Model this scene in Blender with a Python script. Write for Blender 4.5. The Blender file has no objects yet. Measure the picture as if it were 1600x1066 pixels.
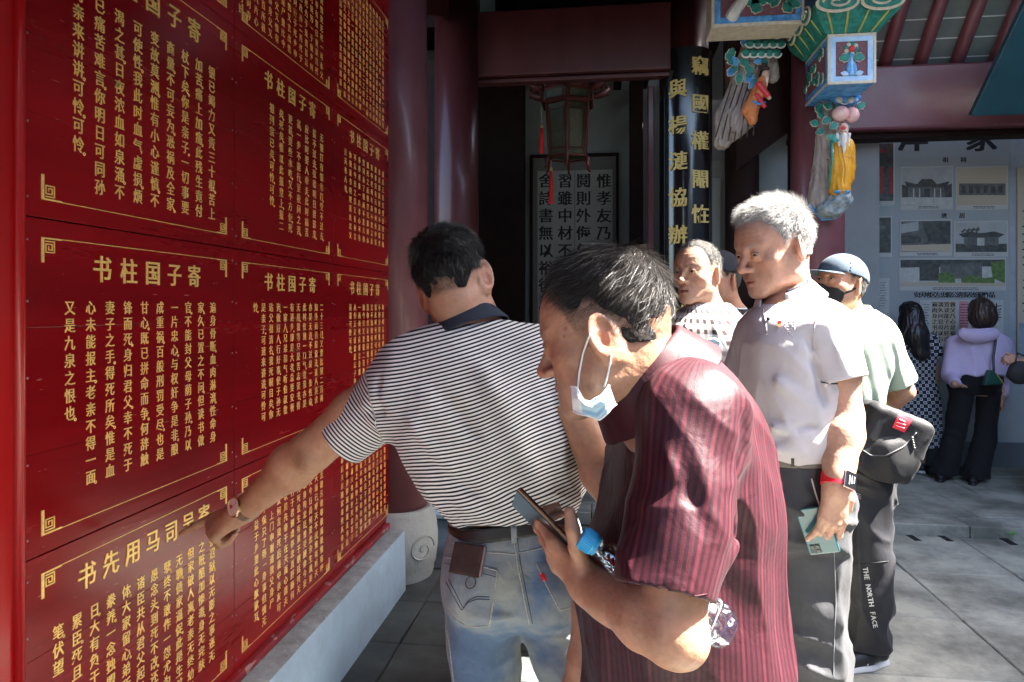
import bpy, bmesh, math, random, time
import numpy as np
from mathutils import Vector, Matrix
from mathutils.bvhtree import BVHTree
import openvdb
T0 = time.time()
random.seed(7); RNG = np.random.default_rng(7)
SC = bpy.context.scene
COL = SC.collection
# ---------------------------------------------------------------- camera
F = 1100.0; YAW = math.radians(7.5); CY, SY = math.cos(YAW), math.sin(YAW); CAMZ = 1.5
cam = bpy.data.cameras.new('camera'); camo = bpy.data.objects.new('camera', cam); COL.objects.link(camo)
camo.location = (0, 0, CAMZ); camo.rotation_euler = (math.radians(90), 0, YAW)
cam.sensor_width = 36; cam.lens = F/1600*36; cam.shift_y = -53/1600; cam.clip_start = 0.05; cam.clip_end = 500
cam.dof.use_dof = False
SC.camera = camo
# ---------------------------------------------------------------- sky, sun, exposure
SUN = np.array([0.60, 0.03, 0.80]); SUN = SUN/np.linalg.norm(SUN)
w = bpy.data.worlds.new('World'); SC.world = w; w.use_nodes = True
nt = w.node_tree; nt.nodes.clear()
sky = nt.nodes.new('ShaderNodeTexSky'); sky.sky_type = 'NISHITA'; sky.sun_disc = False
sky.sun_elevation = math.asin(SUN[2]); sky.sun_rotation = math.atan2(SUN[0], SUN[1])
sky.dust_density = 2.5; sky.air_density = 1.0
bg = nt.nodes.new('ShaderNodeBackground'); bg.inputs[1].default_value = 0.10
wo = nt.nodes.new('ShaderNodeOutputWorld')
nt.links.new(sky.outputs[0], bg.inputs[0]); nt.links.new(bg.outputs[0], wo.inputs[0])
sl = bpy.data.lights.new('sun', 'SUN'); sl.energy = 5.0; sl.angle = math.radians(0.55); sl.color = (1, .94, .85)
slo = bpy.data.objects.new('sun', sl); COL.objects.link(slo); slo.location = (3, 0, 8)
slo.rotation_euler = Vector(SUN).to_track_quat('Z', 'Y').to_euler()
SC.view_settings.view_transform = 'Standard'; SC.view_settings.look = 'None'
SC.view_settings.gamma = 1; SC.view_settings.use_curve_mapping = False
SC.view_settings.exposure = 3.7
SC.render.engine = 'CYCLES'
SC.cycles.use_denoising = True
SC.cycles.max_bounces = 8; SC.cycles.diffuse_bounces = 4; SC.cycles.glossy_bounces = 4
SC.cycles.transmission_bounces = 8; SC.cycles.transparent_max_bounces = 12
SC.cycles.sample_clamp_indirect = 6; SC.cycles.caustics_refractive = False; SC.cycles.caustics_reflective = False

def P(px, py, d):
    """point on the sight line through photograph pixel (px,py) at depth d metres"""
    u = (px-800)/F*d
    return np.array([u*CY - d*SY, u*SY + d*CY, CAMZ - (py-480)/F*d])
def onX(px, py, X):       # intersect the sight line with plane x = X
    a = P(px, py, 1.0) - np.array([0, 0, CAMZ]); return np.array([0, 0, CAMZ]) + a*(X/a[0])
def onY(px, py, Y):
    a = P(px, py, 1.0) - np.array([0, 0, CAMZ]); return np.array([0, 0, CAMZ]) + a*(Y/a[1])
def onZ(px, py, Z):
    a = P(px, py, 1.0) - np.array([0, 0, CAMZ]); return np.array([0, 0, CAMZ]) + a*((Z-CAMZ)/a[2])
# ---------------------------------------------------------------- materials
MATS = {}
def M(name, col, rough=.5, metal=0.0, var=0.0, vs=8.0, bump=0.0, bs=60.0, spec=.5, col2=None, attr=None,
      coat=0.0, trans=0.0, ior=1.45, sss=0.0, stretch=(1, 1, 1), sheen=0.0, emit=None, rvar=0.0, stain=0.0, specks=None, alpha=None):
    if name in MATS: return MATS[name]
    m = bpy.data.materials.new(name); MATS[name] = m; m.use_nodes = True
    t = m.node_tree; b = t.nodes['Principled BSDF']; L = t.links.new
    b.inputs['Roughness'].default_value = rough; b.inputs['Metallic'].default_value = metal
    b.inputs['Specular IOR Level'].default_value = spec; b.inputs['IOR'].default_value = ior
    b.inputs['Coat Weight'].default_value = coat; b.inputs['Coat Roughness'].default_value = .15
    b.inputs['Transmission Weight'].default_value = trans
    b.inputs['Sheen Weight'].default_value = sheen
    if sss:
        b.inputs['Subsurface Weight'].default_value = sss
        b.inputs['Subsurface Radius'].default_value = (1, .35, .2); b.inputs['Subsurface Scale'].default_value = .012
    c4 = tuple(col)+(1,)
    b.inputs['Base Color'].default_value = c4
    src = None
    tc = t.nodes.new('ShaderNodeTexCoord'); mp = t.nodes.new('ShaderNodeMapping')
    mp.inputs['Scale'].default_value = stretch; L(tc.outputs['Object'], mp.inputs['Vector'])
    if attr:
        a = t.nodes.new('ShaderNodeAttribute'); a.attribute_name = attr; src = a.outputs['Color']
    if var or col2:
        n = t.nodes.new('ShaderNodeTexNoise'); n.inputs['Scale'].default_value = vs; n.inputs['Detail'].default_value = 6
        n.inputs['Roughness'].default_value = .65
        L(mp.outputs[0], n.inputs['Vector'])
        if col2:
            r = t.nodes.new('ShaderNodeValToRGB'); r.color_ramp.elements[0].position = .35; r.color_ramp.elements[1].position = .68
            r.color_ramp.elements[0].color = c4; r.color_ramp.elements[1].color = tuple(col2)+(1,)
            L(n.outputs[0], r.inputs[0]); src = r.outputs[0]
        if var:
            mr = t.nodes.new('ShaderNodeMapRange'); mr.inputs[1].default_value = .3; mr.inputs[2].default_value = .7
            mr.inputs[3].default_value = 1-var; mr.inputs[4].default_value = 1+var
            L(n.outputs[0], mr.inputs[0])
            v = t.nodes.new('ShaderNodeVectorMath'); v.operation = 'SCALE'
            if src: L(src, v.inputs[0])
            else: v.inputs[0].default_value = tuple(col)
            L(mr.outputs[0], v.inputs['Scale']); src = v.outputs[0]
        if rvar:
            m2 = t.nodes.new('ShaderNodeMapRange'); m2.inputs[3].default_value = max(.02, rough-rvar); m2.inputs[4].default_value = rough+rvar
            m2.inputs[1].default_value = .3; m2.inputs[2].default_value = .7
            L(n.outputs[0], m2.inputs[0]); L(m2.outputs[0], b.inputs['Roughness'])
    def noise_map(scale, lo, hi, a, z, det=5, rgh=.6):
        n_ = t.nodes.new('ShaderNodeTexNoise'); n_.inputs['Scale'].default_value = scale; n_.inputs['Detail'].default_value = det; n_.inputs['Roughness'].default_value = rgh; L(mp.outputs[0], n_.inputs['Vector'])
        r_ = t.nodes.new('ShaderNodeMapRange'); r_.inputs[1].default_value = lo; r_.inputs[2].default_value = hi; r_.inputs[3].default_value = a; r_.inputs[4].default_value = z; L(n_.outputs[0], r_.inputs[0]); return r_.outputs[0]
    if stain:
        v2 = t.nodes.new('ShaderNodeVectorMath'); v2.operation = 'SCALE'
        if src: L(src, v2.inputs[0])
        else: v2.inputs[0].default_value = tuple(col)
        L(noise_map(1.7, .38, .60, 1-stain, 1+stain*.4, 8, .7), v2.inputs['Scale']); src = v2.outputs[0]
    if specks:
        mx = t.nodes.new('ShaderNodeMix'); mx.data_type = 'RGBA'; L(noise_map(specks[0], specks[1], specks[1]+.03, 0, 1, 2, .5), mx.inputs[0])
        if src: L(src, mx.inputs[6])
        else: mx.inputs[6].default_value = c4
        mx.inputs[7].default_value = tuple(specks[2])+(1,); src = mx.outputs[2]
    if alpha is not None: b.inputs['Alpha'].default_value = alpha
    if src: L(src, b.inputs['Base Color'])
    if bump:
        n2 = t.nodes.new('ShaderNodeTexNoise'); n2.inputs['Scale'].default_value = bs; n2.inputs['Detail'].default_value = 5
        L(mp.outputs[0], n2.inputs['Vector'])
        bp = t.nodes.new('ShaderNodeBump'); bp.inputs['Strength'].default_value = 1.0; bp.inputs['Distance'].default_value = bump
        L(n2.outputs[0], bp.inputs['Height']); L(bp.outputs[0], b.inputs['Normal'])
    if emit:
        b.inputs['Emission Color'].default_value = tuple(emit[:3])+(1,); b.inputs['Emission Strength'].default_value = emit[3]
    return m
# ---------------------------------------------------------------- mesh collector
class MB:
    def __init__(s): s.v = []; s.f = []; s.n = 0; s.mi = []; s.cur = 0
    def add(s, v, f):
        v = np.asarray(v, float).reshape(-1, 3)
        s.v.append(v); o = s.n; s.n += len(v)
        for q in f: s.f.append(tuple(int(i)+o for i in q)); s.mi.append(s.cur)
        return s
    def box(s, lo, hi, R=None, c=None):
        x0, y0, z0 = lo; x1, y1, z1 = hi
        v = np.array([[x0,y0,z0],[x1,y0,z0],[x1,y1,z0],[x0,y1,z0],[x0,y0,z1],[x1,y0,z1],[x1,y1,z1],[x0,y1,z1]], float)
        if R is not None:
            c = np.zeros(3) if c is None else np.asarray(c, float); v = v@np.asarray(R).T + c
        return s.add(v, [(0,3,2,1),(4,5,6,7),(0,1,5,4),(1,2,6,5),(2,3,7,6),(3,0,4,7)])
    def hexa(s, v): return s.add(v, [(0,3,2,1),(4,5,6,7),(0,1,5,4),(1,2,6,5),(2,3,7,6),(3,0,4,7)])
    def tube(s, pts, rad, n=10, cap=True, flat=None):
        pts = np.asarray(pts, float); k = len(pts)
        rad = np.full(k, rad) if np.isscalar(rad) else np.asarray(rad, float)
        d = np.gradient(pts, axis=0); d /= np.linalg.norm(d, axis=1)[:, None]+1e-12
        up = np.array([0, 0, 1.]) if abs(d[0][2]) < .9 else np.array([0, 1., 0])
        V = []
        a = np.cross(d[0], up); a /= np.linalg.norm(a)
        for i in range(k):
            a = a - d[i]*np.dot(a, d[i]); a /= np.linalg.norm(a)+1e-12
            b = np.cross(d[i], a)
            for j in range(n):
                t = 2*math.pi*j/n
                V.append(pts[i] + rad[i]*(math.cos(t)*a*(flat or 1) + math.sin(t)*b))
        Fc = []
        for i in range(k-1):
            for j in range(n):
                j2 = (j+1) % n; Fc.append((i*n+j, i*n+j2, (i+1)*n+j2, (i+1)*n+j))
        if cap: Fc.append(tuple(range(n))[::-1]); Fc.append(tuple((k-1)*n+j for j in range(n)))
        return s.add(V, Fc)
    def cyl(s, a, b, r, r2=None, n=24): return s.tube([a, b], [r, r if r2 is None else r2], n)
    def lathe(s, prof, c=(0,0,0), n=32, R=None, squash=(1,1)):
        V = []; k = len(prof)
        for r, z in prof:
            for j in range(n):
                t = 2*math.pi*j/n; V.append((r*math.cos(t)*squash[0], r*math.sin(t)*squash[1], z))
        V = np.array(V)
        if R is not None: V = V@np.asarray(R).T
        V = V+np.asarray(c, float); Fc = []
        for i in range(k-1):
            for j in range(n):
                j2 = (j+1) % n; Fc.append((i*n+j, i*n+j2, (i+1)*n+j2, (i+1)*n+j))
        Fc.append(tuple(range(n))[::-1]); Fc.append(tuple((k-1)*n+j for j in range(n)))
        return s.add(V, Fc)
    def prism(s, poly, o, ex, ey, ez, t):
        """poly 2-D outline in axes ex,ey at origin o, thickness t along ez"""
        o = np.asarray(o, float); ex, ey, ez = [np.asarray(e, float) for e in (ex, ey, ez)]
        k = len(poly); a = np.array([o+ex*p[0]+ey*p[1] for p in poly]); b = a+ez*t
        Fc = [tuple(range(k))[::-1], tuple(range(k, 2*k))]+[(i, (i+1) % k, (i+1) % k+k, i+k) for i in range(k)]
        return s.add(np.vstack([a, b]), Fc)
    def grid(s, Pn):          # Pn (h,w,3)
        h, w_ = Pn.shape[:2]
        return s.add(Pn.reshape(-1, 3), [(i*w_+j, i*w_+j+1, (i+1)*w_+j+1, (i+1)*w_+j) for i in range(h-1) for j in range(w_-1)])
    def sphere(s, c, r, n=12, R=None):
        r = (r, r, r) if np.isscalar(r) else r
        V = []; m_ = n; k = n//2
        for i in range(1, k):
            ph = math.pi*i/k
            for j in range(m_):
                t = 2*math.pi*j/m_; V.append((r[0]*math.sin(ph)*math.cos(t), r[1]*math.sin(ph)*math.sin(t), -r[2]*math.cos(ph)))
        V += [(0, 0, -r[2]), (0, 0, r[2])]; V = np.array(V)
        if R is not None: V = V@np.asarray(R).T
        Fc = [(i*m_+j, i*m_+(j+1) % m_, (i+1)*m_+(j+1) % m_, (i+1)*m_+j) for i in range(k-2) for j in range(m_)]
        b = (k-1)*m_
        Fc += [(b, (j+1) % m_, j) for j in range(m_)]+[(b+1, (k-2)*m_+j, (k-2)*m_+(j+1) % m_) for j in range(m_)]
        return s.add(V+np.asarray(c, float), Fc)
    def build(s, name, mat=None, parent=None, smooth=False, bevel=0.0, label=None, kind=None, autos=None):
        me = bpy.data.meshes.new(name)
        V = np.vstack(s.v); me.from_pydata(V.tolist(), [], s.f); me.validate()
        o = bpy.data.objects.new(name, me); COL.objects.link(o)
        mats = mat if isinstance(mat, (list, tuple)) else [mat]
        for m_ in mats:
            if m_: me.materials.append(m_)
        if len(mats) > 1 and len(me.polygons) == len(s.mi): me.polygons.foreach_set('material_index', s.mi)
        if smooth or autos: me.polygons.foreach_set('use_smooth', [True]*len(me.polygons))
        if autos: me.set_sharp_from_angle(angle=math.radians(autos))
        if bevel:
            b = o.modifiers.new('bevel', 'BEVEL'); b.width = bevel; b.segments = 2; b.limit_method = 'ANGLE'; b.angle_limit = .6
            b.harden_normals = False
        if parent: o.parent = parent
        if label: o['label'] = label
        if kind: o['kind'] = kind
        return o
def empty(name, loc=(0, 0, 0)):
    o = bpy.data.objects.new(name, None); COL.objects.link(o); o.empty_display_size = .1
    return o
def tag(o, label, cat, group=None):
    o['label'] = label; o['category'] = cat
    if group: o['group'] = group
    return o
def thing(name, label, cat, group=None): return tag(empty(name), label, cat, group)
def struct(o): o['kind'] = 'structure'; return o
def rot(axis, deg):
    return np.array(Matrix.Rotation(math.radians(deg), 3, axis))
def set_origin(root, pt):
    """move the Empty of a thing to its base, keeping the world places of its parts"""
    pt = Vector(pt); root.location = pt
    for c in root.children: c.matrix_parent_inverse = Matrix.Translation(-pt)
def copy_thing(r, label=None):
    def cp(o, par):
        c = o.copy(); COL.objects.link(c)
        if par: c.parent = par; c.matrix_parent_inverse = o.matrix_parent_inverse.copy()
        for ch in list(o.children): cp(ch, c)
        return c
    c = cp(r, None)
    if label: c['label'] = label
    return c
# ---------------------------------------------------------------- glyphs (built-in font)
_G = {}
def glyph(ch, off=0.0, ext=.03, res=1):
    k = (ch, off, ext, res)
    if k in _G: return _G[k]
    cu = bpy.data.curves.new('g', 'FONT'); cu.body = ch; cu.size = 1; cu.extrude = ext; cu.offset = off; cu.resolution_u = res
    cu.fill_mode = 'FRONT'
    o = bpy.data.objects.new('g', cu); COL.objects.link(o)
    me = bpy.data.meshes.new_from_object(o)
    V = np.zeros(len(me.vertices)*3); me.vertices.foreach_get('co', V); V = V.reshape(-1, 3)
    Fc = [tuple(p.vertices) for p in me.polygons]
    bpy.data.objects.remove(o); bpy.data.curves.remove(cu); bpy.data.meshes.remove(me)
    if len(V):
        c = ord(ch)
        if c > 0x2e80 and ch not in '。，': V = V-np.array([.46, .36, 0])
        else: V = V-np.array([(V[:, 0].min()+V[:, 0].max())/2, .35, 0])
    _G[k] = (V, Fc); return _G[k]
def put_glyph(mb, ch, o, ex, ey, ez, size, off=0.0, ext=.03, bold=0.0, wx=1.0, res=1):
    V, Fc = glyph(ch, off, ext, res)
    if not len(V): return
    o = np.asarray(o, float)
    for k, b in enumerate(([0] if not bold else [-bold, bold])):
        W = o+(V[:, :1]*wx+b)*size*ex+V[:, 1:2]*size*ey+(V[:, 2:3]*size+k*.0002)*ez
        mb.add(W, Fc)
# ================================================================ materials of the place
def lacquer(name, col, vs=1.6, spec_rough=.28):
    m = M(name, col, rough=spec_rough, spec=.28, var=.30, vs=vs, bump=.0006, bs=14, coat=.05, stretch=(1, .22, 2.2), rvar=.10, specks=(95, .735, (.45, .16, .16)))
    return m
m_red = lacquer('red_lacquer_board', (.225, .0022, .0045))
m_redpost = M('red_lacquer_post', (.33, .005, .006), spec=.35, rough=.3, var=.15, vs=3, bump=.0006, bs=40, coat=.3, stretch=(1, 1, .2))
m_redbase = M('worn_red_paint', (.30, .014, .02), rough=.55, vs=14, col2=(.15, .03, .04), bump=.003, bs=30, stretch=(1, .5, 1), specks=(26, .60, (.38, .20, .20)))
m_gold = M('gold_relief', (1.0, .66, .20), rough=.36, metal=.35, var=.25, vs=160)
m_goldp = M('gold_paint', (.62, .46, .16), rough=.4, metal=.3)
m_maroon = M('shaded_maroon_paint', (.058, .014, .015), spec=.3, rough=.36, var=.16, vs=5, bump=.0010, bs=26, coat=.2, stretch=(1, 1, .3), rvar=.1)  # maroon darkened in its colour for the shade of the hall front
m_maroon2 = M('lit_maroon_paint', (.155, .052, .062), rough=.4, var=.14, vs=4, bump=.001, bs=24, coat=.15, rvar=.1)  # same maroon, paler: the light on it is put in the colour
m_dark = M('dark_timber', (.020, .010, .009), spec=.12, rough=.6, var=.25, vs=7, bump=.001, bs=30)
m_black = M('black_lacquer', (.006, .006, .007), rough=.16, coat=.4, var=.2, vs=10)
m_kerb = M('blue_grey_cement_paint', (.33, .44, .56), stain=.15, rough=.75, vs=7, var=.10, bump=.0018, bs=34)
m_kerbtop = M('worn_cement_ledge', (.36, .42, .45), rough=.85, vs=18, col2=(.24, .27, .28), bump=.007, bs=24, stain=.25, specks=(60, .68, (.5, .52, .52)))
m_wallb = M('blue_grey_wall_paint', (.33, .37, .40), rough=.7, stain=.16, var=.09, vs=3, bump=.0008, bs=40)
m_plinth = M('dark_grey_plinth_paint', (.13, .155, .18), rough=.7, var=.1, vs=5)
m_wallg = M('grey_plaster', (.23, .25, .255), rough=.85, var=.1, vs=3, bump=.001, bs=20)
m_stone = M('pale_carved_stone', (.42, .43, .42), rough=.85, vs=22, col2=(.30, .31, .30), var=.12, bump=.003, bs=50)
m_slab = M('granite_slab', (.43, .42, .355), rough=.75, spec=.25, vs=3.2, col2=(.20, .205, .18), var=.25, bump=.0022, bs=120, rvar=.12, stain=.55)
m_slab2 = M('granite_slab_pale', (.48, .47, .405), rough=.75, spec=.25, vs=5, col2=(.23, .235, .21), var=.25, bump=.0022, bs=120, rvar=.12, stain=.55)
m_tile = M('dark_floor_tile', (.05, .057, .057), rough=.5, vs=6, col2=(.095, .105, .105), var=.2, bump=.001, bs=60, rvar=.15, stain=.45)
m_ground = M('earth_and_mortar', (.05, .05, .045), rough=.95, var=.3, vs=9)
m_board = M('grey_roof_board', (.15, .175, .175), rough=.8, var=.12, vs=6)
m_white = M('white_mortar', (.6, .62, .6), rough=.8)
m_teal = M('teal_plaque_paint', (.012, .05, .06), rough=.4, var=.2, vs=5)
m_paper = M('scroll_paper', (.33, .32, .29), rough=.8, var=.08, vs=5)
m_paper2 = M('scroll_mount_silk', (.14, .135, .12), rough=.8, var=.1, vs=9)
m_ink = M('black_ink', (.012, .012, .013), rough=.7)
X = np.array([1., 0, 0]); Y = np.array([0, 1., 0]); Z = np.array([0, 0, 1.])
WX = -1.16
# ================================================================ ground
struct(MB().box((-60, -60, -.30), (60, 60, -.045)).build('ground', m_ground))
court = struct(MB().box((-.02, -3.2, -.05), (5.0, 4.92, -.022)).build('courtyard_paving', m_ground))
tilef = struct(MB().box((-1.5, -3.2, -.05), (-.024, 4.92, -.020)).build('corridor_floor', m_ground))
raised = struct(MB().box((-5, 4.95, -.05), (6.5, 9.5, .052)).build('hall_floor', m_ground))
r2 = random.Random(5)
def slab(name, x0, x1, y0, y1, zt, zb, mat, par, g=.004, cut=None):
    dz = r2.uniform(-.0025, .0025); tx = r2.uniform(-.0018, .0018); ty = r2.uniform(-.0018, .0018)
    x0 += g; x1 -= g; y0 += g; y1 -= g; b = .005
    j = lambda: r2.uniform(-.0015, .0015)
    lo = [(x0+j(), y0+j()), (x1+j(), y0+j()), (x1+j(), y1+j()), (x0+j(), y1+j())]
    V = []
    for (x, y) in lo: V.append((x, y, zb))
    zz = [zt+dz-tx-ty, zt+dz+tx-ty, zt+dz+tx+ty, zt+dz-tx+ty]
    for (x, y), z in zip(lo, zz): V.append((x, y, z-b))
    cx, cy = (x0+x1)/2, (y0+y1)/2
    for (x, y), z in zip(lo, zz): V.append((x+(b if x < cx else -b), y+(b if y < cy else -b), z))
    Fc = [(0, 3, 2, 1), (8, 9, 10, 11)]
    for i in range(4):
        k = (i+1) % 4; Fc.append((i, k, 4+k, 4+i)); Fc.append((4+i, 4+k, 8+k, 8+i))
    return MB().add(V, Fc).build(name, mat, par)
xs = [0, .55, .95, 1.12+.0, 1.70, 2.28, 2.86, 3.44, 4.02, 4.6]
xs = [-.02, .38, .95, 1.70-.18, 1.70+.0, 2.28, 2.86, 3.44, 4.02, 4.6]
xs = [-.02, .36, .95, 1.70, 2.28, 2.86, 3.44, 4.02, 4.6]
ys = [4.92, 4.25, 3.64, 3.05, 2.45, 1.85, 1.25, .65, .05, -.55, -1.15]
for i in range(len(ys)-1):
    for k in range(len(xs)-1):
        slab('paving_slab', xs[k], xs[k+1], ys[i+1], ys[i], 0, -.022, m_slab if r2.random() < .6 else m_slab2, court, g=.0035)
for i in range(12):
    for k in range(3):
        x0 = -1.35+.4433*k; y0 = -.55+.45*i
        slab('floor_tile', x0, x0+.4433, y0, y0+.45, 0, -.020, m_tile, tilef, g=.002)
for i in range(5):
    for k in range(12):
        x0 = -1.2+.62*k + (.31 if i % 2 else 0); y0 = 5.17+.62*i
        slab('floor_slab', x0, x0+.62, y0, y0+.62, .075, .052, m_slab if r2.random() < .7 else m_tile, raised, g=.003)
kst = thing('stone_kerb', 'long pale stone kerb edging the raised hall floor on the far side of the courtyard', 'kerb')
x = -1.2
while x < 4.6:
    l = r2.uniform(.9, 1.3)
    MB().box((x+.003, 4.935, -.02), (x+l-.003, 5.165, .072+r2.uniform(-.002, .002))).build('kerb_stone', m_slab2, kst, bevel=.006); x += l
# drain slots near the kerb: thin black plates standing for the dark inside
m_void = M('drain_dark', (.004, .004, .004), rough=.9)
for (a, b, lab) in (((1420, 836), (1435, 845), 'narrow dark drain slot in the paving, nearest to the black trousered legs'),
                    ((1468, 836), (1486, 846), 'narrow dark drain slot in the paving, the middle one of three'),
                    ((1562, 838), (1585, 851), 'narrow dark drain slot in the paving with the tiny green weed at it')):
    A = onZ(a[0], a[1], .0045); B = onZ(b[0], b[1], .0045); d = B-A; d /= np.linalg.norm(d); n = np.array([-d[1], d[0], 0])
    mb = MB(); w_ = .022
    mb.hexa([A-n*w_-Z*.003, B-n*w_-Z*.003, B+n*w_-Z*.003, A+n*w_-Z*.003, A-n*w_, B-n*w_, B+n*w_, A+n*w_])
    tag(mb.build('drain_slot', m_void), lab, 'drain', 'drain slots in the courtyard paving')
m_leaf = M('weed_leaf', (.10, .32, .05), rough=.5)
wd = thing('weed', 'tiny bright green weed growing out of a drain slot in the paving', 'weed')
c = onZ(1577, 842, .005)
MB().tube([c, c+np.array([.01, 0, .03])], .0015, 5).build('stem', m_leaf, wd)
for a in (20, 110, 200, 300):
    R_ = rot('Z', a)
    l = np.array([[0, 0, .03], [.02, -.012, .04], [.05, 0, .045], [.02, .012, .04]])@R_.T+c+np.array([.01, 0, 0])
    MB().add(np.vstack([l, l-Z*.001]), [(0, 1, 2, 3), (7, 6, 5, 4), (0, 4, 5, 1), (1, 5, 6, 2), (2, 6, 7, 3), (3, 7, 4, 0)]).build('leaf', m_leaf, wd)
# ================================================================ the red wall
rw = thing('red_wall', 'tall red lacquered timber wall carrying the rows of inscribed boards', 'wall')
MB().box((WX-.16, .2, .30), (WX-.024, 3.80, 3.62)).build('backing', m_dark, rw)
MB().box((WX-.12, -.6, .30), (WX+.010, 1.245, 3.60)).build('end_plank', m_redpost, rw, bevel=.004)
MB().tube([(WX+.012, 1.252, .30), (WX+.012, 1.252, 3.6)], .012, 12).build('bead_moulding', m_redpost, rw, smooth=True)
MB().box((WX-.022, 3.725, .34), (WX+.012, 3.765, 3.60)).build('edge_moulding', m_red, rw, bevel=.004)
MB().box((WX-.02, 1.27, 3.092), (WX, 3.722, 3.60)).build('top_plank', m_red, rw, bevel=.003)
MB().box((WX-.02, 1.27, .316), (WX+.022, 3.765, .345)).build('base_moulding', m_redbase, rw, bevel=.006)
MB().box((WX-.16, 3.767, .30), (WX-.01, 3.80, 3.62)).build('end_stud', m_dark, rw)
kb = thing('wall_kerb', 'blue grey painted cement kerb running along the foot of the red wall', 'kerb')
# kerb: front face + ledge with slightly wavy paint edge
n = 60; yy = np.linspace(-.6, 3.63, n); G = []
for y in yy:
    wv = .004*math.sin(y*9.1)+.003*math.sin(y*23+1)+.0015*math.sin(y*61)
    G.append([(WX+.012, y, .3135), (WX+.045+wv, y, .3135+.002), (-1.066, y, .314), (-1.056, y, .311), (-1.052, y, .302), (-1.049, y, .15), (-1.047, y, 0)])
G = np.array(G)
MB().grid(G[:, 3:, :]).build('kerb_face', m_kerb, kb, smooth=True)
MB().grid(G[:, :4, :]).build('ledge', m_kerbtop, kb, smooth=True)
MB().add([G[-1][0], *G[-1][1:], (WX+.012, 3.63, 0)], [tuple(range(8))[::-1]]).build('kerb_end', m_kerb, kb)
MB().box((WX-.15, -.6, -.02), (WX+.011, 3.8, .3)).build('kerb_core', m_kerb, kb)
# ---- inscribed boards
TXT = {}
TXT['A'] = ('寄子国柱书', ['遍身骨断。血肉淋漓。性命身', '家。久已置之不问。但读书做', '官。不能封父母荫子孙。乃以', '一片忠心。与权奸争是非。酿', '成重祸。百般刑罚受尽。也是',
    '甘心。既已拼命而争。何辞触', '锋而死。身归君父。幸不死于', '妻子之手。得死所矣。惟是血', '心未能报主。老亲不得一面。', '又是九泉之恨也。'])
TXT['B'] = ('寄子国柱书', ['银已竭力又责三十棍。苦上', '加苦。痛上加痛。此残生竟付', '杖下矣。你是亲子。一切事要', '商量。不可妄为。恐祸及全家。', '变故莫测。惟有小心谨慎。不',
    '可使性。我此时血气虚损。烦', '渴之甚。日夜浓血如泉涌。不', '已痛苦难言。你明日可同孙', '哥亲来讲讲。可怜。可怜。'])
TXT['C'] = ('寄吴司马用先书', ['惨诏狱。以无影之事诬无', '之赃。酷加惨毒。身无完肤', '但家破人离。老亲无终幼子', '无聊。债家逼促。此是生前', '孽。终不敢作一怨尤为', '愚念头。到死不改。还', '诸臣共从君父起见', '体。大家留心。弟所', '豢养。一念独盟', '日。大有负于', '累臣。死且', '笔。伏望'])
TXT['D'] = ('寄子国柱书', ['二十三日。又要比银二百两', '知外面百般设法。逢人哀求', '亦是无济。不过是一条性命。', '此时仅剩一口气。教我亦是', '无用。我等只是苦志读书。得', '有进步。即是大孝。总要安顿',
    '一家人。兄弟和气听伯叔教', '诲。做好人。行好事。使子孙无', '玷父祖清名。我死瞑目矣。你', '是亲子。可速来讲讲。可怜可', '怜。'])
TXT['E'] = ('寄子国柱书', ['无银打有银也打。受不过去。', '拔不过去。弦德明日要追来。', '应比时要人牵走。此时痛苦', '甚。一步不能行。至夜间之苦。', '更甚。要些水吃。又不方便。死', '矣。死矣。惟以此报皇上。报二', '祖列宗已矣。可怜。可怜。'])
TXT['F'] = ('寄子国柱书', ['孩儿三日又受全刑苦极', '身无完肤性命不能保全', '是非只有天知何处申冤', '家中老母年高不敢言及', '我死之后惟望兄弟同心', '官司未了银两不能完纳', '奉养老亲一片孝心可也', '不忘今日之苦又有何言', '你须读书明理莫负君父', '是天也人也。'])
TXT['G'] = ('寄母夫人书', ['苦极污极辱极痛极惟有呼', '天而已。呼天不应。惟有听天', '父今日尚何爱此余生哉。妻', '以身殉忠臣。曾受顾命今妄', '冤死讼生有累于朝廷死无', '行于君侧虚存忠直肝肠何', '以见先帝于在天面心哉夫', '复何言我死后县中亲友可', '一上门申谢道我父身尸', '不保只了得一身事但愧无', '大益于乡里此心歉歉耳。'])
TXT['H'] = ('寄子国柱书', ['昨日叫去大理寺堂上又', '不容分辩惟有叩头而已', '我此时何时可比得明日', '又不知如何发落父母', '连你来看我同寓千万', '如今日又要银二百两', '一两两死矣难言身孤', '人归无定感恩是志子使来', '哀哉可怜可怜。'])
allc = ''.join(''.join(v[1]) for v in TXT.values()).replace('。', '')
def dense(seed, ncol, nrow):
    q = random.Random(seed); return [''.join(q.choice(allc) for _ in range(nrow)) for _ in range(ncol)]
m_screw = M('screw_head', (.35, .25, .25), rough=.4, metal=.6)
def corner(mb, o, sy, sz, s=.046):
    """square fret at a border corner, o = outer corner; sy,sz = directions into the panel"""
    def bar(a0, b0, a1, b1, t=.0016):
        ya, yb = sorted((o[1]+sy*a0, o[1]+sy*a1)); za, zb = sorted((o[2]+sz*b0, o[2]+sz*b1))
        mb.box((WX, ya, za), (WX+t, yb, zb))
    bar(0, 0, .0075, s*1.15)                      # thick upright
    bar(.0075, 0, s*.95, .0035)
    bar(.011, .0065, .036, .0092); bar(.0335, .0092, .036, .032); bar(.011, .0295, .0335, .032); bar(.011, .0125, .0135, .0295)
    bar(.0135, .0125, .030, .015); bar(.0275, .015, .030, .0265); bar(.0185, .024, .0275, .0265); bar(.0185, .018, .0205, .024)
    bar(s*.95, 0, s*1.2, .0035)
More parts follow.
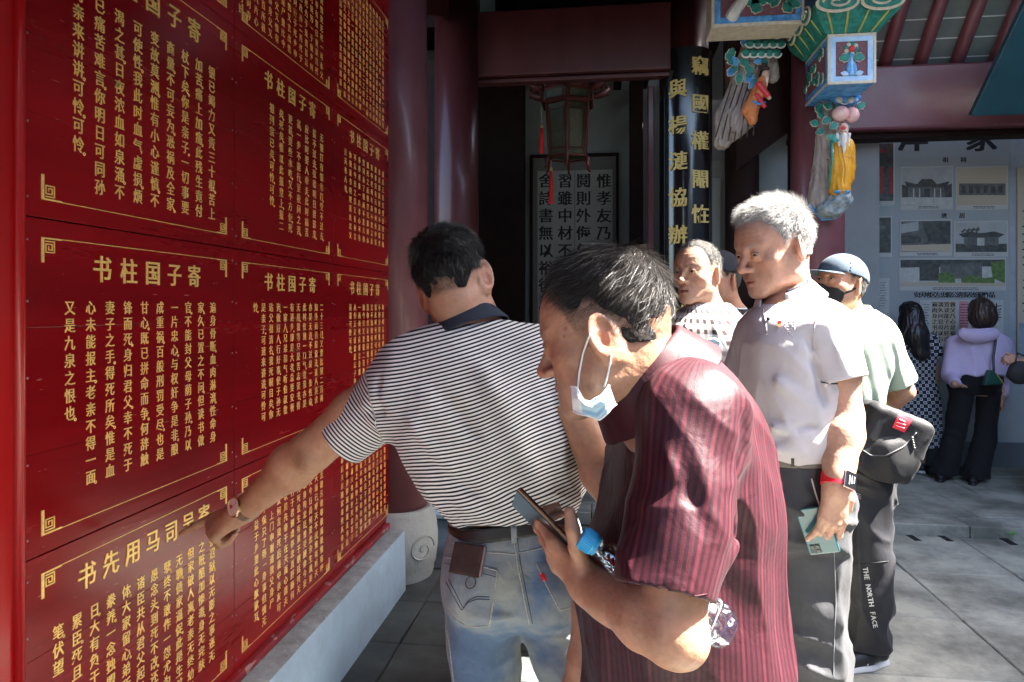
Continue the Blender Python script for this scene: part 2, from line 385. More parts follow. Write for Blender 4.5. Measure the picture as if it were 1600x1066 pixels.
def iboard(y0, y1, z0, z1, key, label, cs=.034, cp=None, rp=.0385, ts=.066, tp=None, top=None, bold=True, seed=0, ncol=None, nrow=None, res=1, slope=0):
    t = thing('inscribed_board', label, 'inscribed board', 'inscribed boards on the red wall')
    g = .0015
    # the board itself is made of three wide planks glued with fine joints
    q = random.Random(seed+3); zc = [z0+g, z0+(z1-z0)*q.uniform(.28, .38), z0+(z1-z0)*q.uniform(.62, .72), z1-g]
    for i in range(3):
        MB().box((WX-.02, y0+g, zc[i]+(.0003 if i else 0)), (WX-.0002*q.random(), y1-g, zc[i+1]-(.0003 if i < 2 else 0))).build('plank', m_red, t, bevel=.0008)
    mg = .046; ya, yb, za, zb = y0+mg, y1-mg, z0+mg*.85, z1-mg*.85
    for z in (za, zb-.0016): MB().box((WX, ya+.05, z), (WX+.0012, yb-.05, z+.0016)).build('border_line', m_gold, t)
    for (yy_, sy) in ((ya, 1), (yb, -1)):
        for (zz, sz) in ((za, 1), (zb, -1)):
            mb = MB(); corner(mb, (0, yy_, zz), sy, sz); mb.build('corner_fret', m_gold, t)
    ctr = (y0+y1)/2
    if key:
        title, cols = TXT[key]
        tp_ = tp or .0925; k = len(title); zt = top if top else z1-.098
        for i, ch in enumerate(title):
            mb = MB(); put_glyph(mb, ch, (WX, ctr+(k-1)/2*tp_-i*tp_, zt), Y, Z, X, ts, off=.006, ext=.03, bold=.010 if bold else 0, wx=.95, res=res)
            mb.build('title_character', m_gold, t)
        zs = zt-.072
    else:
        cols = dense(seed, ncol, nrow); zs = z1-.075
    n_ = len(cols); cp_ = cp or min(.063, (y1-y0-.2)/(n_-1)) ; yR = ctr+(n_-1)/2*cp_
    if cp: yR = y1-.13
    mb = MB()
    for i, col in enumerate(cols):
        r_ = 0; yc = yR-i*cp_
        for ch in col:
            if ch == '。': MB().lathe([(cs*.085, 0), (cs*.085, cs*.05), (cs*.03, cs*.05)], (0, 0, 0), 8).v; mk_ = MB().tube([(WX+.0004, yc+cs*.50+cs*.085*math.cos(a_), zs-(r_-1)*rp-cs*.95+cs*.085*math.sin(a_)) for a_ in np.linspace(0, 2*math.pi, 9)], cs*.035, 4, cap=False); mk_.build('full_stop', m_gold, t); continue
            g_ = MB() if key else mb
            put_glyph(g_, ch, (WX, yc, zs-r_*rp-cs*.5), Y, Z, X, cs, off=.006, ext=.03, bold=.008 if bold else 0, wx=.93, res=res); r_ += 1
            if key and g_.n: g_.build('text_character', m_gold, t)
    if not key: mb.build('text_lettering', m_gold, t)['kind'] = 'stuff'
    for yy_ in (y0+.012, y1-.012):
        for f in (.07, .29, .52, .76, .94):
            z = z0+(z1-z0)*f+q.uniform(-.01, .01)
            MB().sphere((WX, yy_, z), (.0012, .0028, .0028), 8).build('nail_head', m_screw, t)
    return t
ye = [1.275, 2.09, 2.91, 3.722]; ze = [.345, .985, 1.685, 2.386, 3.088]
iboard(ye[0], ye[1], ze[1], ze[2], 'A', 'red board of gold characters in the left column at eye level, above the pointing finger', top=1.587)
iboard(ye[0], ye[1], ze[2], ze[3], 'B', 'red board of gold characters in the upper left corner of the wall', cp=.067, cs=.038, rp=.042)
iboard(ye[0], ye[1], ze[0], ze[1], 'C', 'red board whose title of seven gold characters the finger is pointing at', cp=.054, cs=.034, rp=.038, tp=.078, ts=.062, top=.893)
iboard(ye[1], ye[2], ze[1], ze[2], 'D', 'red board in the middle column just above the bare pointing forearm', cp=.0555, cs=.033, rp=.0375, top=1.587)
iboard(ye[1], ye[2], ze[2], ze[3], 'E', 'red board of seven short text columns in the middle column above eye level', cp=.073, cs=.036, rp=.0405)
iboard(ye[1], ye[2], ze[0], ze[1], 'G', 'red board in the middle column below the forearm, reaching down to the kerb', cp=.055, cs=.033, rp=.0385, top=.895)
iboard(ye[2], ye[3], ze[1], ze[2], 'H', 'red board beside the round column, half hidden behind the striped shoulder', cp=.06, cs=.034, rp=.0385, top=1.587)
iboard(ye[2], ye[3], ze[2], ze[3], 'F', 'red board beside the round column above head height with a readable title', cp=.060, cs=.033, rp=.041)
iboard(ye[2], ye[3], ze[0], ze[1], None, 'red board at the far foot of the wall by the stone drum', seed=11, ncol=11, nrow=13, cs=.032)
iboard(ye[0], ye[1], ze[3], ze[4], None, 'shadowed red board high in the left column, above the top edge of the photo', seed=12, ncol=13, nrow=15, cs=.032, bold=False)
iboard(ye[1], ye[2], ze[3], ze[4], None, 'densely lettered dark red board at the top of the middle column', seed=13, ncol=14, nrow=15, cs=.032, cp=.05, bold=False)
iboard(ye[2], ye[3], ze[3], ze[4], None, 'densely lettered very dark red board at the top beside the round column', seed=14, ncol=13, nrow=15, cs=.032, cp=.05, bold=False)
# ================================================================ columns
def drum_stone(c, r, h, name, label):
    t = thing(name, label, 'column base', 'drum shaped stone column bases')
    prof = [(r*.86, 0), (r*.90, .03), (r*.90, .06), (r*.95, .075), (r, h*.45), (r*1.0, h*.6), (r*.95, h*.84), (r*.90, h*.88), (r*.90, h*.93), (r*.84, h)]
    MB().lathe(prof, c, 40).build('drum', m_stone, t, autos=40)
    for k in range(4):                                  # carved scroll relief round the belly
        th0 = -2.2+k*1.57; pts = []
        for s in np.linspace(0, 1, 40):
            a = th0+.42*(1-s)*math.cos(s*11); z = h*.47+.085*(1-s)*math.sin(s*11)
            rr = r*1.0+.001; pts.append((c[0]+rr*math.cos(a), c[1]+rr*math.sin(a), c[2]+z))
        MB().tube(pts, .006, 6).build('carved_scroll', m_stone, t, smooth=True)
    return t
def column(c, r, z0, z1, label, mat, grp='round maroon columns'):
    t = thing('column', label, 'column', grp)
    MB().tube([(c[0], c[1], z0), (c[0], c[1], (z0+z1)/2), (c[0], c[1], z1)], [r*1.0, r*1.01, r*.97], 48).build('shaft', mat, t, smooth=True)
    return t
C1 = (-1.165, 3.86)
drum_stone((C1[0], C1[1], 0), .232, .385, 'column_base', 'pale carved drum stone at the end of the blue grey kerb').location = (0, 0, 0)
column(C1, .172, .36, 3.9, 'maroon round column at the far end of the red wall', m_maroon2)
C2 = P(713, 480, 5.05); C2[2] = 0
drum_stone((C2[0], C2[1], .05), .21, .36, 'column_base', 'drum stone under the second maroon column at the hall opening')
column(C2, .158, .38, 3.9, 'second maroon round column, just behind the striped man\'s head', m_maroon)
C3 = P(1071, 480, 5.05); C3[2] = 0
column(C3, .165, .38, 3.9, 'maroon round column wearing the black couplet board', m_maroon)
drum_stone((C3[0], C3[1], .05), .22, .36, 'column_base', 'drum stone under the column with the black couplet board')
C4 = P(1277, 480, 4.95); C4[2] = 0
column(C4, .175, .38, 3.75, 'maroon round column below the painted bracket with the yellow robed figure', m_maroon2)
drum_stone((C4[0], C4[1], .05), .235, .36, 'column_base', 'drum stone under the column with the yellow robed figure')
# couplet board: a curved black plank on the column, gold brush characters
cb = thing('couplet_board', 'curved black lacquered couplet board with two rows of gold characters', 'couplet board')
rb = .185; th0 = math.atan2(-C3[1], -C3[0])
A_ = np.linspace(th0-1.5, th0+1.5, 40); ring = []
outer = [(C3[0]+rb*math.cos(a), C3[1]+rb*math.sin(a)) for a in A_]; inner = [(C3[0]+(rb-.017)*math.cos(a), C3[1]+(rb-.017)*math.sin(a)) for a in A_[::-1]]
zt_ = P(1071, 72, 4.87)[2]
MB().prism([(p[0]-C3[0], p[1]-C3[1]) for p in outer+inner], (C3[0], C3[1], .6), X, Y, Z, zt_-.6).build('board', m_black, cb, autos=35)
def on_col(px, py):
    """where the sight line meets the board"""
    a = P(px, py, 1.0)-np.array([0, 0, CAMZ]); o2 = -C3[:2]; A2 = a[0]**2+a[1]**2; B2 = 2*(a[0]*o2[0]+a[1]*o2[1]); C_ = o2@o2-(rb+.0005)**2
    s = (-B2-math.sqrt(max(0, B2*B2-4*A2*C_)))/(2*A2); p = np.array([0, 0, CAMZ])+a*s; nn = np.array([p[0]-C3[0], p[1]-C3[1], 0]); nn /= np.linalg.norm(nn)
    return p, nn
for px, chars, ys_ in ((1058, '與楊漣協辦', (139, 196, 252, 309, 367)), (1093, '竊國權閹恠', (103, 162, 220, 280, 335))):
    for ch, y_ in zip(chars, ys_):
        p, nn = on_col(px, y_); mb = MB(); tx = np.array([-nn[1], nn[0], 0])
        put_glyph(mb, ch, p, tx, Z+tx*.0, nn, .138, off=.010, ext=.022, bold=.016, res=2); mb.build('gold_character', m_goldp, cb)
for k in range(5):
    p, nn = on_col(1058 if k % 2 else 1093, 420+k*52); mb = MB(); put_glyph(mb, '之心天人事'[k], p, np.array([-nn[1], nn[0], 0]), Z, nn, .138, off=.010, ext=.022, bold=.016, res=2); mb.build('gold_character', m_goldp, cb)
# ================================================================ hall front: lintels
hf = thing('hall_doorway', 'dark maroon timber frame of the open hall doorway', 'doorway')
yl = C2[1]
def beam(x0, x1, z0, z1, y0, y1, name='lintel', mat=m_maroon, par=None, bev=.008):
    return MB().box((x0, y0, z0), (x1, y1, z1)).build(name, mat, par, bevel=bev)
zb = P(880, 112, 4.95)[2]; zt2 = P(880, 9, 4.95)[2]
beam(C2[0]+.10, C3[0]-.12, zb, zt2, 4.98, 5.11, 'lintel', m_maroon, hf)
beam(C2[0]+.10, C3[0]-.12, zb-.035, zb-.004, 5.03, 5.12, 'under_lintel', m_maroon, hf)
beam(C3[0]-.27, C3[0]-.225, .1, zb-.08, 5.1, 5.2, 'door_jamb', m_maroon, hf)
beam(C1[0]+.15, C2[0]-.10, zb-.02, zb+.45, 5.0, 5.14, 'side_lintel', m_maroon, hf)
# bracket plank between first and second column
z_a = P(700, 0, 4.6)[2]
MB().prism([(0, 3.2), (0, 4.0), (.9, 4.0), (.9, 3.55)], (C1[0]+.02, 3.98, 0), Y, Z, X, .07).build('corridor_beam', m_maroon, hf)
beam(-5, C2[0]-.12, 3.0, 3.4, 5.3, 5.45, 'side_panel_top', m_dark, hf)
MB().box((-5, 5.36, .1), (C2[0]-.16, 5.40, 3.0)).build('side_panel', m_dark, hf)
# dark board put in for the shade of the gap between the columns
gp = thing('dark_gap_board', 'narrow dark board filling the shaded gap between the two maroon columns', 'door')
pA = P(673, 480, 5.0)
MB().box((pA[0]-.40, 5.02, .1), (pA[0]+.06, 5.06, 3.30)).build('leaf', m_dark, gp)
# upper dark boards above lintel with slanted roof boards behind
MB().box((C2[0]-.5, 5.25, zt2+.02), (C3[0]+.1, 5.28, 4.3)).build('upper_panel', m_dark, hf)
MB().box((P(760, 5, 5.2)[0]-.06, 5.20, zt2-.02), (P(765, 5, 5.2)[0]+.03, 5.245, 4.0)).build('post_stub', m_board, hf)
# ---- interior
ih = thing('hall_interior', 'dim grey plastered back room of the hall with dark timber posts', 'building')
MB().box((-5, 8.3, .05), (5, 8.45, 4.6)).build('back_wall', m_wallg, ih)
MB().box((-2.5, 5.3, .05), (-2.4, 8.3, 4.6)).build('side_wall', m_wallg, ih)
pL = P(800, 480, 8.0); pR = P(1000, 480, 8.0)
for (px0, px1, Yq) in ((745, 818, 7.9), (984, 1005, 7.9), (1135, 1190, 7.2)):
    a = onY(px0, 480, Yq)[0]; b = onY(px1, 480, Yq)[0]
    MB().box((a, Yq, .05), (b, Yq+.2, 4.6)).build('inner_post', m_dark, ih, bevel=.01)
a = onY(745, 480, 7.8)[0]; b = onY(1030, 480, 7.8)[0]
MB().box((a-1, 7.6, P(800, 60, 7.8)[2]), (b+.8, 7.8, 4.6)).build('inner_beam', m_dark, ih)
# diagonal stair-like lattice screens on the left of the room
for k in range(6):
    xk = -2.38+.0; yk = 5.6+k*.42
    MB().box((xk, yk, .1), (xk+.04, yk+.05, 3.4)).build('lattice_bar', m_dark, ih)
for z in np.arange(.5, 3.4, .29):
    MB().box((-2.38, 5.5, z), (-2.35, 8.1, z+.03)).build('lattice_bar', m_dark, ih)
# partition right of black column: grey framed door & dark posts
pt = thing('partition', 'grey plastered partition with a framed door panel and dark posts behind the standing men', 'partition')
a = onY(1108, 480, 6.2)[0]; b = onY(1240, 480, 6.2)[0]
MB().box((a-.25, 6.3, .05), (2.3, 6.4, 3.3)).build('plaster', m_wallg, pt)
a1 = onY(1113, 480, 6.25)[0]; a2 = onY(1133, 480, 6.25)[0]; m_gr2 = M('grey_door_paint', (.20, .205, .20), rough=.7)
MB().box((a1-.10, 6.22, .05), (a2, 6.28, P(1120, 255, 6.2)[2])).build('door_panel', m_gr2, pt, bevel=.01)
MB().box((a1-.06, 6.205, .3), (a2-.04, 6.222, P(1120, 283, 6.2)[2])).build('door_inset', M('grey_inset', (.27, .28, .27), rough=.7), pt, bevel=.008)
for px0, px1, yq in ((1136, 1190, 5.9), (1236, 1268, 5.7)):
    a = onY(px0, 480, yq)[0]; b = onY(px1, 480, yq)[0]
    MB().tube([((a+b)/2, yq+.1, .05), ((a+b)/2, yq+.1, 3.6)], (b-a)/2, 24).build('post', m_dark, pt, smooth=True)
a = onY(1136, 480, 5.9); 
MB().prism([(0, 2.6), (.75, 3.15), (.75, 3.6), (0, 3.6)], (onY(1150, 480, 5.85)[0], 5.85, 0), X, Z, Y, .08).build('diagonal_brace', m_dark, pt)
# ================================================================ right: exhibition wall, beam, rafters
ew = thing('exhibition_wall', 'blue grey painted wall with a darker band along its foot', 'wall')
EY = 6.78
MB().box((1.95, EY, .055), (6.5, EY+.15, 3.5)).build('painted_wall', m_wallb, ew)
MB().box((1.95, EY-.012, .055), (6.5, EY-.001, onY(1500, 690, EY-.012)[2])).build('skirting_band', m_plinth, ew, bevel=.003)
bm = thing('maroon_beam', 'deep maroon beam across the top of the exhibition bay', 'beam')
bY = 6.0; z0_ = onY(1450, 200, bY)[2]; z1_ = onY(1450, 99, bY)[2]; xb0 = C4[0]+.05
MB().box((xb0, bY, z0_), (6.5, bY+.22, z1_)).build('beam', m_maroon2, bm, bevel=.02)
MB().box((xb0, bY+.10, z0_-.055), (6.5, bY+.26, z0_-.004)).build('under_board', m_dark, bm, bevel=.01)
hr = thing('hall_roof', 'grey boarded roof on round maroon rafters over the exhibition bay', 'roof')
dirr = np.array([0, -.72, .70]); dirr /= np.linalg.norm(dirr)
for px in (1332, 1385, 1440, 1497, 1556, 1612):
    a = onY(px, 92, bY+.15); L_ = 1.1
    if px < 1440: a = onY(px, 92, bY+.15)
    MB().tube([a-dirr*.25, a, a+dirr*L_], .052, 18).build('rafter', m_maroon2, hr, smooth=True)
nrm = np.array([0, .70, .72])
for k in range(9):
    s0 = -.3+k*.165; a = np.array([1.2, bY+.15, onY(1440, 92, bY)[2]])+dirr*s0+nrm*.06
    c_ = a+dirr*.155
    v = [a, a+X*5.2, c_+X*5.2, c_]; v = v+[p+nrm*.025 for p in v]
    MB().hexa(v).build('roof_board', m_board, hr)
    if k < 8:
        a = c_; c_ = a+dirr*.010; v = [a-nrm*.002, a-nrm*.002+X*5.2, c_-nrm*.002+X*5.2, c_-nrm*.002]; v = v+[p+nrm*.02 for p in v]
        MB().hexa(v).build('mortar_line', m_white, hr)
rz = bY+.15+dirr[1]*1.3; zz_ = onY(1440, 92, bY)[2]+dirr[2]*1.3+.06
MB().hexa([(1.2, rz+.02, zz_), (6.5, rz+.02, zz_), (6.5, 4.55, zz_-.35), (1.2, 4.55, zz_-.35), (1.2, rz+.02, zz_+.06), (6.5, rz+.02, zz_+.06), (6.5, 4.55, zz_-.29), (1.2, 4.55, zz_-.29)]).build('front_slope', m_board, hr)
MB().hexa([(1.2, 6.2, 3.95), (6.5, 6.2, 3.95), (6.5, 9.5, 4.9), (1.2, 9.5, 4.9), (1.2, 6.2, 4.0), (6.5, 6.2, 4.0), (6.5, 9.5, 5.0), (1.2, 9.5, 5.0)]).build('rear_slope', m_board, hr)
cr = thing('corridor_roof', 'dark timber roof over the red wall corridor, unseen eave stepped to shape the sun', 'roof')
for (ya_, yb_e, xe_) in ((-4.6, 1.42, 1.10), (1.421, 1.88, 1.38), (1.881, 2.80, 1.24)):  # eave edge, out of view, stepped strip by strip to shape the sun
    ze_ = 3.62-.67*(xe_+1.6)/2.93
    MB().hexa([(-1.6, ya_, 3.62), (xe_, ya_, ze_), (xe_, yb_e, ze_), (-1.6, yb_e, 3.62), (-1.6, ya_, 3.74), (xe_, ya_, ze_+.12), (xe_, yb_e, ze_+.12), (-1.6, yb_e, 3.74)]).build('sun_shaping_soffit', m_dark, cr)
MB().hexa([(-5, 4.45, 4.15), (1.25, 4.45, 4.15), (1.25, 9.4, 5.0), (-5, 9.4, 5.0), (-5, 4.45, 4.25), (1.25, 4.45, 4.25), (1.25, 9.4, 5.1), (-5, 9.4, 5.1)]).build('hall_slope', m_dark, cr)
for k in range(9):
    xk = -1.4+k*.3
    MB().box((xk, 4.5, 4.03), (xk+.09, 9.2, 4.14)).build('rafter', m_dark, cr)
MB().box((-1.6, 2.805, 3.62), (2.25, 4.5, 3.70)).build('sun_shaping_soffit', m_dark, cr)  # unseen strip carried further out to keep sun off the floor
MB().box((-1.6, 4.50, 3.66), (2.25, 4.58, 4.2)).build('eave_board', m_dark, cr)
# added building, unseen on the right: wall and eave placed to cut the sun
rb_ = thing('sun_cutting_building', 'unseen side building added on the right, its eave placed to cut the sun', 'building')
MB().box((5.0, -4.5, -.05), (5.2, 6.7, 4.6)).build('wall', m_wallg, rb_)
MB().hexa([(4.0, -4.5, 5.0-.9), (5.5, -4.5, 5.5-.9), (5.5, 6.7, 5.5-.9), (4.0, 6.7, 5.0-.9), (4.0, -4.5, 5.1-.9), (5.5, -4.5, 5.6-.9), (5.5, 6.7, 5.6-.9), (4.0, 6.7, 5.1-.9)]).build('eave', m_dark, rb_)
gt = thing('sky_blocking_wall', 'unseen rendered wall added behind the camera to cut down the sky light', 'wall')
MB().box((-1.7, -4.8, -.05), (5.2, -4.62, 3.9)).build('wall', m_wallg, gt)  # added out of view so less sky light reaches the upper wall
# back and left enclosing walls of the hall
MB().box((-5.1, 4.6, .05), (-5.0, 9.5, 4.9)).build('end_wall', m_wallg, ih)
MB().box((-5, 9.4, .05), (6.5, 9.5, 5.0)).build('rear_wall', m_wallg, ih)
MB().box((6.5, 4.6, .05), (6.6, 9.5, 5.0)).build('end_wall', m_wallg, ih)
# ================================================================ framed calligraphy
sc_ = thing('calligraphy_scroll', 'framed calligraphy sheet of four columns of black brush characters on the back wall', 'calligraphy')
SYq = 8.27
def yrect(px0, py0, px1, py1, yq): a = onY(px0, py0, yq); b = onY(px1, py1, yq); return a[0], b[0], b[2], a[2]
x0, x1, z0, z1 = yrect(828, 243, 967, 640, SYq)
fw = .035
for (a, b, c_, d_) in ((x0, x1, z1-fw, z1), (x0, x1, z0, z0+fw), (x0, x0+fw, z0+fw, z1-fw), (x1-fw, x1, z0+fw, z1-fw)):
    MB().box((a, SYq-.03, c_), (b, SYq+.02, d_)).build('frame_bar', m_dark, sc_, bevel=.004)
MB().box((x0+fw, SYq-.004, z0+fw), (x1-fw, SYq+.01, z1-fw)).build('mount', m_paper2, sc_)
xa, xb, za, zb3 = yrect(840, 268, 957, 620, SYq)
MB().box((xa, SYq-.008, za), ((xa+xb)/2-.004, SYq-.004, zb3)).build('paper_sheet', m_paper, sc_)
MB().box(((xa+xb)/2+.004, SYq-.008, za), (xb, SYq-.004, zb3)).build('paper_sheet', m_paper, sc_)
for px, s_ in ((943, '惟孝友乃可以齊家'), (911, '鬩則外侮何由至前'), (882, '習雖中材不至為非'), (852, '舍詩書無以裕後人')):
    mb = MB()
    for i, ch in enumerate(s_):
        c_ = onY(px, 283+i*27.2, SYq-.008); put_glyph(mb, ch, c_, X, Z, -Y, 0.175, off=.006, ext=.006, bold=.02, res=1)
    mb.build('ink_column', m_ink, sc_)
# ================================================================ palace lantern
def lantern():
    t = thing('palace_lantern', 'carved six sided hanging palace lantern with red tassels in the dark doorway', 'lantern')
    c = P(887, 199, 6.0); k = 6.0/F
    m_w = M('lantern_wood', (.10, .02, .016), rough=.45, var=.2, vs=20); m_pn = M('lantern_silk', (.035, .055, .03), rough=.6, vs=25, col2=(.09, .085, .045))
    m_ts = M('tassel_red', (.75, .02, .015), rough=.6)
    def ring(r, z, a0=math.pi/6): return [np.array([c[0]+r*math.cos(a0+i*math.pi/3), c[1]+r*math.sin(a0+i*math.pi/3), z]) for i in range(6)]
    zt, zm, zb_ = c[2]+55*k, c[2]+35*k, c[2]-48*k; r0, r1 = 44*k, 37*k
    A, B, D = ring(r0, zt), ring(r0, zm), ring(r1*.86, zb_)
    for U, L2, nm, pan in ((A, B, 'upper_panel', 1), (ring(r1, zm-.004), D, 'silk_panel', 1)):
        for i in range(6):
            j = (i+1) % 6
            q = [L2[i], L2[j], U[j], U[i]]; mid = sum(q)/4; out = mid-np.array([c[0], c[1], mid[2]]); out /= np.linalg.norm(out)
            v = [p*.94+mid*.06-out*.01 for p in q]; MB().hexa(v+[p+out*.004 for p in v]).build(nm, m_pn, t)
            for p0, p1 in ((U[i], L2[i]), (U[i], U[j]), (L2[i], L2[j])): MB().tube([p0, p1], .010, 6).build('frame_bar', m_w, t)
            # lattice frame inside panel
            e = [p*.72+mid*.28 for p in q]; mb = MB()
            for a_, b_ in ((0, 1), (1, 2), (2, 3), (3, 0)): mb.tube([e[a_], e[b_]], .005, 5)
            for a_ in range(4): mb.tube([e[a_], q[a_]], .004, 5)
            mb.build('fretwork', m_w, t)
    for i, p in enumerate(A):     # dragon head horns curling out at the top
        d = p-np.array([c[0], c[1], p[2]]); d /= np.linalg.norm(d)
        pts = [p, p+d*.05+Z*.0, p+d*.11+Z*.03, p+d*.15+Z*.07, p+d*.14+Z*.11]
        mb = MB().tube(pts, [.026, .030, .034, .026, .009], 8); mb.tube([pts[2], pts[2]+d*.05-Z*.012], [.018, .008], 7); mb.tube([pts[2]+Z*.01, pts[2]+Z*.06-d*.03], [.010, .003], 6)
        mb.build('dragon_head', m_w, t, smooth=True)
    for i, p in enumerate(D):
        d = p-np.array([c[0], c[1], p[2]]); d /= np.linalg.norm(d)
        MB().tube([p, p+d*.03-Z*.03, p+d*.02-Z*.08, p+d*.045-Z*.10], [.014, .018, .010, .012], 7).build('foot_bracket', m_w, t, smooth=True)
    MB().lathe([(r0*.98, 0), (r0*1.08, .02), (r0*.6, .04), (.01, .06)], (c[0], c[1], zt), 6).build('crown', m_w, t)
    MB().tube([(c[0], c[1], zt+.05), (c[0], c[1], 4.05)], .004, 6).build('cord', m_w, t)
    for px, y0, y1, y2 in ((846, 168, 195, 240), (861, 250, 262, 319), (913, 190, 198, 219)):
        a = P(px, y0, 5.92); b = P(px, y1, 5.92); e = P(px, y2, 5.92)
        MB().tube([a, b], .0025, 5).build('tassel_cord', m_goldp, t)
        s_ = MB().tube([b, b-Z*.03], [.010, .014], 10).build('tassel_knot', m_goldp, t, smooth=True)
        MB().tube([b-Z*.03, (b+e)/2, e], [.013, .018, .017], 12).build('tassel', m_ts, t, smooth=True)
    return t
lantern()
# ================================================================ signed distance modelling (numpy) -> quad meshes
F32 = np.float32
def V3(*a): return np.array(a, float)
def unit(v): v = np.asarray(v, float); return v/(np.linalg.norm(v)+1e-12)
def smin(a, b, k):
    if np.isscalar(k) and k <= 0: return np.minimum(a, b)
    h = np.maximum(k-np.abs(a-b), 0)/k
    return np.minimum(a, b)-h*h*k*.25
def smax(a, b, k): return -smin(-a, -b, k)
def seg(p, a, b):
    ba = b-a; t = np.clip(((p-a)@ba)/(ba@ba+1e-12), 0, 1); return t, np.linalg.norm(p-a-t[:, None]*ba, axis=1)
def rc(p, a, b, ra, rb):
    t, d = seg(p, a, b); return d-(ra+(rb-ra)*t)
def ell(p, c, r, R=None):
    q = p-c
    if R is not None: q = q@R
    r = np.asarray(r, float); k0 = np.linalg.norm(q/r, axis=1); k1 = np.linalg.norm(q/(r*r), axis=1)+1e-9
    return k0*(k0-1)/k1
def sph(p, c, r): return np.linalg.norm(p-c, axis=1)-r
_TB = np.random.default_rng(3).random((64, 64, 64)).astype(F32)*2-1
def noise(p, f=1.0, seed=0):
    q = p*f+seed*17.31; i = np.floor(q).astype(int); u = (q-i).astype(F32); u = u*u*(3-2*u); i &= 63; j = (i+1) & 63
    x0, y0, z0 = i.T; x1, y1, z1 = j.T; ux, uy, uz = u.T
    a = _TB[x0, y0, z0]*(1-ux)+_TB[x1, y0, z0]*ux; b = _TB[x0, y1, z0]*(1-ux)+_TB[x1, y1, z0]*ux
    c = _TB[x0, y0, z1]*(1-ux)+_TB[x1, y0, z1]*ux; d = _TB[x0, y1, z1]*(1-ux)+_TB[x1, y1, z1]*ux
    return (a*(1-uy)+b*uy)*(1-uz)+(c*(1-uy)+d*uy)*uz
def fbm(p, f, seed=0, o=3):
    s = 0; a = 1.0; t = 0
    for k in range(o): s = s+a*noise(p, f*2**k, seed+k); t += a; a *= .5
    return s/t
def folds(p, d, along, across, amp, seed=0, warp=.02):
    """long soft creases running along direction d"""
    d = unit(d); q = p+warp*np.stack([noise(p, 9, seed+5), noise(p, 9, seed+6), noise(p, 9, seed+7)], 1)
    t = q@d; q = (q-t[:, None]*d)*across + t[:, None]*d*along
    n = noise(q, 1.0, seed); return amp*(1-2*np.abs(n)**.8)
def stroke(p, a, b, w_, h, taper=True):
    """a single fold from a to b: h>0 raises, h<0 cuts; to be SUBTRACTED from the distance"""
    t, s = seg(p, np.asarray(a, float), np.asarray(b, float)); e = np.sin(np.clip(t, .02, .98)*math.pi)**.6 if taper else 1
    return h*np.exp(-(s/w_)**2)*e
def rbox(p, c, R, b, r):
    q = np.abs((p-c)@R)-(np.asarray(b)-r); return np.linalg.norm(np.maximum(q, 0), axis=1)+np.minimum(q.max(1), 0)-r
class SDF:
    def __init__(s): s.it = []; s.post = []
    def add(s, f, c, r, k=.02, op='u', tag=None): s.it.append((f, np.asarray(c, float), r, k, op, tag)); return s
    def rc(s, a, b, ra, rb, k=.02, op='u', tag=None):
        a = np.asarray(a, float); b = np.asarray(b, float)
        return s.add(lambda p: rc(p, a, b, ra, rb), (a+b)/2, np.linalg.norm(b-a)/2+max(ra, rb), k, op, tag)
    def ell(s, c, r, R=None, k=.02, op='u', tag=None):
        c = np.asarray(c, float); return s.add(lambda p: ell(p, c, r, R), c, max(r), k, op, tag)
    def chain(s, pts, rs, k=.01, k0=None, op='u', tag=None):
        for i in range(len(pts)-1): s.rc(pts[i], pts[i+1], rs[i], rs[i+1], k if i or k0 is None else k0, op, tag)
        return s
    def ev(s, p, only=None, skip=None):
        d = np.full(len(p), 9.0)
        for f, c, r, k, op, tg in s.it:
            if only is not None and tg not in only: continue
            if skip is not None and tg in skip: continue
            q = p-c; m = np.nonzero(np.einsum('ij,ij->i', q, q) < (r+k+.06)**2)[0]
            if not len(m): continue
            v = f(p[m])
            if op == 'u': d[m] = smin(d[m], v, k)
            elif op == 's': d[m] = smax(d[m], -v, k)
            elif op == 'i': d[m] = smax(d[m], v, k)
            elif op == 'd': d[m] = d[m]-v          # displacement
        for f in s.post: d = f(p, d)
        return d
    def bounds(s):
        lo = np.min([c-r-.02 for f, c, r, k, op, t in s.it if op == 'u'], axis=0); hi = np.max([c+r+.02 for f, c, r, k, op, t in s.it if op == 'u'], axis=0)
        return lo, hi
def polygonize(fn, lo, hi, h, B=4, slack=1.5):
    lo = np.asarray(lo, float); hi = np.asarray(hi, float)
    n = np.ceil((hi-lo)/(h*B)).astype(int)+1; H = h*B
    g = np.stack(np.meshgrid(*[np.arange(k) for k in n], indexing='ij'), -1).reshape(-1, 3)
    d = fn(lo+(g+.5)*H-h*.5)
    act = np.nonzero(np.abs(d) < H*slack)[0]
    A = np.repeat(np.repeat(np.repeat(np.clip(d, -H, H).reshape(n).astype(F32), B, 0), B, 1), B, 2)
    o = np.stack(np.meshgrid(*[np.arange(B)]*3, indexing='ij'), -1).reshape(-1, 3)
    for s in range(0, len(act), 20000):
        a = act[s:s+20000]; idx = (g[a]*B)[:, None, :]+o[None]; idx = idx.reshape(-1, 3)
        A[idx[:, 0], idx[:, 1], idx[:, 2]] = np.clip(fn(lo+idx*h), -H, H)
    A[0] = A[-1] = h*2; A[:, 0] = A[:, -1] = h*2; A[:, :, 0] = A[:, :, -1] = h*2
    gr = openvdb.FloatGrid(); gr.background = float(H); gr.copyFromArray(np.ascontiguousarray(A))
    p, q = gr.convertToQuads(0.0)
    return np.asarray(p)*h+lo, np.asarray(q)
def clean(pts, q, keep=1):
    """drop tiny stray islands"""
    return pts, q
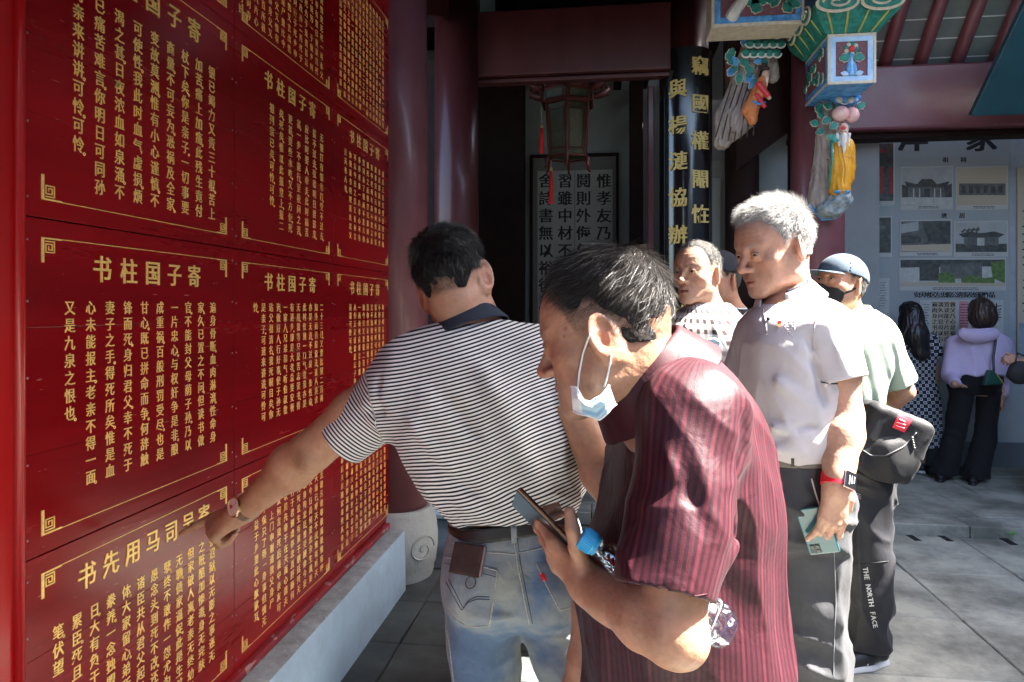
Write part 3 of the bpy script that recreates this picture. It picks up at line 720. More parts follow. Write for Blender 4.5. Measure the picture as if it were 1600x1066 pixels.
def mesh_np(name, pts, quads, mat, parent=None, attrs=None, smooth=True, label=None, flip=False):
    me = bpy.data.meshes.new(name); nv, nq = len(pts), len(quads)
    me.vertices.add(nv); me.vertices.foreach_set('co', np.asarray(pts, F32).ravel())
    me.loops.add(nq*4); me.loops.foreach_set('vertex_index', np.asarray(quads if not flip else quads[:, ::-1], np.int32).ravel())
    me.polygons.add(nq); me.polygons.foreach_set('loop_start', np.arange(nq, dtype=np.int32)*4); me.polygons.foreach_set('loop_total', np.full(nq, 4, np.int32))
    me.update(calc_edges=True); me.validate()
    me.polygons.foreach_set('use_smooth', [smooth]*len(me.polygons))
    for k, v in (attrs or {}).items():
        if v.shape[1] == 4: at = me.attributes.new(k, 'FLOAT_COLOR', 'POINT'); at.data.foreach_set('color', np.asarray(v, F32).ravel())
        else: at = me.attributes.new(k, 'FLOAT_VECTOR', 'POINT'); at.data.foreach_set('vector', np.asarray(v, F32).ravel())
    if mat: me.materials.append(mat)
    o = bpy.data.objects.new(name, me); COL.objects.link(o)
    if parent: o.parent = parent
    if label: o['label'] = label
    return o
def islands(pts, quads, minv):
    """keep only connected shells with at least minv vertices"""
    n = len(pts); par = np.arange(n)
    e = np.vstack([quads[:, [0, 1]], quads[:, [1, 2]], quads[:, [2, 3]]])
    for _ in range(200):
        m = np.minimum(par[e[:, 0]], par[e[:, 1]]); old = par.copy()
        np.minimum.at(par, e[:, 0], m); np.minimum.at(par, e[:, 1], m); par = par[par]
        if np.array_equal(old, par): break
    u, inv, cnt = np.unique(par, return_inverse=True, return_counts=True); ok = cnt[inv] >= minv
    mp = -np.ones(n, int); mp[ok] = np.arange(ok.sum()); qk = ok[quads].all(1)
    return pts[ok], mp[quads[qk]]
# ---------------------------------------------------------------- heads
def mirror(q): return np.stack([np.abs(q[:, 0]), q[:, 1], q[:, 2]], 1)
DEF = dict(w=1.0, jaw=1.0, nose=1.0, fat=0.0, cheek=1.0, brow=1.0, mouth=1.0, eye=1.0, ear=1.0, chin=1.0, open=0.0, bag=0.0, lid=1.0)
def head_sdf(q, hp):
    """q in head space: x across, y forward, z up, origin between the ears at eye level; metres"""
    g = dict(DEF); g.update(hp); w_ = g['w']
    q = q/np.array([w_, 1, 1]); m = mirror(q); A = V3
    d = ell(q, A(0, -.014, .030), (.0755, .098, .088))
    d = smin(d, ell(q, A(0, .036, .035), (.062, .052, .060)), .03)
    d = smin(d, ell(q, A(0, .026, -.032), (.061+g['fat']*.006, .057, .072)), .03)
    j = g['jaw']
    d = smin(d, rc(m, A(.047*j, .004, -.062), A(.016, .066, -.100), .021+g['fat']*.006, .017), .028)
    d = smin(d, rc(m, A(.052*j, -.002, -.030), A(.047*j, .004, -.066), .018, .020+g['fat']*.005), .025)
    d = smin(d, sph(q, A(0, .076, -.101), .0165*g['chin']), .02)
    d = smin(d, ell(q, A(0, .062, -.066), (.033, .030, .034)), .022)
    d = smin(d, ell(m, A(.044, .050, -.026), (.022*g['cheek'], .022, .020)), .025)
    if g['fat']: d = smin(d, ell(m, A(.038, .046, -.062), (.022, .024, .028)), .02)
    d = smin(d, rc(m, A(.012, .0845, .020), A(.046, .066, .023), .0095, .0085), .014)
    # sockets
    d = smax(d, -ell(m, A(.0325, .1025, .001), (.021, .021, .0125)), .016)
    # nose
    n = g['nose']
    d = smin(d, rc(q, A(0, .085, .010), A(0, .1035*1.0+.004*n, -.030), .0065, .0100*n), .012)
    d = smin(d, ell(q, A(0, .1045+.004*n, -.0345), (.0115*n, .0105*n, .0095)), .008)
    d = smin(d, ell(m, A(.0125*n, .0955, -.038), (.0080*n, .0115, .0072)), .007)
    d = smax(d, -ell(m, A(.0062, .1010, -.0455), (.0036, .0055, .0030)), .003)
    # nasolabial fold
    t, s = seg(m, A(.019, .090, -.040), A(.030, .073, -.072)); d = d+.0028*np.exp(-(s/.0035)**2)
    t, s = seg(m, A(.006, .092, .020), A(.007, .090, .034)); d = d+.0012*np.exp(-(s/.0022)**2)
    # lids with almond opening
    d = smin(d, sph(m, A(.0315, .0760, .0005), .0150), .007)
    eo = ell(m, A(.0320, .0920, -.0005), (.0145, .012, .0037*g['eye']))
    d = smax(d, -eo, .0012)
    t, s = seg(m, A(.018, .0895, .0078), A(.044, .080, .0082)); d = d+.0012*g['lid']*np.exp(-(s/.0022)**2)     # lid crease
    if g['bag']: 
        t, s = seg(m, A(.020, .088, -.012), A(.042, .078, -.013)); d = d-.0015*g['bag']*np.exp(-(s/.005)**2)
        t, s = seg(m, A(.019, .090, -.018), A(.044, .076, -.022)); d = d+.0012*g['bag']*np.exp(-(s/.003)**2)
    # lips
    mo = g['open']
    d = smin(d, rc(m, A(.004, .0915, -.0645), A(.021*g['mouth'], .0800, -.0690), .0052, .0028), .005)
    d = smin(d, rc(m, A(0, .0895, -.0755-mo*.004), A(.018*g['mouth'], .0800, -.0710-mo*.002), .0062, .0030), .005)
    d = smax(d, -ell(q, A(0, .0960, -.0698-mo*.002), (.0235*g['mouth'], .013, .0010+mo*.0032)), .002)
    d = d-.0012*np.exp(-((m[:, 0]-.003)/.003)**2-((q[:, 2]+.056)/.010)**2)*(q[:, 1] > .07)
    t, s = seg(m, A(0, .089, -.086), A(.016, .082, -.085)); d = d+.0020*np.exp(-(s/.005)**2)
    # forehead lines
    d = d+.0006*np.exp(-((np.mod(q[:, 2]-.052, .012)-.006)/.0018)**2)*(q[:, 1] > .05)*(q[:, 2] > .035)*(q[:, 2] < .075)
    # ears
    e = g['ear']; Re = rot('Z', -33)@rot('X', -8)
    c = A(.0745, -.014, -.010); qe = (m-c)@Re
    a1 = ell(qe, A(.004, 0, 0), (.0075, .0185*e, .031*e), None)
    ring = np.abs(np.sqrt((qe[:, 1]/(.016*e))**2+((qe[:, 2]-.003)/(.026*e))**2)-1)*.014
    rr = np.sqrt(ring**2+(qe[:, 0]-.0095)**2)-.0034
    ear = smin(a1, rr, .003)
    ear = smax(ear, -ell(qe, A(.0115, .002, -.003), (.0065, .0088*e, .0125*e)), .003)
    ear = smax(ear, -ell(qe, A(.0115, -.003, .014), (.0042, .0085*e, .010*e)), .003)
    ear = smin(ear, ell(qe, A(.004, .0135, -.004), (.0035, .0045, .0065)), .003)
    ear = smin(ear, ell(qe, A(.005, .004, -.028*e), (.0042, .0085, .0085)), .004)
    d = smin(d, ear, .006)
    return d
def hair_region(q, hl):
    """>0 inside the hair area. hl: front hairline height, temple, sideburn length, nape height"""
    m = np.abs(q[:, 0]); y = q[:, 1]; z = q[:, 2]
    front = z-(hl['front']+hl.get('temple', .35)*np.clip(m-.02, 0, .05)*-1*0)     # front limit
    # limit line in the side view: a smooth curve z_lim(y)
    ys = np.array([-.13, -.09, -.05, -.030, -.020, .002, .010, .022, .034, .050, .070, .09])
    zs = np.array([hl['nape'], hl['nape'], hl['nape']+.006, hl['nape']+.016, .004, .013, hl['burn'], hl['burn']+.004, .036, hl['front']-.014-hl.get('rec', 0)*0, hl['front']-.004, hl['front']])
    lim = np.interp(y, ys, zs)
    lim = lim+hl.get('side', 0)*np.clip((m-.046)/.022, 0, 1)*(z < .01)*(y < -.005)
    lim = lim+hl.get('rec', 0)*np.exp(-((m-.045)/.018)**2)*(y > .02)
    return z-lim
def hair_sdf(q, hp, hl, th=.008):
    g = dict(DEF); g.update(hp); q0 = q; q = q/np.array([g['w'], 1, 1])
    d = ell(q, V3(0, -.014, .030), (.0755, .098, .088)); d = smin(d, ell(q, V3(0, .036, .035), (.062, .052, .060)), .03)
    d = smin(d, rc(mirror(q), V3(.03, -.045, -.03), V3(.02, -.04, -.07), .038, .035), .03)
    r = hair_region(q, hl)
    s_ = np.clip((r-.004)/hl.get('fade', .04), 0, 1); s_ = s_*s_*(3-2*s_)
    t = (th+.002)*s_*(1+hl.get('top', 0)*np.clip((q[:, 2]-.05)/.05, 0, 1))-.002
    d = d-t
    d = d-.0016*noise(q0*np.array([1, .5, 1]), 130, 4)-.0025*noise(q0, 45, 8)*(th > .005)
    return smax(d, -(r-.002)*.8, .003)
SK = dict(base=(.52, .27, .165), lip=(.36, .12, .095), red=(.56, .20, .12))
def skin_color(pts, q=None, hp=None, hl=None, base=(.52, .27, .165), hairc=(.02, .018, .016), stubble=.0, lipc=None, seed=0, gray=0.0, scalp=.75, brow=.9):
    n = len(pts); c = np.tile(np.array(base), (n, 1))
    v = 1+.15*fbm(pts, 26, seed+1)+.10*noise(pts, 160, seed+2); c = c*v[:, None]
    c[:, 0] *= 1+.05*noise(pts, 35, seed+3)
    if q is not None:
        g = dict(DEF); g.update(hp or {}); m = mirror(q/np.array([g['w'], 1, 1])); A = V3
        inh = (np.linalg.norm(q, axis=1) < .17)
        def mixc(mask, col): 
            nonlocal c; mask = np.clip(mask, 0, 1)[:, None]*inh[:, None]; c = c*(1-mask)+np.array(col)*mask
        red = np.array(base)*np.array([1.06, .74, .70])
        mixc(.55*np.exp(-(np.linalg.norm(m-A(0, .110, -.036), axis=1)/.02)**2), red)
        mixc(.45*np.exp(-(np.linalg.norm(m-A(.048, .062, -.028), axis=1)/.024)**2), red)
        mixc(.6*np.exp(-(np.linalg.norm((m-A(.084, -.016, -.012))/np.array([.5, 1, 1.5]), axis=1)/.020)**2), red)
        lp = np.abs(q[:, 2]+.0698)/.0095; lx = m[:, 0]/(.0235*g['mouth'])
        lip = np.clip(1.3-(lp**2+lx**2)*1.15, 0, 1)*(q[:, 1] > .07)
        mixc(lip*.85, lipc or np.array(base)*np.array([.80, .50, .50]))
        t, s = seg(m, A(0, .095, -.0698), A(.022*g['mouth'], .083, -.0698)); mixc(.85*np.exp(-(s/.0022)**2), (.10, .03, .025))
        # eye line and brows
        t, s = seg(m, A(.0195, .090, .0022), A(.033, .092, .0052)); t2, s2 = seg(m, A(.033, .092, .0052), A(.046, .083, .0015)); s = np.minimum(s, s2)
        mixc(.95*np.exp(-(s/.0019)**2), (.03, .015, .01))
        mixc(.35*np.exp(-(np.linalg.norm((m-A(.032, .088, -.010))/np.array([1.8, 1, .7]), axis=1)/.010)**2), np.array(base)*np.array([.72, .60, .60]))
        t, s = seg(m, A(.014, .095, .0175), A(.032, .088, .0245)); t2, s2 = seg(m, A(.032, .088, .0245), A(.049, .073, .0195)); s = np.minimum(s, s2)
        bz = np.exp(-(s/.0042)**2)*(.75+.5*noise(q*np.array([1, 1, 1]), 420, seed+9)); mixc(brow*bz, np.array(hairc)*1.0+.01)
        if stubble:
            sb = np.clip((-.045-q[:, 2])/.02, 0, 1)*np.clip((q[:, 1]-.0)/.03, 0, 1)*(.7+.4*noise(q, 600, seed+4)); mixc(stubble*sb, np.array([.16, .12, .10]))
        if hl is not None:
            r = hair_region(q/np.array([g['w'], 1, 1]), hl); top = np.clip((r+.004)/.014, 0, 1)*(.75+.35*noise(q, 500, seed+5))
            ear_ = np.clip((m[:, 0]-.068)/.006, 0, 1)*np.exp(-(np.linalg.norm((m-A(.086, -.014, -.010))/np.array([.55, 1, 1.6]), axis=1)/.02)**4)
            mixc(scalp*top*(1-ear_), hairc)
    return np.hstack([np.clip(c, 0, 1), np.ones((n, 1))])
m_skin = M('skin', (.5, .3, .2), rough=.46, attr='col', bump=.0011, bs=130, sss=.08, spec=.45)
m_eye = M('eye_white', (.62, .58, .54), rough=.15, coat=.6)
m_iris = M('eye_iris', (.018, .010, .007), rough=.08, coat=.8)
def frame_from(fwd, up=(0, 0, 1), roll=0.0):
    """columns: x (subject's right-hand side seen from behind), y forward, z up"""
    f = unit(fwd); x = unit(np.cross(f, up)); z = np.cross(x, f)
    R = np.stack([x, f, z], 1)
    if roll: R = R@np.array(Matrix.Rotation(math.radians(roll), 3, 'Y'))
    return R
def ribbon(name, roots, dirs, lens, wid, mat, parent, bend=None, segs=3, cols=None):
    """many thin tapered hair blades as one mesh; bend = vector field added along the length"""
    n = len(roots); side = np.cross(dirs, RNG.normal(size=(n, 3))); side /= np.linalg.norm(side, axis=1)[:, None]+1e-9
    ring = []
    for k in range(segs+1):
        t = k/segs; p = roots+dirs*(lens*t)[:, None]
        if bend is not None: p = p+bend*((lens*t*t)[:, None])
        ww = wid*(1-t*.85)
        ring.append(np.stack([p-side*ww[:, None]/2, p+side*ww[:, None]/2], 1))
    Vv = np.stack(ring, 1).reshape(n, -1, 3); base = (np.arange(n)*(segs+1)*2)[:, None, None]
    q = np.array([[2*k, 2*k+1, 2*k+3, 2*k+2] for k in range(segs)])[None]+base
    at = None
    if cols is not None: at = {'col': np.repeat(cols, (segs+1)*2, axis=0)}
    return mesh_np(name, Vv.reshape(-1, 3), q.reshape(-1, 4), mat, parent, at, smooth=True)
def make_head(S, c, R, hp, sc=1.0):
    """adds the head to SDF S"""
    c = np.asarray(c, float); S.add(lambda p: head_sdf(((p-c)@R)/sc, hp)*sc, c, .15*sc, .02, 'u', 'head')
def eyes(parent, c, R, hp, sc=1.0, look=(0, 1, 0)):
    g = dict(DEF); g.update(hp)
    for sx in (-1, 1):
        e = np.array([sx*.0315*g['w'], .0760, .0005])
        b = MB().sphere((0, 0, 0), .0128*sc, 16); o = b.build('eyeball', m_eye, parent, smooth=True)
        o.data.transform(Matrix.Translation(Vector(c+R@e*sc)))
        l = unit(np.array(look)); pe = c+R@(e*sc+l*.0128*.78*sc); u = R@l
        x = unit(np.cross(u, V3(0, 0, 1))); y = np.cross(x, u); Rm = np.stack([x, y, u], 1)
        MB().lathe([(.0001, .0032*sc), (.004*sc, .0026*sc), (.0064*sc, .0010*sc), (.0066*sc, -.002*sc)], pe, 16, R=Rm).build('iris', m_iris, o, smooth=True)
def make_hair(parent, c, R, hp, hl, sc=1.0, th=.008, n=6000, ln=.012, wid=.0007, lift=.5, fall=(0, .2, -.6), mat=None, shell_mat=None, cols=None, h=.003, spread=.25, crown=None, lf=None, name='hair'):
    c = np.asarray(c, float)
    fn = lambda p: hair_sdf(((p-c)@R)/sc, hp, hl, th)*sc
    pts, q = polygonize(fn, c-.16*sc, c+.17*sc, h); pts, q = islands(pts, q, 200)
    o = mesh_np(name, pts, q, shell_mat or mat, parent, {'col': cols(pts, ((pts-c)@R)/sc)} if cols else None)
    # strands rooted on the shell
    me = o.data; N = np.zeros(len(me.vertices)*3); me.vertices.foreach_get('normal', N); N = N.reshape(-1, 3)
    L_ = ((pts-c)@R)/sc; out = unit3(L_-np.array([0, -.01, .02])); ok = np.nonzero(((N@R)*out).sum(1) > .25)[0]
    if not len(ok) or n == 0: return o
    id_ = RNG.choice(ok, n); r0 = pts[id_]+RNG.normal(size=(n, 3))*h*.5; Nn = N[id_]; ql = L_[id_]
    if crown is None: fl = np.tile(np.array(fall, float), (n, 1))
    else: fl = crown(ql)
    fl = fl@R.T; fl = fl-Nn*(fl*Nn).sum(1)[:, None]
    d = unit3(Nn*lift+unit3(fl)*(1-lift)+RNG.normal(size=(n, 3))*spread)
    ll = ln*(RNG.uniform(.5, 1.25, n))*np.clip(hair_region(ql/np.array([hp.get('w', 1), 1, 1]), hl)/.03, .45, 1)
    if lf is not None: ll = ll*lf(ql)
    ribbon('hair_strands', r0-d*.002, d, ll*sc, np.full(n, wid), mat, o, bend=unit3(fl)*.35-Nn*.12, cols=cols(r0, ql) if cols else None)
    return o
def unit3(v): return v/(np.linalg.norm(v, axis=1)[:, None]+1e-9)
# ---------------------------------------------------------------- hands
def hand(S, wr, d, n, thumb_side, curl, L=.185, spread=1.0, thumb=None, r=1.0, sep=1.0):
    """wr wrist point, d towards the knuckles, n out of the back of the hand, thumb_side +1/-1 along cross(d,n).
    curl: for index..little a triple of bend angles; thumb: list of 3 directions*lengths in (d,n,s) space"""
    d = unit(d); n = unit(n-d*np.dot(d, n)); s = np.cross(d, n)*thumb_side; k = L/.185
    K = [wr+d*.088*k+s*.030*k, wr+d*.092*k+s*.010*k, wr+d*.088*k-s*.010*k, wr+d*.079*k-s*.028*k]
    tips = []
    S.rc(wr-d*.02, wr+d*.02*k, .026*r, .027*r, .02, tag='hand')
    for i, kp in enumerate(K):
        b = wr+d*.018*k+s*(.016-.011*i)*k*.9
        S.rc(b, kp-n*.002, .0145*r, .0112*r, .014, tag='hand')
    S.rc(wr+d*.03*k-n*.006, wr+d*.06*k-n*.006, .017, .015, .02, tag='hand')
    lens = [(.043, .025, .021), (.047, .029, .022), (.043, .027, .021), (.034, .020, .018)]
    ang0 = [6, 1, -4, -10]
    for i, kp in enumerate(K):
        a = 0; p = kp; rr = [.0098, .0090, .0080, .0070] if i < 3 else [.0085, .0078, .0070, .0062]
        rr = [x*r for x in rr]
        sp = math.radians(ang0[i]*spread); d0 = unit(d*math.cos(sp)+s*math.sin(sp))
        pts = [kp-n*.001]
        for j in range(3):
            a += math.radians(curl[i][j]); dr = d0*math.cos(a)-n*math.sin(a); p = p+dr*lens[i][j]*k; pts.append(p)
        for j in range(3):
            S.rc(pts[j], pts[j+1], rr[j], rr[j+1], .006 if j == 0 else .003, tag='hand')
        S.ell(pts[1]+n*.001, (rr[1]*1.06,)*3, k=.004, tag='hand'); tips.append(pts)
    if thumb is None: thumb = [(.55, -.2, .75), (.75, -.25, .45), (.85, -.25, .25)]
    p = wr+d*.022*k+s*.020*k-n*.006; tl = (.044, .032, .027); tr = [.0145, .0118, .0105, .0088]; tp = [p]
    for j in range(3):
        v = unit(d*thumb[j][0]+n*thumb[j][1]+s*thumb[j][2]); p = p+v*tl[j]*k; tp.append(p)
    for j in range(3): S.rc(tp[j], tp[j+1], tr[j]*r, tr[j+1]*r, .016 if j == 0 else .004, tag='hand')
    tips.append(tp); return tips
def arm(S, sh, el, wr, ru=.048, re=.040, rw=.027, bulge=(0, 0, 0)):
    sh, el, wr = [np.asarray(x, float) for x in (sh, el, wr)]
    S.rc(sh, sh+(el-sh)*.5, ru, (ru+re)/2+.002, .02, tag='arm'); S.rc(sh+(el-sh)*.5, el, (ru+re)/2+.002, re*.95, .02, tag='arm')
    m_ = el+(wr-el)*.28+np.asarray(bulge, float)
    S.rc(el, m_, re*.95, re*1.07, .015, tag='arm'); S.rc(m_, el+(wr-el)*.7, re*1.07, rw*1.18, .015, tag='arm'); S.rc(el+(wr-el)*.7, wr, rw*1.18, rw, .015, tag='arm')
# ---------------------------------------------------------------- lofts: garments and trunks as stacked ellipses read at several heights
def loft_items(S, lv, n=2.3, k=.02, tag='trunk', pad=0.0, cap=.012):
    """lv: list of (centre xyz, half width, half depth, angle deg); ordered top to bottom; ellipses are horizontal"""
    lv = sorted(lv, key=lambda l: l[0][2]); zs = np.array([l[0][2] for l in lv]); C_ = np.array([l[0] for l in lv]); rx = np.array([l[1] for l in lv])+pad; ry = np.array([l[2] for l in lv])+pad
    an = np.radians([l[3] if len(l) > 3 else 0 for l in lv])
    # smooth the tables
    zf = np.linspace(zs[0], zs[-1], 80)
    def sm(v):
        v = np.interp(zf, zs, v); kk = np.array([1, 2, 3, 4, 3, 2, 1.]); kk /= kk.sum(); e = np.pad(v, 3, mode='edge'); return np.convolve(e, kk, 'valid')
    cx, cy, ax, ay, aa = sm(C_[:, 0]), sm(C_[:, 1]), sm(rx), sm(ry), sm(an)
    def f(p):
        z = p[:, 2]; zc = np.clip(z, zs[0], zs[-1])
        x = p[:, 0]-np.interp(zc, zf, cx); y = p[:, 1]-np.interp(zc, zf, cy); a = np.interp(zc, zf, aa); ca, sa = np.cos(a), np.sin(a)
        u = x*ca+y*sa; v = -x*sa+y*ca; A = np.interp(zc, zf, ax); B_ = np.interp(zc, zf, ay)
        k0 = (np.abs(u/A)**n+np.abs(v/B_)**n)**(1/n)
        d = (k0-1)*np.minimum(A, B_)*.9
        return smax(d, np.maximum(z-zs[-1], zs[0]-z), cap)
    c = C_.mean(0); r = np.linalg.norm(np.vstack([C_-c]), axis=1).max()+max(rx.max(), ry.max())
    S.add(f, c, r, k, 'u', tag); return f
def pxlv(rows):
    """rows of (py, pxLeft, pxRight, depth, half depth): ellipses facing the camera axis, measured in the photograph"""
    out = []
    for py, a, b, d, ry in rows:
        c = P((a+b)/2, py, d); c[2] = P((a+b)/2, py, d-.85*ry)[2]; out.append((c, (b-a)/2/F*d, ry, 7.5))
    return out
def garment(name, S, mat, parent, h=.004, attrs=None, lo=None, hi=None, label=None, minv=400, skip=None):
    l, u = S.bounds(); lo = l if lo is None else np.maximum(l, lo); hi = u if hi is None else np.minimum(u, hi)
    pts, q = polygonize(S.ev, lo-.01, hi+.01, h); pts, q = islands(pts, q, minv)
    at = {k: f(pts) for k, f in (attrs or {}).items()}
    return mesh_np(name, pts, q, mat, parent, at, label=label)
def join_np(name, shells, mat, parent, label=None):
    P_, Q, Cc = [], [], []; n = 0
    for p, q, c in shells: P_.append(p); Q.append(q+n); Cc.append(c); n += len(p)
    return mesh_np(name, np.vstack(P_), np.vstack(Q), mat, parent, {'col': np.vstack(Cc)}, label=label)
def px_of(p):
    q = np.asarray(p, float)-np.array([0, 0, CAMZ]); u = q[0]*CY+q[1]*SY; d = -q[0]*SY+q[1]*CY; return (round(800+F*u/d), round(480-F*q[2]/d), round(float(d), 2))
# ================================================================ cloth, decals, small wearables
def cloth(name, kind, c1, c2, period=.0127, duty=.45, c3=None, rough=.85, crumple=.0025, cs=16, soft=.06, sheen=.03, var=.06, weave=True):
    m = bpy.data.materials.new(name); m.use_nodes = True; t = m.node_tree; b = t.nodes['Principled BSDF']; L = t.links.new
    b.inputs['Roughness'].default_value = rough; b.inputs['Specular IOR Level'].default_value = .25; b.inputs['Sheen Weight'].default_value = sheen
    tc = t.nodes.new('ShaderNodeTexCoord')
    def math_(op, a, bb=None):
        n = t.nodes.new('ShaderNodeMath'); n.operation = op
        for i, v in enumerate((a, bb)):
            if v is None: continue
            if isinstance(v, (int, float)): n.inputs[i].default_value = v
            else: L(v, n.inputs[i])
        return n.outputs[0]
    def mix(f, a, bb):
        n = t.nodes.new('ShaderNodeMix'); n.data_type = 'RGBA'
        if isinstance(f, (int, float)): n.inputs[0].default_value = f
        else: L(f, n.inputs[0])
        for i, v in ((6, a), (7, bb)):
            if isinstance(v, tuple): n.inputs[i].default_value = v+(1,)
            else: L(v, n.inputs[i])
        return n.outputs[2]
    col = c1
    if kind != 'plain':
        a = t.nodes.new('ShaderNodeAttribute'); a.attribute_name = 'st'; sp = t.nodes.new('ShaderNodeSeparateXYZ'); L(a.outputs['Vector'], sp.inputs[0])
        def band(src, per, du, sft=soft):     # 1 inside the band, soft edged
            f = math_('FRACT', math_('MULTIPLY', src, 1/per)); dd = math_('ABSOLUTE', math_('SUBTRACT', f, .5))
            mr = t.nodes.new('ShaderNodeMapRange'); L(dd, mr.inputs[0]); mr.inputs[1].default_value = du/2-sft; mr.inputs[2].default_value = du/2+sft; mr.inputs[3].default_value = 1; mr.inputs[4].default_value = 0
            return mr.outputs[0]
        if kind == 'stripe': col = mix(band(sp.outputs[0], period, duty), c1, c2)
        if kind == 'shadow_stripe':
            k = band(sp.outputs[0], period, duty); k2 = band(sp.outputs[0], period*4, .12, .03); col = mix(k, c1, c2); col = mix(math_('MULTIPLY', k2, .35), col, c3)
        if kind == 'plaid':
            kx = band(sp.outputs[0], period, duty); ky = band(sp.outputs[1], period, duty); k = math_('MULTIPLY', math_('ADD', kx, ky), .5)
            kx2 = band(sp.outputs[0], period/2, .18); ky2 = band(sp.outputs[1], period/2, .18)
            col = mix(k, c1, c2); col = mix(math_('MULTIPLY', math_('ADD', kx2, ky2), .22), col, c3)
        if kind == 'dots':
            fx = math_('SUBTRACT', math_('FRACT', math_('MULTIPLY', sp.outputs[0], 1/period)), .5); fy = math_('SUBTRACT', math_('FRACT', math_('MULTIPLY', sp.outputs[1], 1/period)), .5)
            ax = math_('ABSOLUTE', fx); ay = math_('ABSOLUTE', fy); r1 = math_('ABSOLUTE', math_('SUBTRACT', math_('ADD', ax, ay), .36))
            k = math_('LESS_THAN', r1, .085); k2 = math_('LESS_THAN', math_('MAXIMUM', ax, ay), .07); col = mix(math_('MAXIMUM', k, k2), c1, c2)
    n = t.nodes.new('ShaderNodeTexNoise'); n.inputs['Scale'].default_value = 30; n.inputs['Detail'].default_value = 8; n.inputs['Roughness'].default_value = .75; L(tc.outputs['Object'], n.inputs['Vector'])
    mr = t.nodes.new('ShaderNodeMapRange'); mr.inputs[1].default_value = .3; mr.inputs[2].default_value = .7; mr.inputs[3].default_value = 1-var; mr.inputs[4].default_value = 1+var; L(n.outputs[0], mr.inputs[0])
    v = t.nodes.new('ShaderNodeVectorMath'); v.operation = 'SCALE'; L(mr.outputs[0], v.inputs['Scale'])
    if isinstance(col, tuple): v.inputs[0].default_value = col
    else: L(col, v.inputs[0])
    if kind == 'plain' and c2 is not None:
        n5 = t.nodes.new('ShaderNodeTexNoise'); n5.inputs['Scale'].default_value = 9; n5.inputs['Detail'].default_value = 5; L(tc.outputs['Object'], n5.inputs['Vector'])
        r5 = t.nodes.new('ShaderNodeMapRange'); r5.inputs[1].default_value = .38; r5.inputs[2].default_value = .62; L(n5.outputs[0], r5.inputs[0]); L(mix(r5.outputs[0], c1, c2), v.inputs[0])
    L(v.outputs[0], b.inputs['Base Color'])
    n2 = t.nodes.new('ShaderNodeTexNoise'); n2.inputs['Scale'].default_value = cs; n2.inputs['Detail'].default_value = 3; n2.inputs['Distortion'].default_value = .6; L(tc.outputs['Object'], n2.inputs['Vector'])
    bp = t.nodes.new('ShaderNodeBump'); bp.inputs['Distance'].default_value = crumple; L(n2.outputs[0], bp.inputs['Height'])
    if weave:
        n3 = t.nodes.new('ShaderNodeTexNoise'); n3.inputs['Scale'].default_value = 700; n3.inputs['Detail'].default_value = 2; L(tc.outputs['Object'], n3.inputs['Vector'])
        b2 = t.nodes.new('ShaderNodeBump'); b2.inputs['Distance'].default_value = .00035; L(n3.outputs[0], b2.inputs['Height']); L(bp.outputs[0], b2.inputs['Normal']); L(b2.outputs[0], b.inputs['Normal'])
    else: L(bp.outputs[0], b.inputs['Normal'])
    MATS[name] = m; return m
def tree(*objs):
    """ray target made of one or several finished meshes"""
    V, Fc = [], []; n = 0
    for o in objs:
        me = o.data; a = np.zeros(len(me.vertices)*3); me.vertices.foreach_get('co', a); a = a.reshape(-1, 3)
        V += a.tolist(); Fc += [tuple(i+n for i in p.vertices) for p in me.polygons]; n += len(a)
    return BVHTree.FromPolygons(V, Fc)
EYE0 = Vector((0, 0, CAMZ))
def hit(bvh, px, py, off=.001):
    """the surface point seen at a photograph pixel, lifted off by `off`; returns point, normal or None"""
    d = Vector(P(px, py, 1.0))-EYE0; d.normalize(); loc, nr, i, dist = bvh.ray_cast(EYE0, d, 12)
    if loc is None: return None, None
    if nr.dot(d) > 0: nr = -nr
    return np.array(loc)+np.array(nr)*off, np.array(nr)
def resample(pl, n):
    pl = np.asarray(pl, float); s = np.r_[0, np.cumsum(np.linalg.norm(np.diff(pl, axis=0), axis=1))]; t = np.linspace(0, s[-1], n)
    return np.stack([np.interp(t, s, pl[:, k]) for k in range(pl.shape[1])], 1)
def seam(name, bvh, pl, r, mat, parent, n=24, off=.0008, sides=6):
    pts = [hit(bvh, *p, off)[0] for p in resample(pl, n)]; pts = [p for p in pts if p is not None]
    if len(pts) < 3: return None
    pts = np.array(pts); 
    for _ in range(1): pts[1:-1] = (pts[:-2]+2*pts[1:-1]+pts[2:])/4
    return MB().tube(pts, r, sides).build(name, mat, parent, smooth=True)
def patch(name, bvh, left, right, mat, parent, nu=18, nv=18, th=.002, off=.001, label=None):
    A = resample(left, nv); B_ = resample(right, nv); G = []
    for i in range(nv):
        for k in range(nu):
            t = k/(nu-1); q = A[i]*(1-t)+B_[i]*t; p, n = hit(bvh, q[0], q[1], 0)
            if p is None: return None
            G.append((p, n))
    Pp = np.array([g[0] for g in G]).reshape(nv, nu, 3); N = np.array([g[1] for g in G]).reshape(nv, nu, 3)
    for _ in range(2): N[1:-1, 1:-1] = (N[:-2, 1:-1]+N[2:, 1:-1]+N[1:-1, :-2]+N[1:-1, 2:]+N[1:-1, 1:-1])/5
    N /= np.linalg.norm(N, axis=2)[..., None]
    e = np.ones((nv, nu)); e[0] = e[-1] = 0; e[:, 0] = e[:, -1] = 0
    T = Pp+N*(off+th*e[..., None]); mb = MB().grid(T)
    o = mb.build(name, mat, parent, smooth=True, label=label); return o
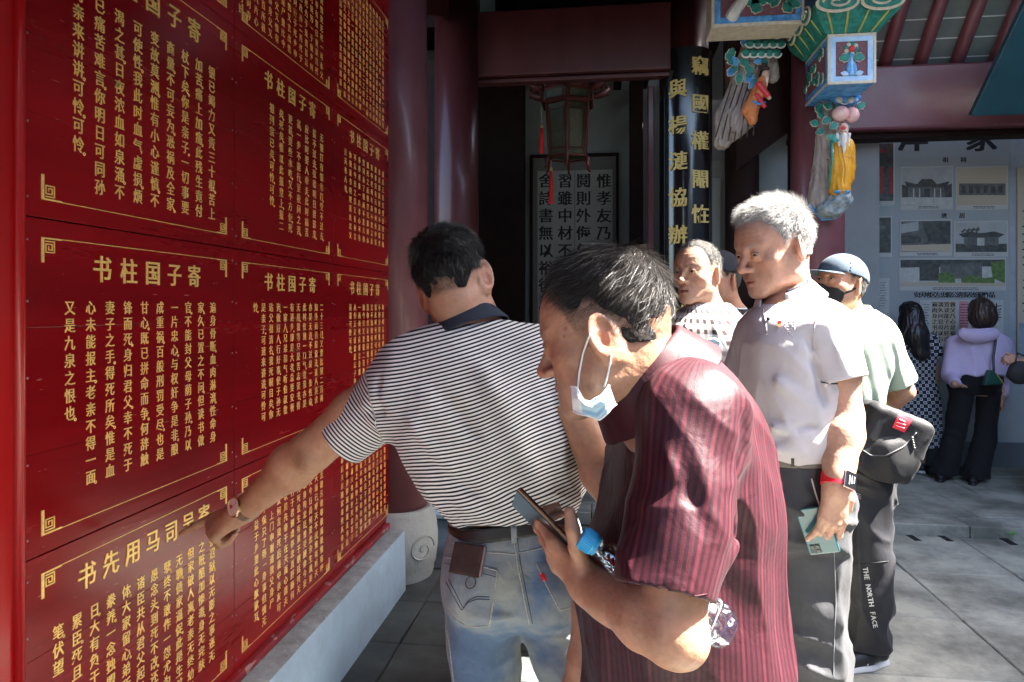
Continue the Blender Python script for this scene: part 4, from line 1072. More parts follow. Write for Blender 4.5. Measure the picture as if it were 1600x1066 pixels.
def print_text(name, bvh, txt, pts, size, mat, parent, off=.0012, bold=.02, vertical=False, ext=.004):
    """flat print: each character laid on the surface at its place; pts = pixel of each character, size in metres, reading direction from pixel steps"""
    mb = MB(); k = 0
    for i, ch in enumerate(txt):
        if ch == ' ': continue
        p, n = hit(bvh, *pts[i], off)
        if p is None: continue
        q = pts[min(i+1, len(pts)-1)]; q0 = pts[max(i-1, 0)]
        a = hit(bvh, *q, off)[0]; b_ = hit(bvh, *q0, off)[0]
        if a is None or b_ is None: continue
        ex = unit(a-b_); n = unit(n-ex*np.dot(n, ex)); ey = np.cross(n, ex); put_glyph(mb, ch, p, ex, ey, n, size, off=.01, ext=ext, bold=bold); k += 1
    if k: return mb.build(name, mat, parent)
m_nail = M('fingernail', (.62, .36, .30), rough=.3)
def nails(parent, tips, n, s=1.0):
    for pts in tips:
        a, b_ = np.asarray(pts[-2]), np.asarray(pts[-1]); d = unit(b_-a); nn = unit(np.asarray(n)-d*np.dot(n, d)); x = np.cross(d, nn)
        MB().sphere(b_+nn*.0052*s-d*.001, (.0052*s, .0072*s, .0018*s), 8, R=np.stack([x, d, nn], 1)).build('fingernail', m_nail, parent, smooth=True)
m_shoe = M('shoe_black', (.015, .015, .017), rough=.5, bump=.0006, bs=200); m_sole = M('shoe_sole_white', (.6, .6, .6), rough=.6)
def shoe(root, heel, toe, w_=.045, up=m_shoe, sole=m_sole, h=.08, laces=True, stripes=False):
    heel = np.asarray(heel, float); toe = np.asarray(toe, float); d = unit(toe-heel); L_ = np.linalg.norm(toe-heel); x = np.cross(d, V3(0, 0, 1)); z0 = heel[2]
    S = SDF(); f = heel+V3(0, 0, 0)
    S.rc(heel+d*.04+V3(0, 0, .045), heel+d*L_*.45+V3(0, 0, .045), w_*.80, w_*.86, .02); S.rc(heel+d*L_*.45+V3(0, 0, .042), toe-d*w_*.8+V3(0, 0, .030), w_*.88, w_*.70, .03)
    S.rc(heel+d*.045+V3(0, 0, .05), heel+d*.055+V3(0, 0, h+.02), w_*.74, w_*.70, .02)
    S.add(lambda p: (heel[2]+.026)-p[:, 2], heel+d*L_/2, .3, .004, 'i')
    garment('shoe_upper', S, up, root, h=.005, minv=50)
    S = SDF(); S.rc(heel+d*.04, heel+d*L_*.45, w_*.92, w_*.92, .02); S.rc(heel+d*L_*.45, toe-d*w_*.8, w_*1.0, w_*.82, .03)
    S.add(lambda p: np.maximum(p[:, 2]-(heel[2]+.030), (heel[2]+.003)-p[:, 2]), heel+d*L_/2, .3, .006, 'i')
    garment('sole', S, sole, root, h=.005, minv=50)
    if laces:
        for k in range(4):
            c = heel+d*(L_*.42+.020*k)+V3(0, 0, .045+w_*.80-.004*k); MB().tube([c-x*.022-V3(0, 0, .008), c+V3(0, 0, .004), c+x*.022-V3(0, 0, .008)], .003, 6).build('lace', sole, root, smooth=True)
    if stripes:
        for sd in (-1, 1):
            for k in range(3):
                c = heel+d*(L_*.36+.022*k)+x*sd*w_*.80+V3(0, 0, .040); MB().tube([c+V3(0, 0, .028)-x*sd*.008, c+x*sd*.004, c-V3(0, 0, .008)+d*.01+x*sd*.006], .003, 6).build('side_stripe', sole, root, smooth=True)

def sleeves(Sh, specs, disp=None):
    """specs: (shoulder, hem centre, radius at shoulder, radius at hem, tag). Sleeves are cut square at the hem, hollow, and blend into the trunk only near the shoulder"""
    Sh.sl = {}
    for s_, hm_, r0, r1, tg in specs:
        def one(p, s_=np.asarray(s_, float), hm_=np.asarray(hm_, float), r0=r0, r1=r1):
            u = unit(hm_-s_); q = p-hm_; al = q@u; rad = np.linalg.norm(q-al[:, None]*u, axis=1); d = rc(p, s_, hm_+u*.02, r0, r1)
            if disp is not None: d = d-disp(p)
            d = smax(d, al-.004, .004); cav = np.maximum(rad-(r1-.007), -(al+.05)); return smax(d, -cav, .003), al
        Sh.sl[tg] = one; Sh.it.append((lambda p: np.full(len(p), 9.0), (np.asarray(s_)+hm_)/2, np.linalg.norm(hm_-s_)/2+r0+.02, .01, 'u', 'bound'))
    def post(p, d):
        for s_, hm_, r0, r1, tg in specs:
            c = (np.asarray(s_)+hm_)/2; r = np.linalg.norm(hm_-s_)/2+r0+.08; i = np.nonzero(np.einsum('ij,ij->i', p-c, p-c) < r*r)[0]
            if not len(i): continue
            ds, al = Sh.sl[tg](p[i]); k = .006+.042*np.clip((-al-.02)/.12, 0, 1); d[i] = smin(d[i], ds, k)
        return d
    Sh.post.append(post)
def fold_set(lst):
    def f(p):
        v = np.zeros(len(p))
        for a, b_, w_, h_ in lst: v += stroke(p, a, b_, w_, h_)
        return v
    return f
def collar(name, parent, mat, base, up, r, h=.045, flare=.5, R=None, squash=1.0, gap=None, th=.0035):
    """folded shirt collar: a flared band round the neck; gap=(direction, half angle cos) leaves it open at the throat"""
    up = unit(up); base = np.asarray(base, float); C_ = SDF()
    def f(p):
        q = p-base; al = q@up; v = q-al[:, None]*up
        rr = np.linalg.norm(v, axis=1); R0 = r+np.clip(h/2-al, -.02, h*1.5)*flare
        lim = np.abs(al)-h/2
        d = smax(np.abs(rr-R0)-th, lim, .004)
        if gap is not None:
            g = unit(gap[0]-up*np.dot(gap[0], up)); cs = (v@g)/(rr+1e-6); d = smax(d, (cs-gap[1])*.06, .004)
        return d
    C_.add(f, base, r+h+.04, .01); C_.it.append((lambda p: .0015*noise(p, 30, 2), base, r+h+.05, .01, 'd', None))
    return garment(name, C_, mat, parent, h=.0030, minv=60)
def trousers(t, name, rows, legs, radii, mat, h=.006, amp=.006, extra=None, label=None, seed=12, pleat=None, kk=.035):
    J = SDF(); loft_items(J, rows, n=2.5, cap=.010)
    for L_, rr in zip(legs, radii): J.chain(L_, rr, kk)
    c = np.mean([l[1] for l in legs], axis=0)
    def jd(p):
        v = folds(p, V3(.85, .1, -.45), 4, 15, amp, seed)+folds(p, V3(.1, 0, -1), 2.2, 14, amp*.8, seed+3)+.5*amp*noise(p, 14, 3)
        if extra: v = v+extra(p)
        return v
    J.add(jd, c, 1.6, 0, 'd')
    za = max(l[-1][2] for l in legs); J.post.append(lambda p, d: smax(d, .0+(min(l[-1][2] for l in legs)-.0)-p[:, 2], .004))
    return garment(name, J, mat, t, h=h, label=label)
# ================================================================ man in the striped polo shirt, pointing
def man_striped():
    t = thing('person', 'man seen from behind in a black and white striped polo shirt, pointing', 'person')
    hp = dict(w=.97, ear=1.2); hl = dict(front=.072, nape=-.036, burn=-.004, fade=.075, top=1.6, side=.04)
    c = P(711, 443, 1.66); R = frame_from(unit(V3(math.sin(math.radians(7)), math.cos(math.radians(7)), -.10)), roll=-17); sc = 1.02
    # body shells
    S = SDF(); make_head(S, c, R, hp, sc); nb = P(738, 520, 1.645)
    S.rc(c+R@V3(0, -.035, -.055)*sc, nb, .060, .068, .03); S.rc(nb, P(745, 600, 1.62), .07, .09, .03)
    t_, dd = 0, 0
    p1, q1 = polygonize(S.ev, c-V3(.14, .14, .30), c+V3(.14, .14, .15), .0028)
    p1, q1 = islands(p1, q1, 300); L_ = ((p1-c)@R)/sc
    c1 = skin_color(p1, L_, hp, hl, base=(.39, .205, .130), hairc=(.02, .016, .015), scalp=.85)
    A = SDF(); sh = P(622, 592, 1.60); el = P(486, 706, 1.63); wr = P(380, 797, 1.715)
    arm(A, sh, el, wr, .056, .050, .029, bulge=V3(0, 0, .004))
    A.ell(el+V3(.01, -.035, -.01), (.02, .018, .02), k=.02, tag='arm')        # point of the elbow
    RT = V3(CY, SY, 0); FW = V3(-SY, CY, 0); UP = V3(0, 0, 1); cv = lambda r, f, u: RT*r+FW*f+UP*u; n_ = unit(cv(-.35, -.66, .66)); d_ = unit(cv(-.86, .08, -.50))
    tips = hand(A, wr, d_, n_, +1, [(2, 2, 2), (66, 85, 40), (70, 88, 40), (72, 86, 40)], L=.200, thumb=[(.75, -.55, .35), (.62, -.75, .15), (.30, -.90, -.1)], r=1.06)
    # right arm, seen past his waist
    sh2 = P(858, 560, 1.60); el2 = P(930, 700, 1.52); wr2 = P(985, 835, 1.43); arm(A, sh2, el2, wr2, .055, .048, .030); hand(A, wr2, unit(wr2-el2), unit(V3(-.3, -.9, 0)), 1, [(20, 25, 15)]*4)
    A.it.append((lambda p: .0005*noise(p, 60, 3)+.00015*noise(p, 200, 4), el, .6, .01, 'd', None))
    lo, hi = A.bounds(); p2, q2 = polygonize(A.ev, lo, hi, .0030); p2, q2 = islands(p2, q2, 300)
    c2 = skin_color(p2, base=(.47, .245, .145))
    # darker elbow crease and knuckles
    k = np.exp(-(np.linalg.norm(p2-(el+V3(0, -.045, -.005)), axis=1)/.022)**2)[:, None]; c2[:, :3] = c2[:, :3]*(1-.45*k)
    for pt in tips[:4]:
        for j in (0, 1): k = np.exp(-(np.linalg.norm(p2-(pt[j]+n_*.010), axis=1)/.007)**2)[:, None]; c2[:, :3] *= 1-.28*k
    rows = pxlv([(508, 690, 790, 1.63, .05), (528, 640, 840, 1.62, .085), (560, 612, 868, 1.61, .105), (610, 608, 876, 1.60, .115), (680, 622, 884, 1.60, .12), (750, 650, 890, 1.60, .118), (800, 690, 890, 1.60, .11), (850, 706, 905, 1.60, .112), (905, 700, 912, 1.60, .122), (955, 705, 915, 1.60, .115), (985, 715, 910, 1.60, .10)])
    T = SDF(); loft_items(T, rows, pad=-.014)
    legs = [(P(754, 930, 1.60), P(762, 1150, 1.60), P(766, 1395, 1.66)), (P(864, 930, 1.60), P(928, 1150, 1.63), P(945, 1395, 1.68))]
    for h_, k_, a_ in legs: T.chain([h_, k_, a_], [.075, .052, .036], .03)
    p3, q3 = polygonize(T.ev, *T.bounds(), .010); c3 = skin_color(p3, base=(.39, .205, .130))
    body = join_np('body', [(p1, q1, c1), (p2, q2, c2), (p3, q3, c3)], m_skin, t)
    nails(body, tips[:1], n_)
    eyes(body, c, R, hp, sc)
    # hair: black, short and brushed
    hm = M('black_hair', (.010, .009, .009), rough=.38, spec=.6); hm2 = M('black_hair_base', (.008, .007, .007), rough=.75, spec=.2, bump=.003, bs=160)
    make_hair(body, c, R, hp, hl, sc, th=.0055, n=26000, ln=.019, wid=.00055, lift=.26, crown=lambda q: np.stack([q[:, 0]*3+.15, q[:, 1]*.5+.8*(q[:, 2] > .06), -.5-2*np.clip(.08-q[:, 2], 0, .1)*5], 1), mat=hm, shell_mat=hm2, spread=.22,
              lf=lambda q: np.clip(.50+(q[:, 2]+.02)*8, .34, 1.1))
    # ---- shirt
    ax = unit(P(735, 500, 1.62)-P(800, 835, 1.60)); lat = unit(np.cross(ax, V3(-SY, CY, 0)))
    Sh = SDF()
    rows = pxlv([(499, 700, 790, 1.635, .055), (514, 655, 835, 1.63, .078), (535, 618, 862, 1.62, .100), (570, 600, 880, 1.61, .122), (620, 598, 888, 1.60, .135), (680, 610, 896, 1.60, .138), (740, 632, 906, 1.60, .136), (785, 655, 914, 1.60, .136), (798, 674, 910, 1.60, .134), (811, 690, 898, 1.60, .124), (820, 700, 894, 1.60, .112)])
    trunk = loft_items(Sh, rows, n=2.4, cap=.012)
    hem = P(534, 690, 1.615); hem2 = P(893, 628, 1.56)
    zb = P(800, 838, 1.6)[2]
    A_ = lambda x, y, d=1.47: P(x, y, d)
    fd = [(A_(640, 560), A_(760, 700), .016, -.012), (A_(800, 520), A_(880, 760), .020, -.013), (A_(740, 540), A_(850, 780), .022, .016), (A_(620, 640), A_(720, 760), .016, .012), (A_(640, 700), A_(780, 800), .014, -.010),
          (A_(700, 780), A_(800, 826), .012, .010), (A_(760, 760), A_(900, 800), .013, -.010), (A_(850, 690), A_(905, 790), .012, .012), (A_(800, 800), A_(895, 760), .010, .010), (A_(870, 560), A_(885, 690), .014, -.009),
          (A_(600, 600), A_(625, 690), .012, -.012), (A_(560, 620, 1.53), A_(600, 690, 1.53), .012, .009), (A_(540, 650, 1.53), A_(610, 640, 1.52), .010, -.008), (A_(585, 560, 1.52), A_(600, 660, 1.52), .009, -.006), (A_(660, 800), A_(740, 815), .008, .009), (A_(690, 815), A_(790, 830), .007, -.007)]
    def disp(p):
        v = np.zeros(len(p))
        for a, b_, w_, h_ in fd: v += stroke(p, a, b_, w_, h_)
        low = np.clip((1.20-p[:, 2])/.15, 0, 1)
        v += folds(p, V3(.75, 0, -.65), 4, 13, .0045, 2)+folds(p, V3(.95, 0, -.2), 5, 22, .0050, 5)*low+.004*noise(p, 12, 9)
        return v
    Sh.add(disp, P(750, 680, 1.6), .6, 0, 'd'); sleeves(Sh, [(sh+V3(.03, 0, 0), hem, .074, .0625, 'sl'), (sh2+V3(-.02, 0, 0), hem2, .072, .060, 'sr')], disp)
    def st(p):
        ds = Sh.sl['sl'](p)[0]; dr = Sh.sl['sr'](p)[0]; dt = trunk(p)
        q = p-P(760, 680, 1.6); l = q@lat; s = q@ax-.30*l*l+.10*l+.010*noise(p, 7, 3)
        us = unit(hem-sh); ur = unit(hem2-sh2); a1 = (p-sh)@us; a2 = (p-sh2)@ur
        s = np.where((ds < dt-.012) & (a1 > .012), a1*1.0+.004, s); s = np.where((dr < dt-.012) & (a2 > .012), a2, s)
        return np.stack([s, l, q[:, 2]], 1)
    m_st = cloth('striped_jersey', 'stripe', (.74, .72, .71), (.012, .012, .020), period=.0081, duty=.47, crumple=.0030, cs=14)
    m_nv = cloth('navy_collar_knit', 'plain', (.022, .030, .048), None, crumple=.0005)
    shirt = garment('striped_shirt', Sh, m_st, t, h=.0034, attrs={'st': st})
    B = tree(shirt)
    # armhole seam and hem stitches
    
    # collar: folded band round the neck
    Cn = SDF(); cb_ = P(728, 500, 1.640); cu = unit(P(722, 478, 1.65)-P(744, 545, 1.625))
    def col(p):
        q = p-cb_; al = q@cu; rr = np.linalg.norm((q-al[:, None]*cu)*np.array([1, 1.0, 1]), axis=1)
        R0 = .074+np.clip(-al+.004, -.02, .08)*.62
        return smax(np.abs(rr-R0)-.0035, np.abs(al+.004)-.026, .004)
    Cn.add(col, cb_, .12, .01); Cn.it.append((lambda p: .0012*noise(p, 30, 2), cb_, .15, .01, 'd', None)); garment('collar', Cn, m_nv, shirt, h=.0028, minv=100)
    # ---- jeans
    J = SDF()
    rows = pxlv([(826, 700, 902, 1.60, .112), (850, 700, 908, 1.60, .124), (880, 695, 914, 1.60, .134), (920, 693, 918, 1.60, .142), (955, 697, 918, 1.60, .130), (975, 704, 914, 1.60, .10), (988, 740, 890, 1.60, .07)])
    loft_items(J, rows, n=2.5, cap=.010)
    for (h_, k_, a_), hw in zip(legs, (.084, .084)):
        J.chain([h_+V3(0, 0, -.03), k_, a_+V3(0, 0, .0)], [hw, .076, .066], .018)
    for sx, px in ((-1, 760), (1, 858)): J.ell(P(px, 915, 1.545), (.075, .085, .085), k=.05)
    crot = P(828, 1010, 1.5)
    jf = [(P(828, 985, 1.45), P(735, 1000, 1.46), .010, -.012), (P(820, 970, 1.45), P(720, 960, 1.46), .010, .009), (P(815, 1010, 1.48), P(740, 1035, 1.5), .012, .010), (P(810, 1000, 1.48), P(760, 1066, 1.5), .010, -.010), (P(840, 990, 1.47), P(900, 1010, 1.47), .010, -.010), (P(845, 1000, 1.48), P(895, 1050, 1.5), .012, .009),
          (P(828, 860, 1.46), P(828, 975, 1.44), .016, -.014), (P(700, 1030, 1.5), P(800, 1060, 1.5), .014, .008), (P(710, 960, 1.48), P(735, 1066, 1.5), .012, .008), (P(700, 880, 1.48), P(716, 960, 1.47), .010, .006)]
    def jd(p):
        v = np.zeros(len(p))
        for a, b_, w_, h_ in jf: v += stroke(p, a, b_, w_, h_)
        low = np.clip((.95-p[:, 2])/.1, .2, 1)
        return v+folds(p, V3(.9, .1, -.25), 4, 17, .0042, 12)*low+.003*noise(p, 14, 3)
    J.add(jd, P(810, 1100, 1.6), 1.3, 0, 'd')
    m_dn = cloth('washed_denim', 'plain', (.11, .17, .27), (.31, .33, .32), rough=.9, crumple=.006, cs=22, var=.12)
    m_dn2 = cloth('denim_pocket', 'plain', (.13, .17, .235), (.29, .315, .32), rough=.9, crumple=.002, cs=30, var=.14)
    m_sd = M('denim_seam', (.40, .40, .38), rough=.9, var=.4, vs=260, bump=.001, bs=500); m_th = M('dark_thread', (.045, .05, .08), rough=.8); m_lea = M('brown_leather', (.045, .026, .018), rough=.5, var=.3, vs=40, bump=.0006, bs=200)
    jeans = garment('jeans', J, m_dn, t, h=.0044)
    B = tree(jeans)
    pk = patch('back_pocket', B, [(694, 870), (696, 905), (697, 950), (712, 968), (731, 979)], [(777, 892), (774, 920), (770, 950), (767, 966), (764, 978)], m_dn2, jeans, th=.0022)
    pk2 = patch('back_pocket', B, [(838, 880), (850, 908), (862, 932), (875, 953)], [(897, 868), (902, 895), (906, 920), (909, 944)], m_dn2, jeans, th=.0022)
    Bp = tree(*[o for o in (jeans, pk, pk2) if o])
    for pl in ([(694, 870), (777, 892)], [(777, 892), (771, 940), (764, 978)], [(764, 978), (731, 979), (712, 968), (697, 951)], [(838, 880), (853, 912), (875, 953)], [(875, 953), (909, 944)]): seam('pocket_seam', Bp, pl, .0017, m_sd, jeans, n=20)
    seam('back_seam', Bp, [(803, 838), (808, 880), (818, 930), (827, 975)], .0016, m_sd, jeans); seam('back_seam', Bp, [(808, 838), (813, 880), (823, 930), (832, 974)], .0008, m_th, jeans)
    seam('yoke_seam', Bp, [(692, 843), (740, 862), (800, 866), (806, 867)], .0012, m_sd, jeans); seam('yoke_seam', Bp, [(810, 864), (850, 856), (905, 842)], .0012, m_sd, jeans)
    for dx in (0, 4): seam('pocket_stitching', Bp, [(697+dx, 909-dx), (708+dx, 930-dx), (722+dx/2, 955-dx), (730+dx/2, 942-dx), (745, 936-dx), (765, 937-dx)], .0008, m_th, jeans, n=30)
    seam('pocket_hem_stitching', Bp, [(696, 880), (776, 902)], .0006, m_th, jeans)
    m_lab = M('red_label', (.55, .01, .02), rough=.6); patch('label_tab', Bp, [(842, 896), (848, 909)], [(849, 894), (855, 907)], m_lab, jeans, nu=4, nv=4, th=.003)
    seam('side_seam', Bp, [(699, 985), (704, 1020), (709, 1064)], .0012, m_sd, jeans)
    # belt and loops
    Bt = SDF(); rb = pxlv([(812, 700, 902, 1.60, .120), (848, 700, 905, 1.60, .127)]); loft_items(Bt, rb, n=2.5, cap=.003)
    tilt = unit(V3(-.16, .05, 1)); cbelt = P(800, 828, 1.50)
    Bt.post.append(lambda p, d: smax(smax(d, np.abs((p-cbelt)@tilt)-.0155, .002), -(Bt.ev_in(p)), .002)); Bi = SDF(); loft_items(Bi, rb, n=2.5, pad=-.008, cap=.05); Bt.ev_in = Bi.ev
    m_blt = M('black_leather_belt', (.012, .011, .011), rough=.42, bump=.0005, bs=150)
    belt = garment('belt', Bt, m_blt, t, h=.0036, minv=100)
    Bb = tree(belt, jeans)
    for px in (803, 893): patch('belt_loop', Bb, [(px-5, 822), (px-4, 850)], [(px+5, 822), (px+5, 850)], m_dn2, jeans, nu=5, nv=8, th=.004)
    # wallet in the pocket and key ring: things of their own
    wl = thing('wallet', 'dark brown leather wallet sticking out of the back pocket of the jeans', 'wallet')
    a = hit(Bp, 730, 876, .004)[0]; nn = hit(Bp, 730, 876)[1]; ex = unit(np.cross(V3(0, 0, 1), nn))*-1; ex = unit(V3(CY, SY, 0)-nn*np.dot(V3(CY, SY, 0), nn)); ex = unit(ex+V3(0, 0, -.22)); ey = np.cross(nn, ex); R_ = np.stack([ex, ey, nn], 1)
    MB().box((-.034, -.030, -.006), (.034, .034, .004), R=R_, c=a).build('cover', m_lea, wl, bevel=.003)
    MB().box((.0345, -.028, -.005), (.040, .032, .003), R=R_, c=a).build('metal_edge', M('steel', (.6, .58, .52), rough=.3, metal=1), wl, bevel=.0015)
    kr = thing('key_ring', 'small steel key ring hanging from the brown wallet over the pocket', 'key ring')
    kc = hit(Bp, 737, 910, .006)[0]; th_ = np.linspace(0, 2*math.pi, 20)
    MB().tube([kc+ex*.011*math.cos(a_)+ey*.012*math.sin(a_) for a_ in th_], .0013, 6, cap=False).build('ring', M('dark_steel', (.12, .11, .10), rough=.3, metal=1), kr, smooth=True)
    MB().tube([kc+ey*.012, kc+ey*.024+ex*.002], .0022, 6).build('clasp', m_blt, kr, smooth=True)
    # wrist watch
    wt = thing('wrist_watch', 'gold rimmed round watch on the outstretched wrist', 'watch'); ax_ = unit(wr-el); wc = wr-ax_*.012; wn = unit(V3(-.35, -.85, .30)-ax_*np.dot(V3(-.35, -.85, .30), ax_)); wx = np.cross(ax_, wn); Rw = np.stack([ax_, wx, wn], 1)
    m_gd = M('watch_gold', (.75, .48, .25), rough=.22, metal=1); m_wf = M('watch_dial', (.80, .58, .50), rough=.35, coat=.6)
    fc = wc+wn*.034
    MB().lathe([(.021, -.006), (.0242, -.004), (.0246, .001), (.0220, .0038), (.0207, .0024)], fc, 32, R=Rw).build('case', m_gd, wt, autos=40)
    MB().lathe([(.0210, .0020), (.0208, .0032)], fc, 32, R=Rw).build('dial', m_wf, wt)
    for a0, l0 in ((50, .013), (160, .016)): MB().tube([fc+wn*.0036, fc+wn*.0036+(ax_*math.cos(math.radians(a0))+wx*math.sin(math.radians(a0)))*l0], .0006, 5).build('hand', M('watch_hand', (.45, .03, .03), rough=.3), wt)
    MB().sphere(fc+wn*.0038+ax_*.005+wx*.004, (.005, .005, .0005), 10, R=Rw).build('dial_emblem', M('watch_red', (.6, .04, .03), rough=.4), wt)
    MB().sphere(fc+ax_*.0255, .0022, 8).build('crown', m_gd, wt, smooth=True)
    th_ = np.linspace(math.radians(38), math.radians(322), 34); m_br = M('watch_bracelet', (.55, .38, .26), rough=.3, metal=.9)
    for k_ in range(len(th_)-1):
        a0, a1 = th_[k_]+.02, th_[k_+1]-.02; r_ = .0345
        p0 = [wc+wn*(rr*math.cos(a))+wx*(rr*.93*math.sin(a))+ax_*o for a in (a0, a1) for rr in (r_, r_+.003) for o in (-.008, .008)]
        MB().add(p0, [(0, 1, 3, 2), (4, 6, 7, 5), (0, 2, 6, 4), (1, 5, 7, 3), (2, 3, 7, 6), (0, 4, 5, 1)]).build('bracelet_link', m_br, wt)
    # shoes
    for h_, k_, a_ in legs: shoe(t, V3(a_[0], a_[1]-.07, .0), V3(a_[0]+.0, a_[1]+.20, .0))
    return t
man_striped()
print('striped', round(time.time()-T0, 1))
# ================================================================ man in the maroon striped shirt, bending towards the wall
def man_maroon():
    t = thing('person', 'man in a maroon striped shirt with a pale blue mask under his chin', 'person')
    RT = V3(CY, SY, 0); FW = V3(-SY, CY, 0); UP = V3(0, 0, 1)
    def cv(r, f, u): return RT*r+FW*f+UP*u
    hp = dict(w=1.0, ear=1.10, nose=1.05, fat=.6, jaw=1.0, eye=.75, bag=.6); hl = dict(front=.068, nape=-.034, burn=-.002, fade=.095, top=1.4, rec=.012)
    c = P(943, 523, 1.10); sc = 1.01
    fw = unit(cv(-.93, .36, 0)); R = frame_from(unit(fw+UP*-.27), roll=3)
    S = SDF(); make_head(S, c, R, hp, sc); nb = P(1035, 640, 1.12)
    S.rc(c+R@V3(0, -.030, -.045)*sc, nb, .060, .072, .04); S.rc(nb, P(1080, 720, 1.16), .072, .08, .03)
    S.it.append((lambda p: .0009*noise(p, 55, 3)+.0002*noise(p, 260, 4), c, .3, .01, 'd', None))
    p1, q1 = polygonize(S.ev, c-V3(.16, .16, .27), c+V3(.22, .16, .17), .0024); p1, q1 = islands(p1, q1, 300); L_ = ((p1-c)@R)/sc
    c1 = skin_color(p1, L_, hp, hl, base=(.39, .200, .125), hairc=(.028, .022, .018), scalp=.62, stubble=.25)
    for (px, py, r_) in ((886, 515, .0035), (884, 527, .0025), (925, 606, .007)):        # moles and the mark on the jaw
        q_ = P(px, py, 1.02); dd = np.linalg.norm((p1-q_)@np.stack([RT, UP], 1)[:, :2] if False else np.stack([(p1-q_)@RT, (p1-q_)@UP], 1), axis=1); k = (.5*np.exp(-(dd/r_)**4)*((p1-c)@FW < 0))[:, None]; c1[:, :3] = c1[:, :3]*(1-k)+np.array([.10, .04, .03])*k
    A = SDF(); sh = P(1082, 655, 1.02); el = P(1050, 984, .945); wr = P(926, 918, 1.075)
    arm(A, sh, el, wr, .054, .044, .030, bulge=V3(0, 0, .002)); A.ell(el+cv(.012, 0, -.018), (.030, .030, .028), k=.03, tag='arm')
    d_ = unit(P(862, 864, 1.13)-wr); n_ = unit(cv(.15, -.85, -.55)); 
    tips = hand(A, wr, d_, n_, +1, [(16, 50, 40), (20, 56, 45), (26, 62, 45), (30, 68, 45)], L=.178, thumb=[(.35, .1, .9), (.35, -.1, .9), (.6, -.35, .7)], r=1.03)
    shR = P(1100, 640, 1.36); elR = P(945, 900, 1.40); wrR = P(902, 1090, 1.40); arm(A, shR, elR, wrR, .055, .045, .030); hand(A, wrR, unit(cv(-.05, 0, -1)), unit(cv(.1, -1, 0)), 1, [(15, 22, 15)]*4)
    A.it.append((lambda p: .0006*noise(p, 60, 3)+.00015*noise(p, 200, 4), el, .6, .01, 'd', None))
    p2, q2 = polygonize(A.ev, *A.bounds(), .0030); p2, q2 = islands(p2, q2, 300); c2 = skin_color(p2, base=(.39, .195, .118))
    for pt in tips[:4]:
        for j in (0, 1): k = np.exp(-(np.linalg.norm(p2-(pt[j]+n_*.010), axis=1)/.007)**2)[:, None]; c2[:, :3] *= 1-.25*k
    rows = pxlv([(575, 1045, 1110, 1.20, .08), (600, 1010, 1136, 1.235, .15), (650, 985, 1156, 1.235, .17), (780, 965, 1185, 1.235, .165), (920, 930, 1204, 1.24, .16), (1066, 925, 1212, 1.245, .16), (1250, 950, 1204, 1.245, .15)])
    T = SDF(); loft_items(T, rows, pad=-.026); legs = [(P(1082, 1190, 1.185), P(1075, 1560, 1.18), P(1085, 2010, 1.19)), (P(1082, 1190, 1.31), P(1070, 1480, 1.34), P(1075, 1800, 1.36))]
    legs = [(V3(h[0], h[1], .82), V3(k[0]-.02, k[1], .48), V3(a[0], a[1], .09)) for h, k, a in legs]
    for l in legs: T.chain(l, [.07, .055, .04], .03)
    p3, q3 = polygonize(T.ev, *T.bounds(), .012); c3 = skin_color(p3, base=(.39, .200, .125))
    body = join_np('body', [(p1, q1, c1), (p2, q2, c2), (p3, q3, c3)], m_skin, t); eyes(body, c, R, hp, sc, look=(0, .9, -.45)); nails(body, tips[:4], n_)
    hm = M('dark_brown_hair', (.020, .017, .016), rough=.42, spec=.4); hm2 = M('dark_brown_hair_base', (.016, .013, .012), rough=.8, spec=.2, bump=.003, bs=150)
    def whorl(q):
        w0 = np.array([.01, -.035, 0]); v = q-w0; v = np.stack([v[:, 0]+.35*v[:, 1], v[:, 1]-.35*v[:, 0], np.full(len(q), -.02)], 1)*14; v[:, 2] = -.25-6*np.clip(.09-q[:, 2], 0, .1); v[:, 1] += .3; return v
    make_hair(body, c, R, hp, hl, sc, th=.0055, n=30000, ln=.028, wid=.0005, lift=.17, crown=whorl, mat=hm, shell_mat=hm2, spread=.20, lf=lambda q: np.clip(.36+(q[:, 2]+.01)*7, .28, 1.0))
    # long loose crown tufts, paler than the hair: sunlight put into their colour
    n = 260; a = RNG.uniform(0, 2*math.pi, n); rr = .028*np.sqrt(RNG.random(n)); q = np.stack([rr*np.cos(a)+.004, -.030+rr*np.sin(a)*1.5, np.full(n, .1235)], 1)
    q[:, 2] -= (q[:, 0]**2+(q[:, 1]+.015)**2)*5.0; dl = unit3(np.stack([q[:, 0]*14, (q[:, 1]+.02)*16+.35, np.full(n, .75)], 1)+RNG.normal(size=(n, 3))*.28)
    ribbon('loose_tufts', c+(q@R.T)*sc, dl@R.T, RNG.uniform(.018, .042, n), np.full(n, .0007), M('sunlit_tuft', (.10, .095, .09), rough=.35), body.children[-1] if body.children else body, bend=np.tile(R@V3(0, .25, -.45), (n, 1)))
    # ---- shirt
    Sh = SDF(); rows = pxlv([(558, 1075, 1112, 1.19, .05), (572, 1056, 1128, 1.20, .085), (596, 1022, 1138, 1.22, .135), (622, 990, 1152, 1.23, .165), (648, 966, 1164, 1.23, .182), (700, 958, 1176, 1.23, .190), (780, 948, 1194, 1.23, .188), (850, 935, 1206, 1.235, .184), (910, 912, 1212, 1.235, .182), (960, 900, 1216, 1.235, .180), (1010, 902, 1220, 1.235, .180), (1066, 908, 1223, 1.235, .180), (1200, 920, 1236, 1.235, .178), (1232, 925, 1236, 1.235, .175)])
    trunk = loft_items(Sh, rows, n=2.35, cap=.012)
    hem = P(1042, 922, .945); hemR = P(985, 800, 1.40)
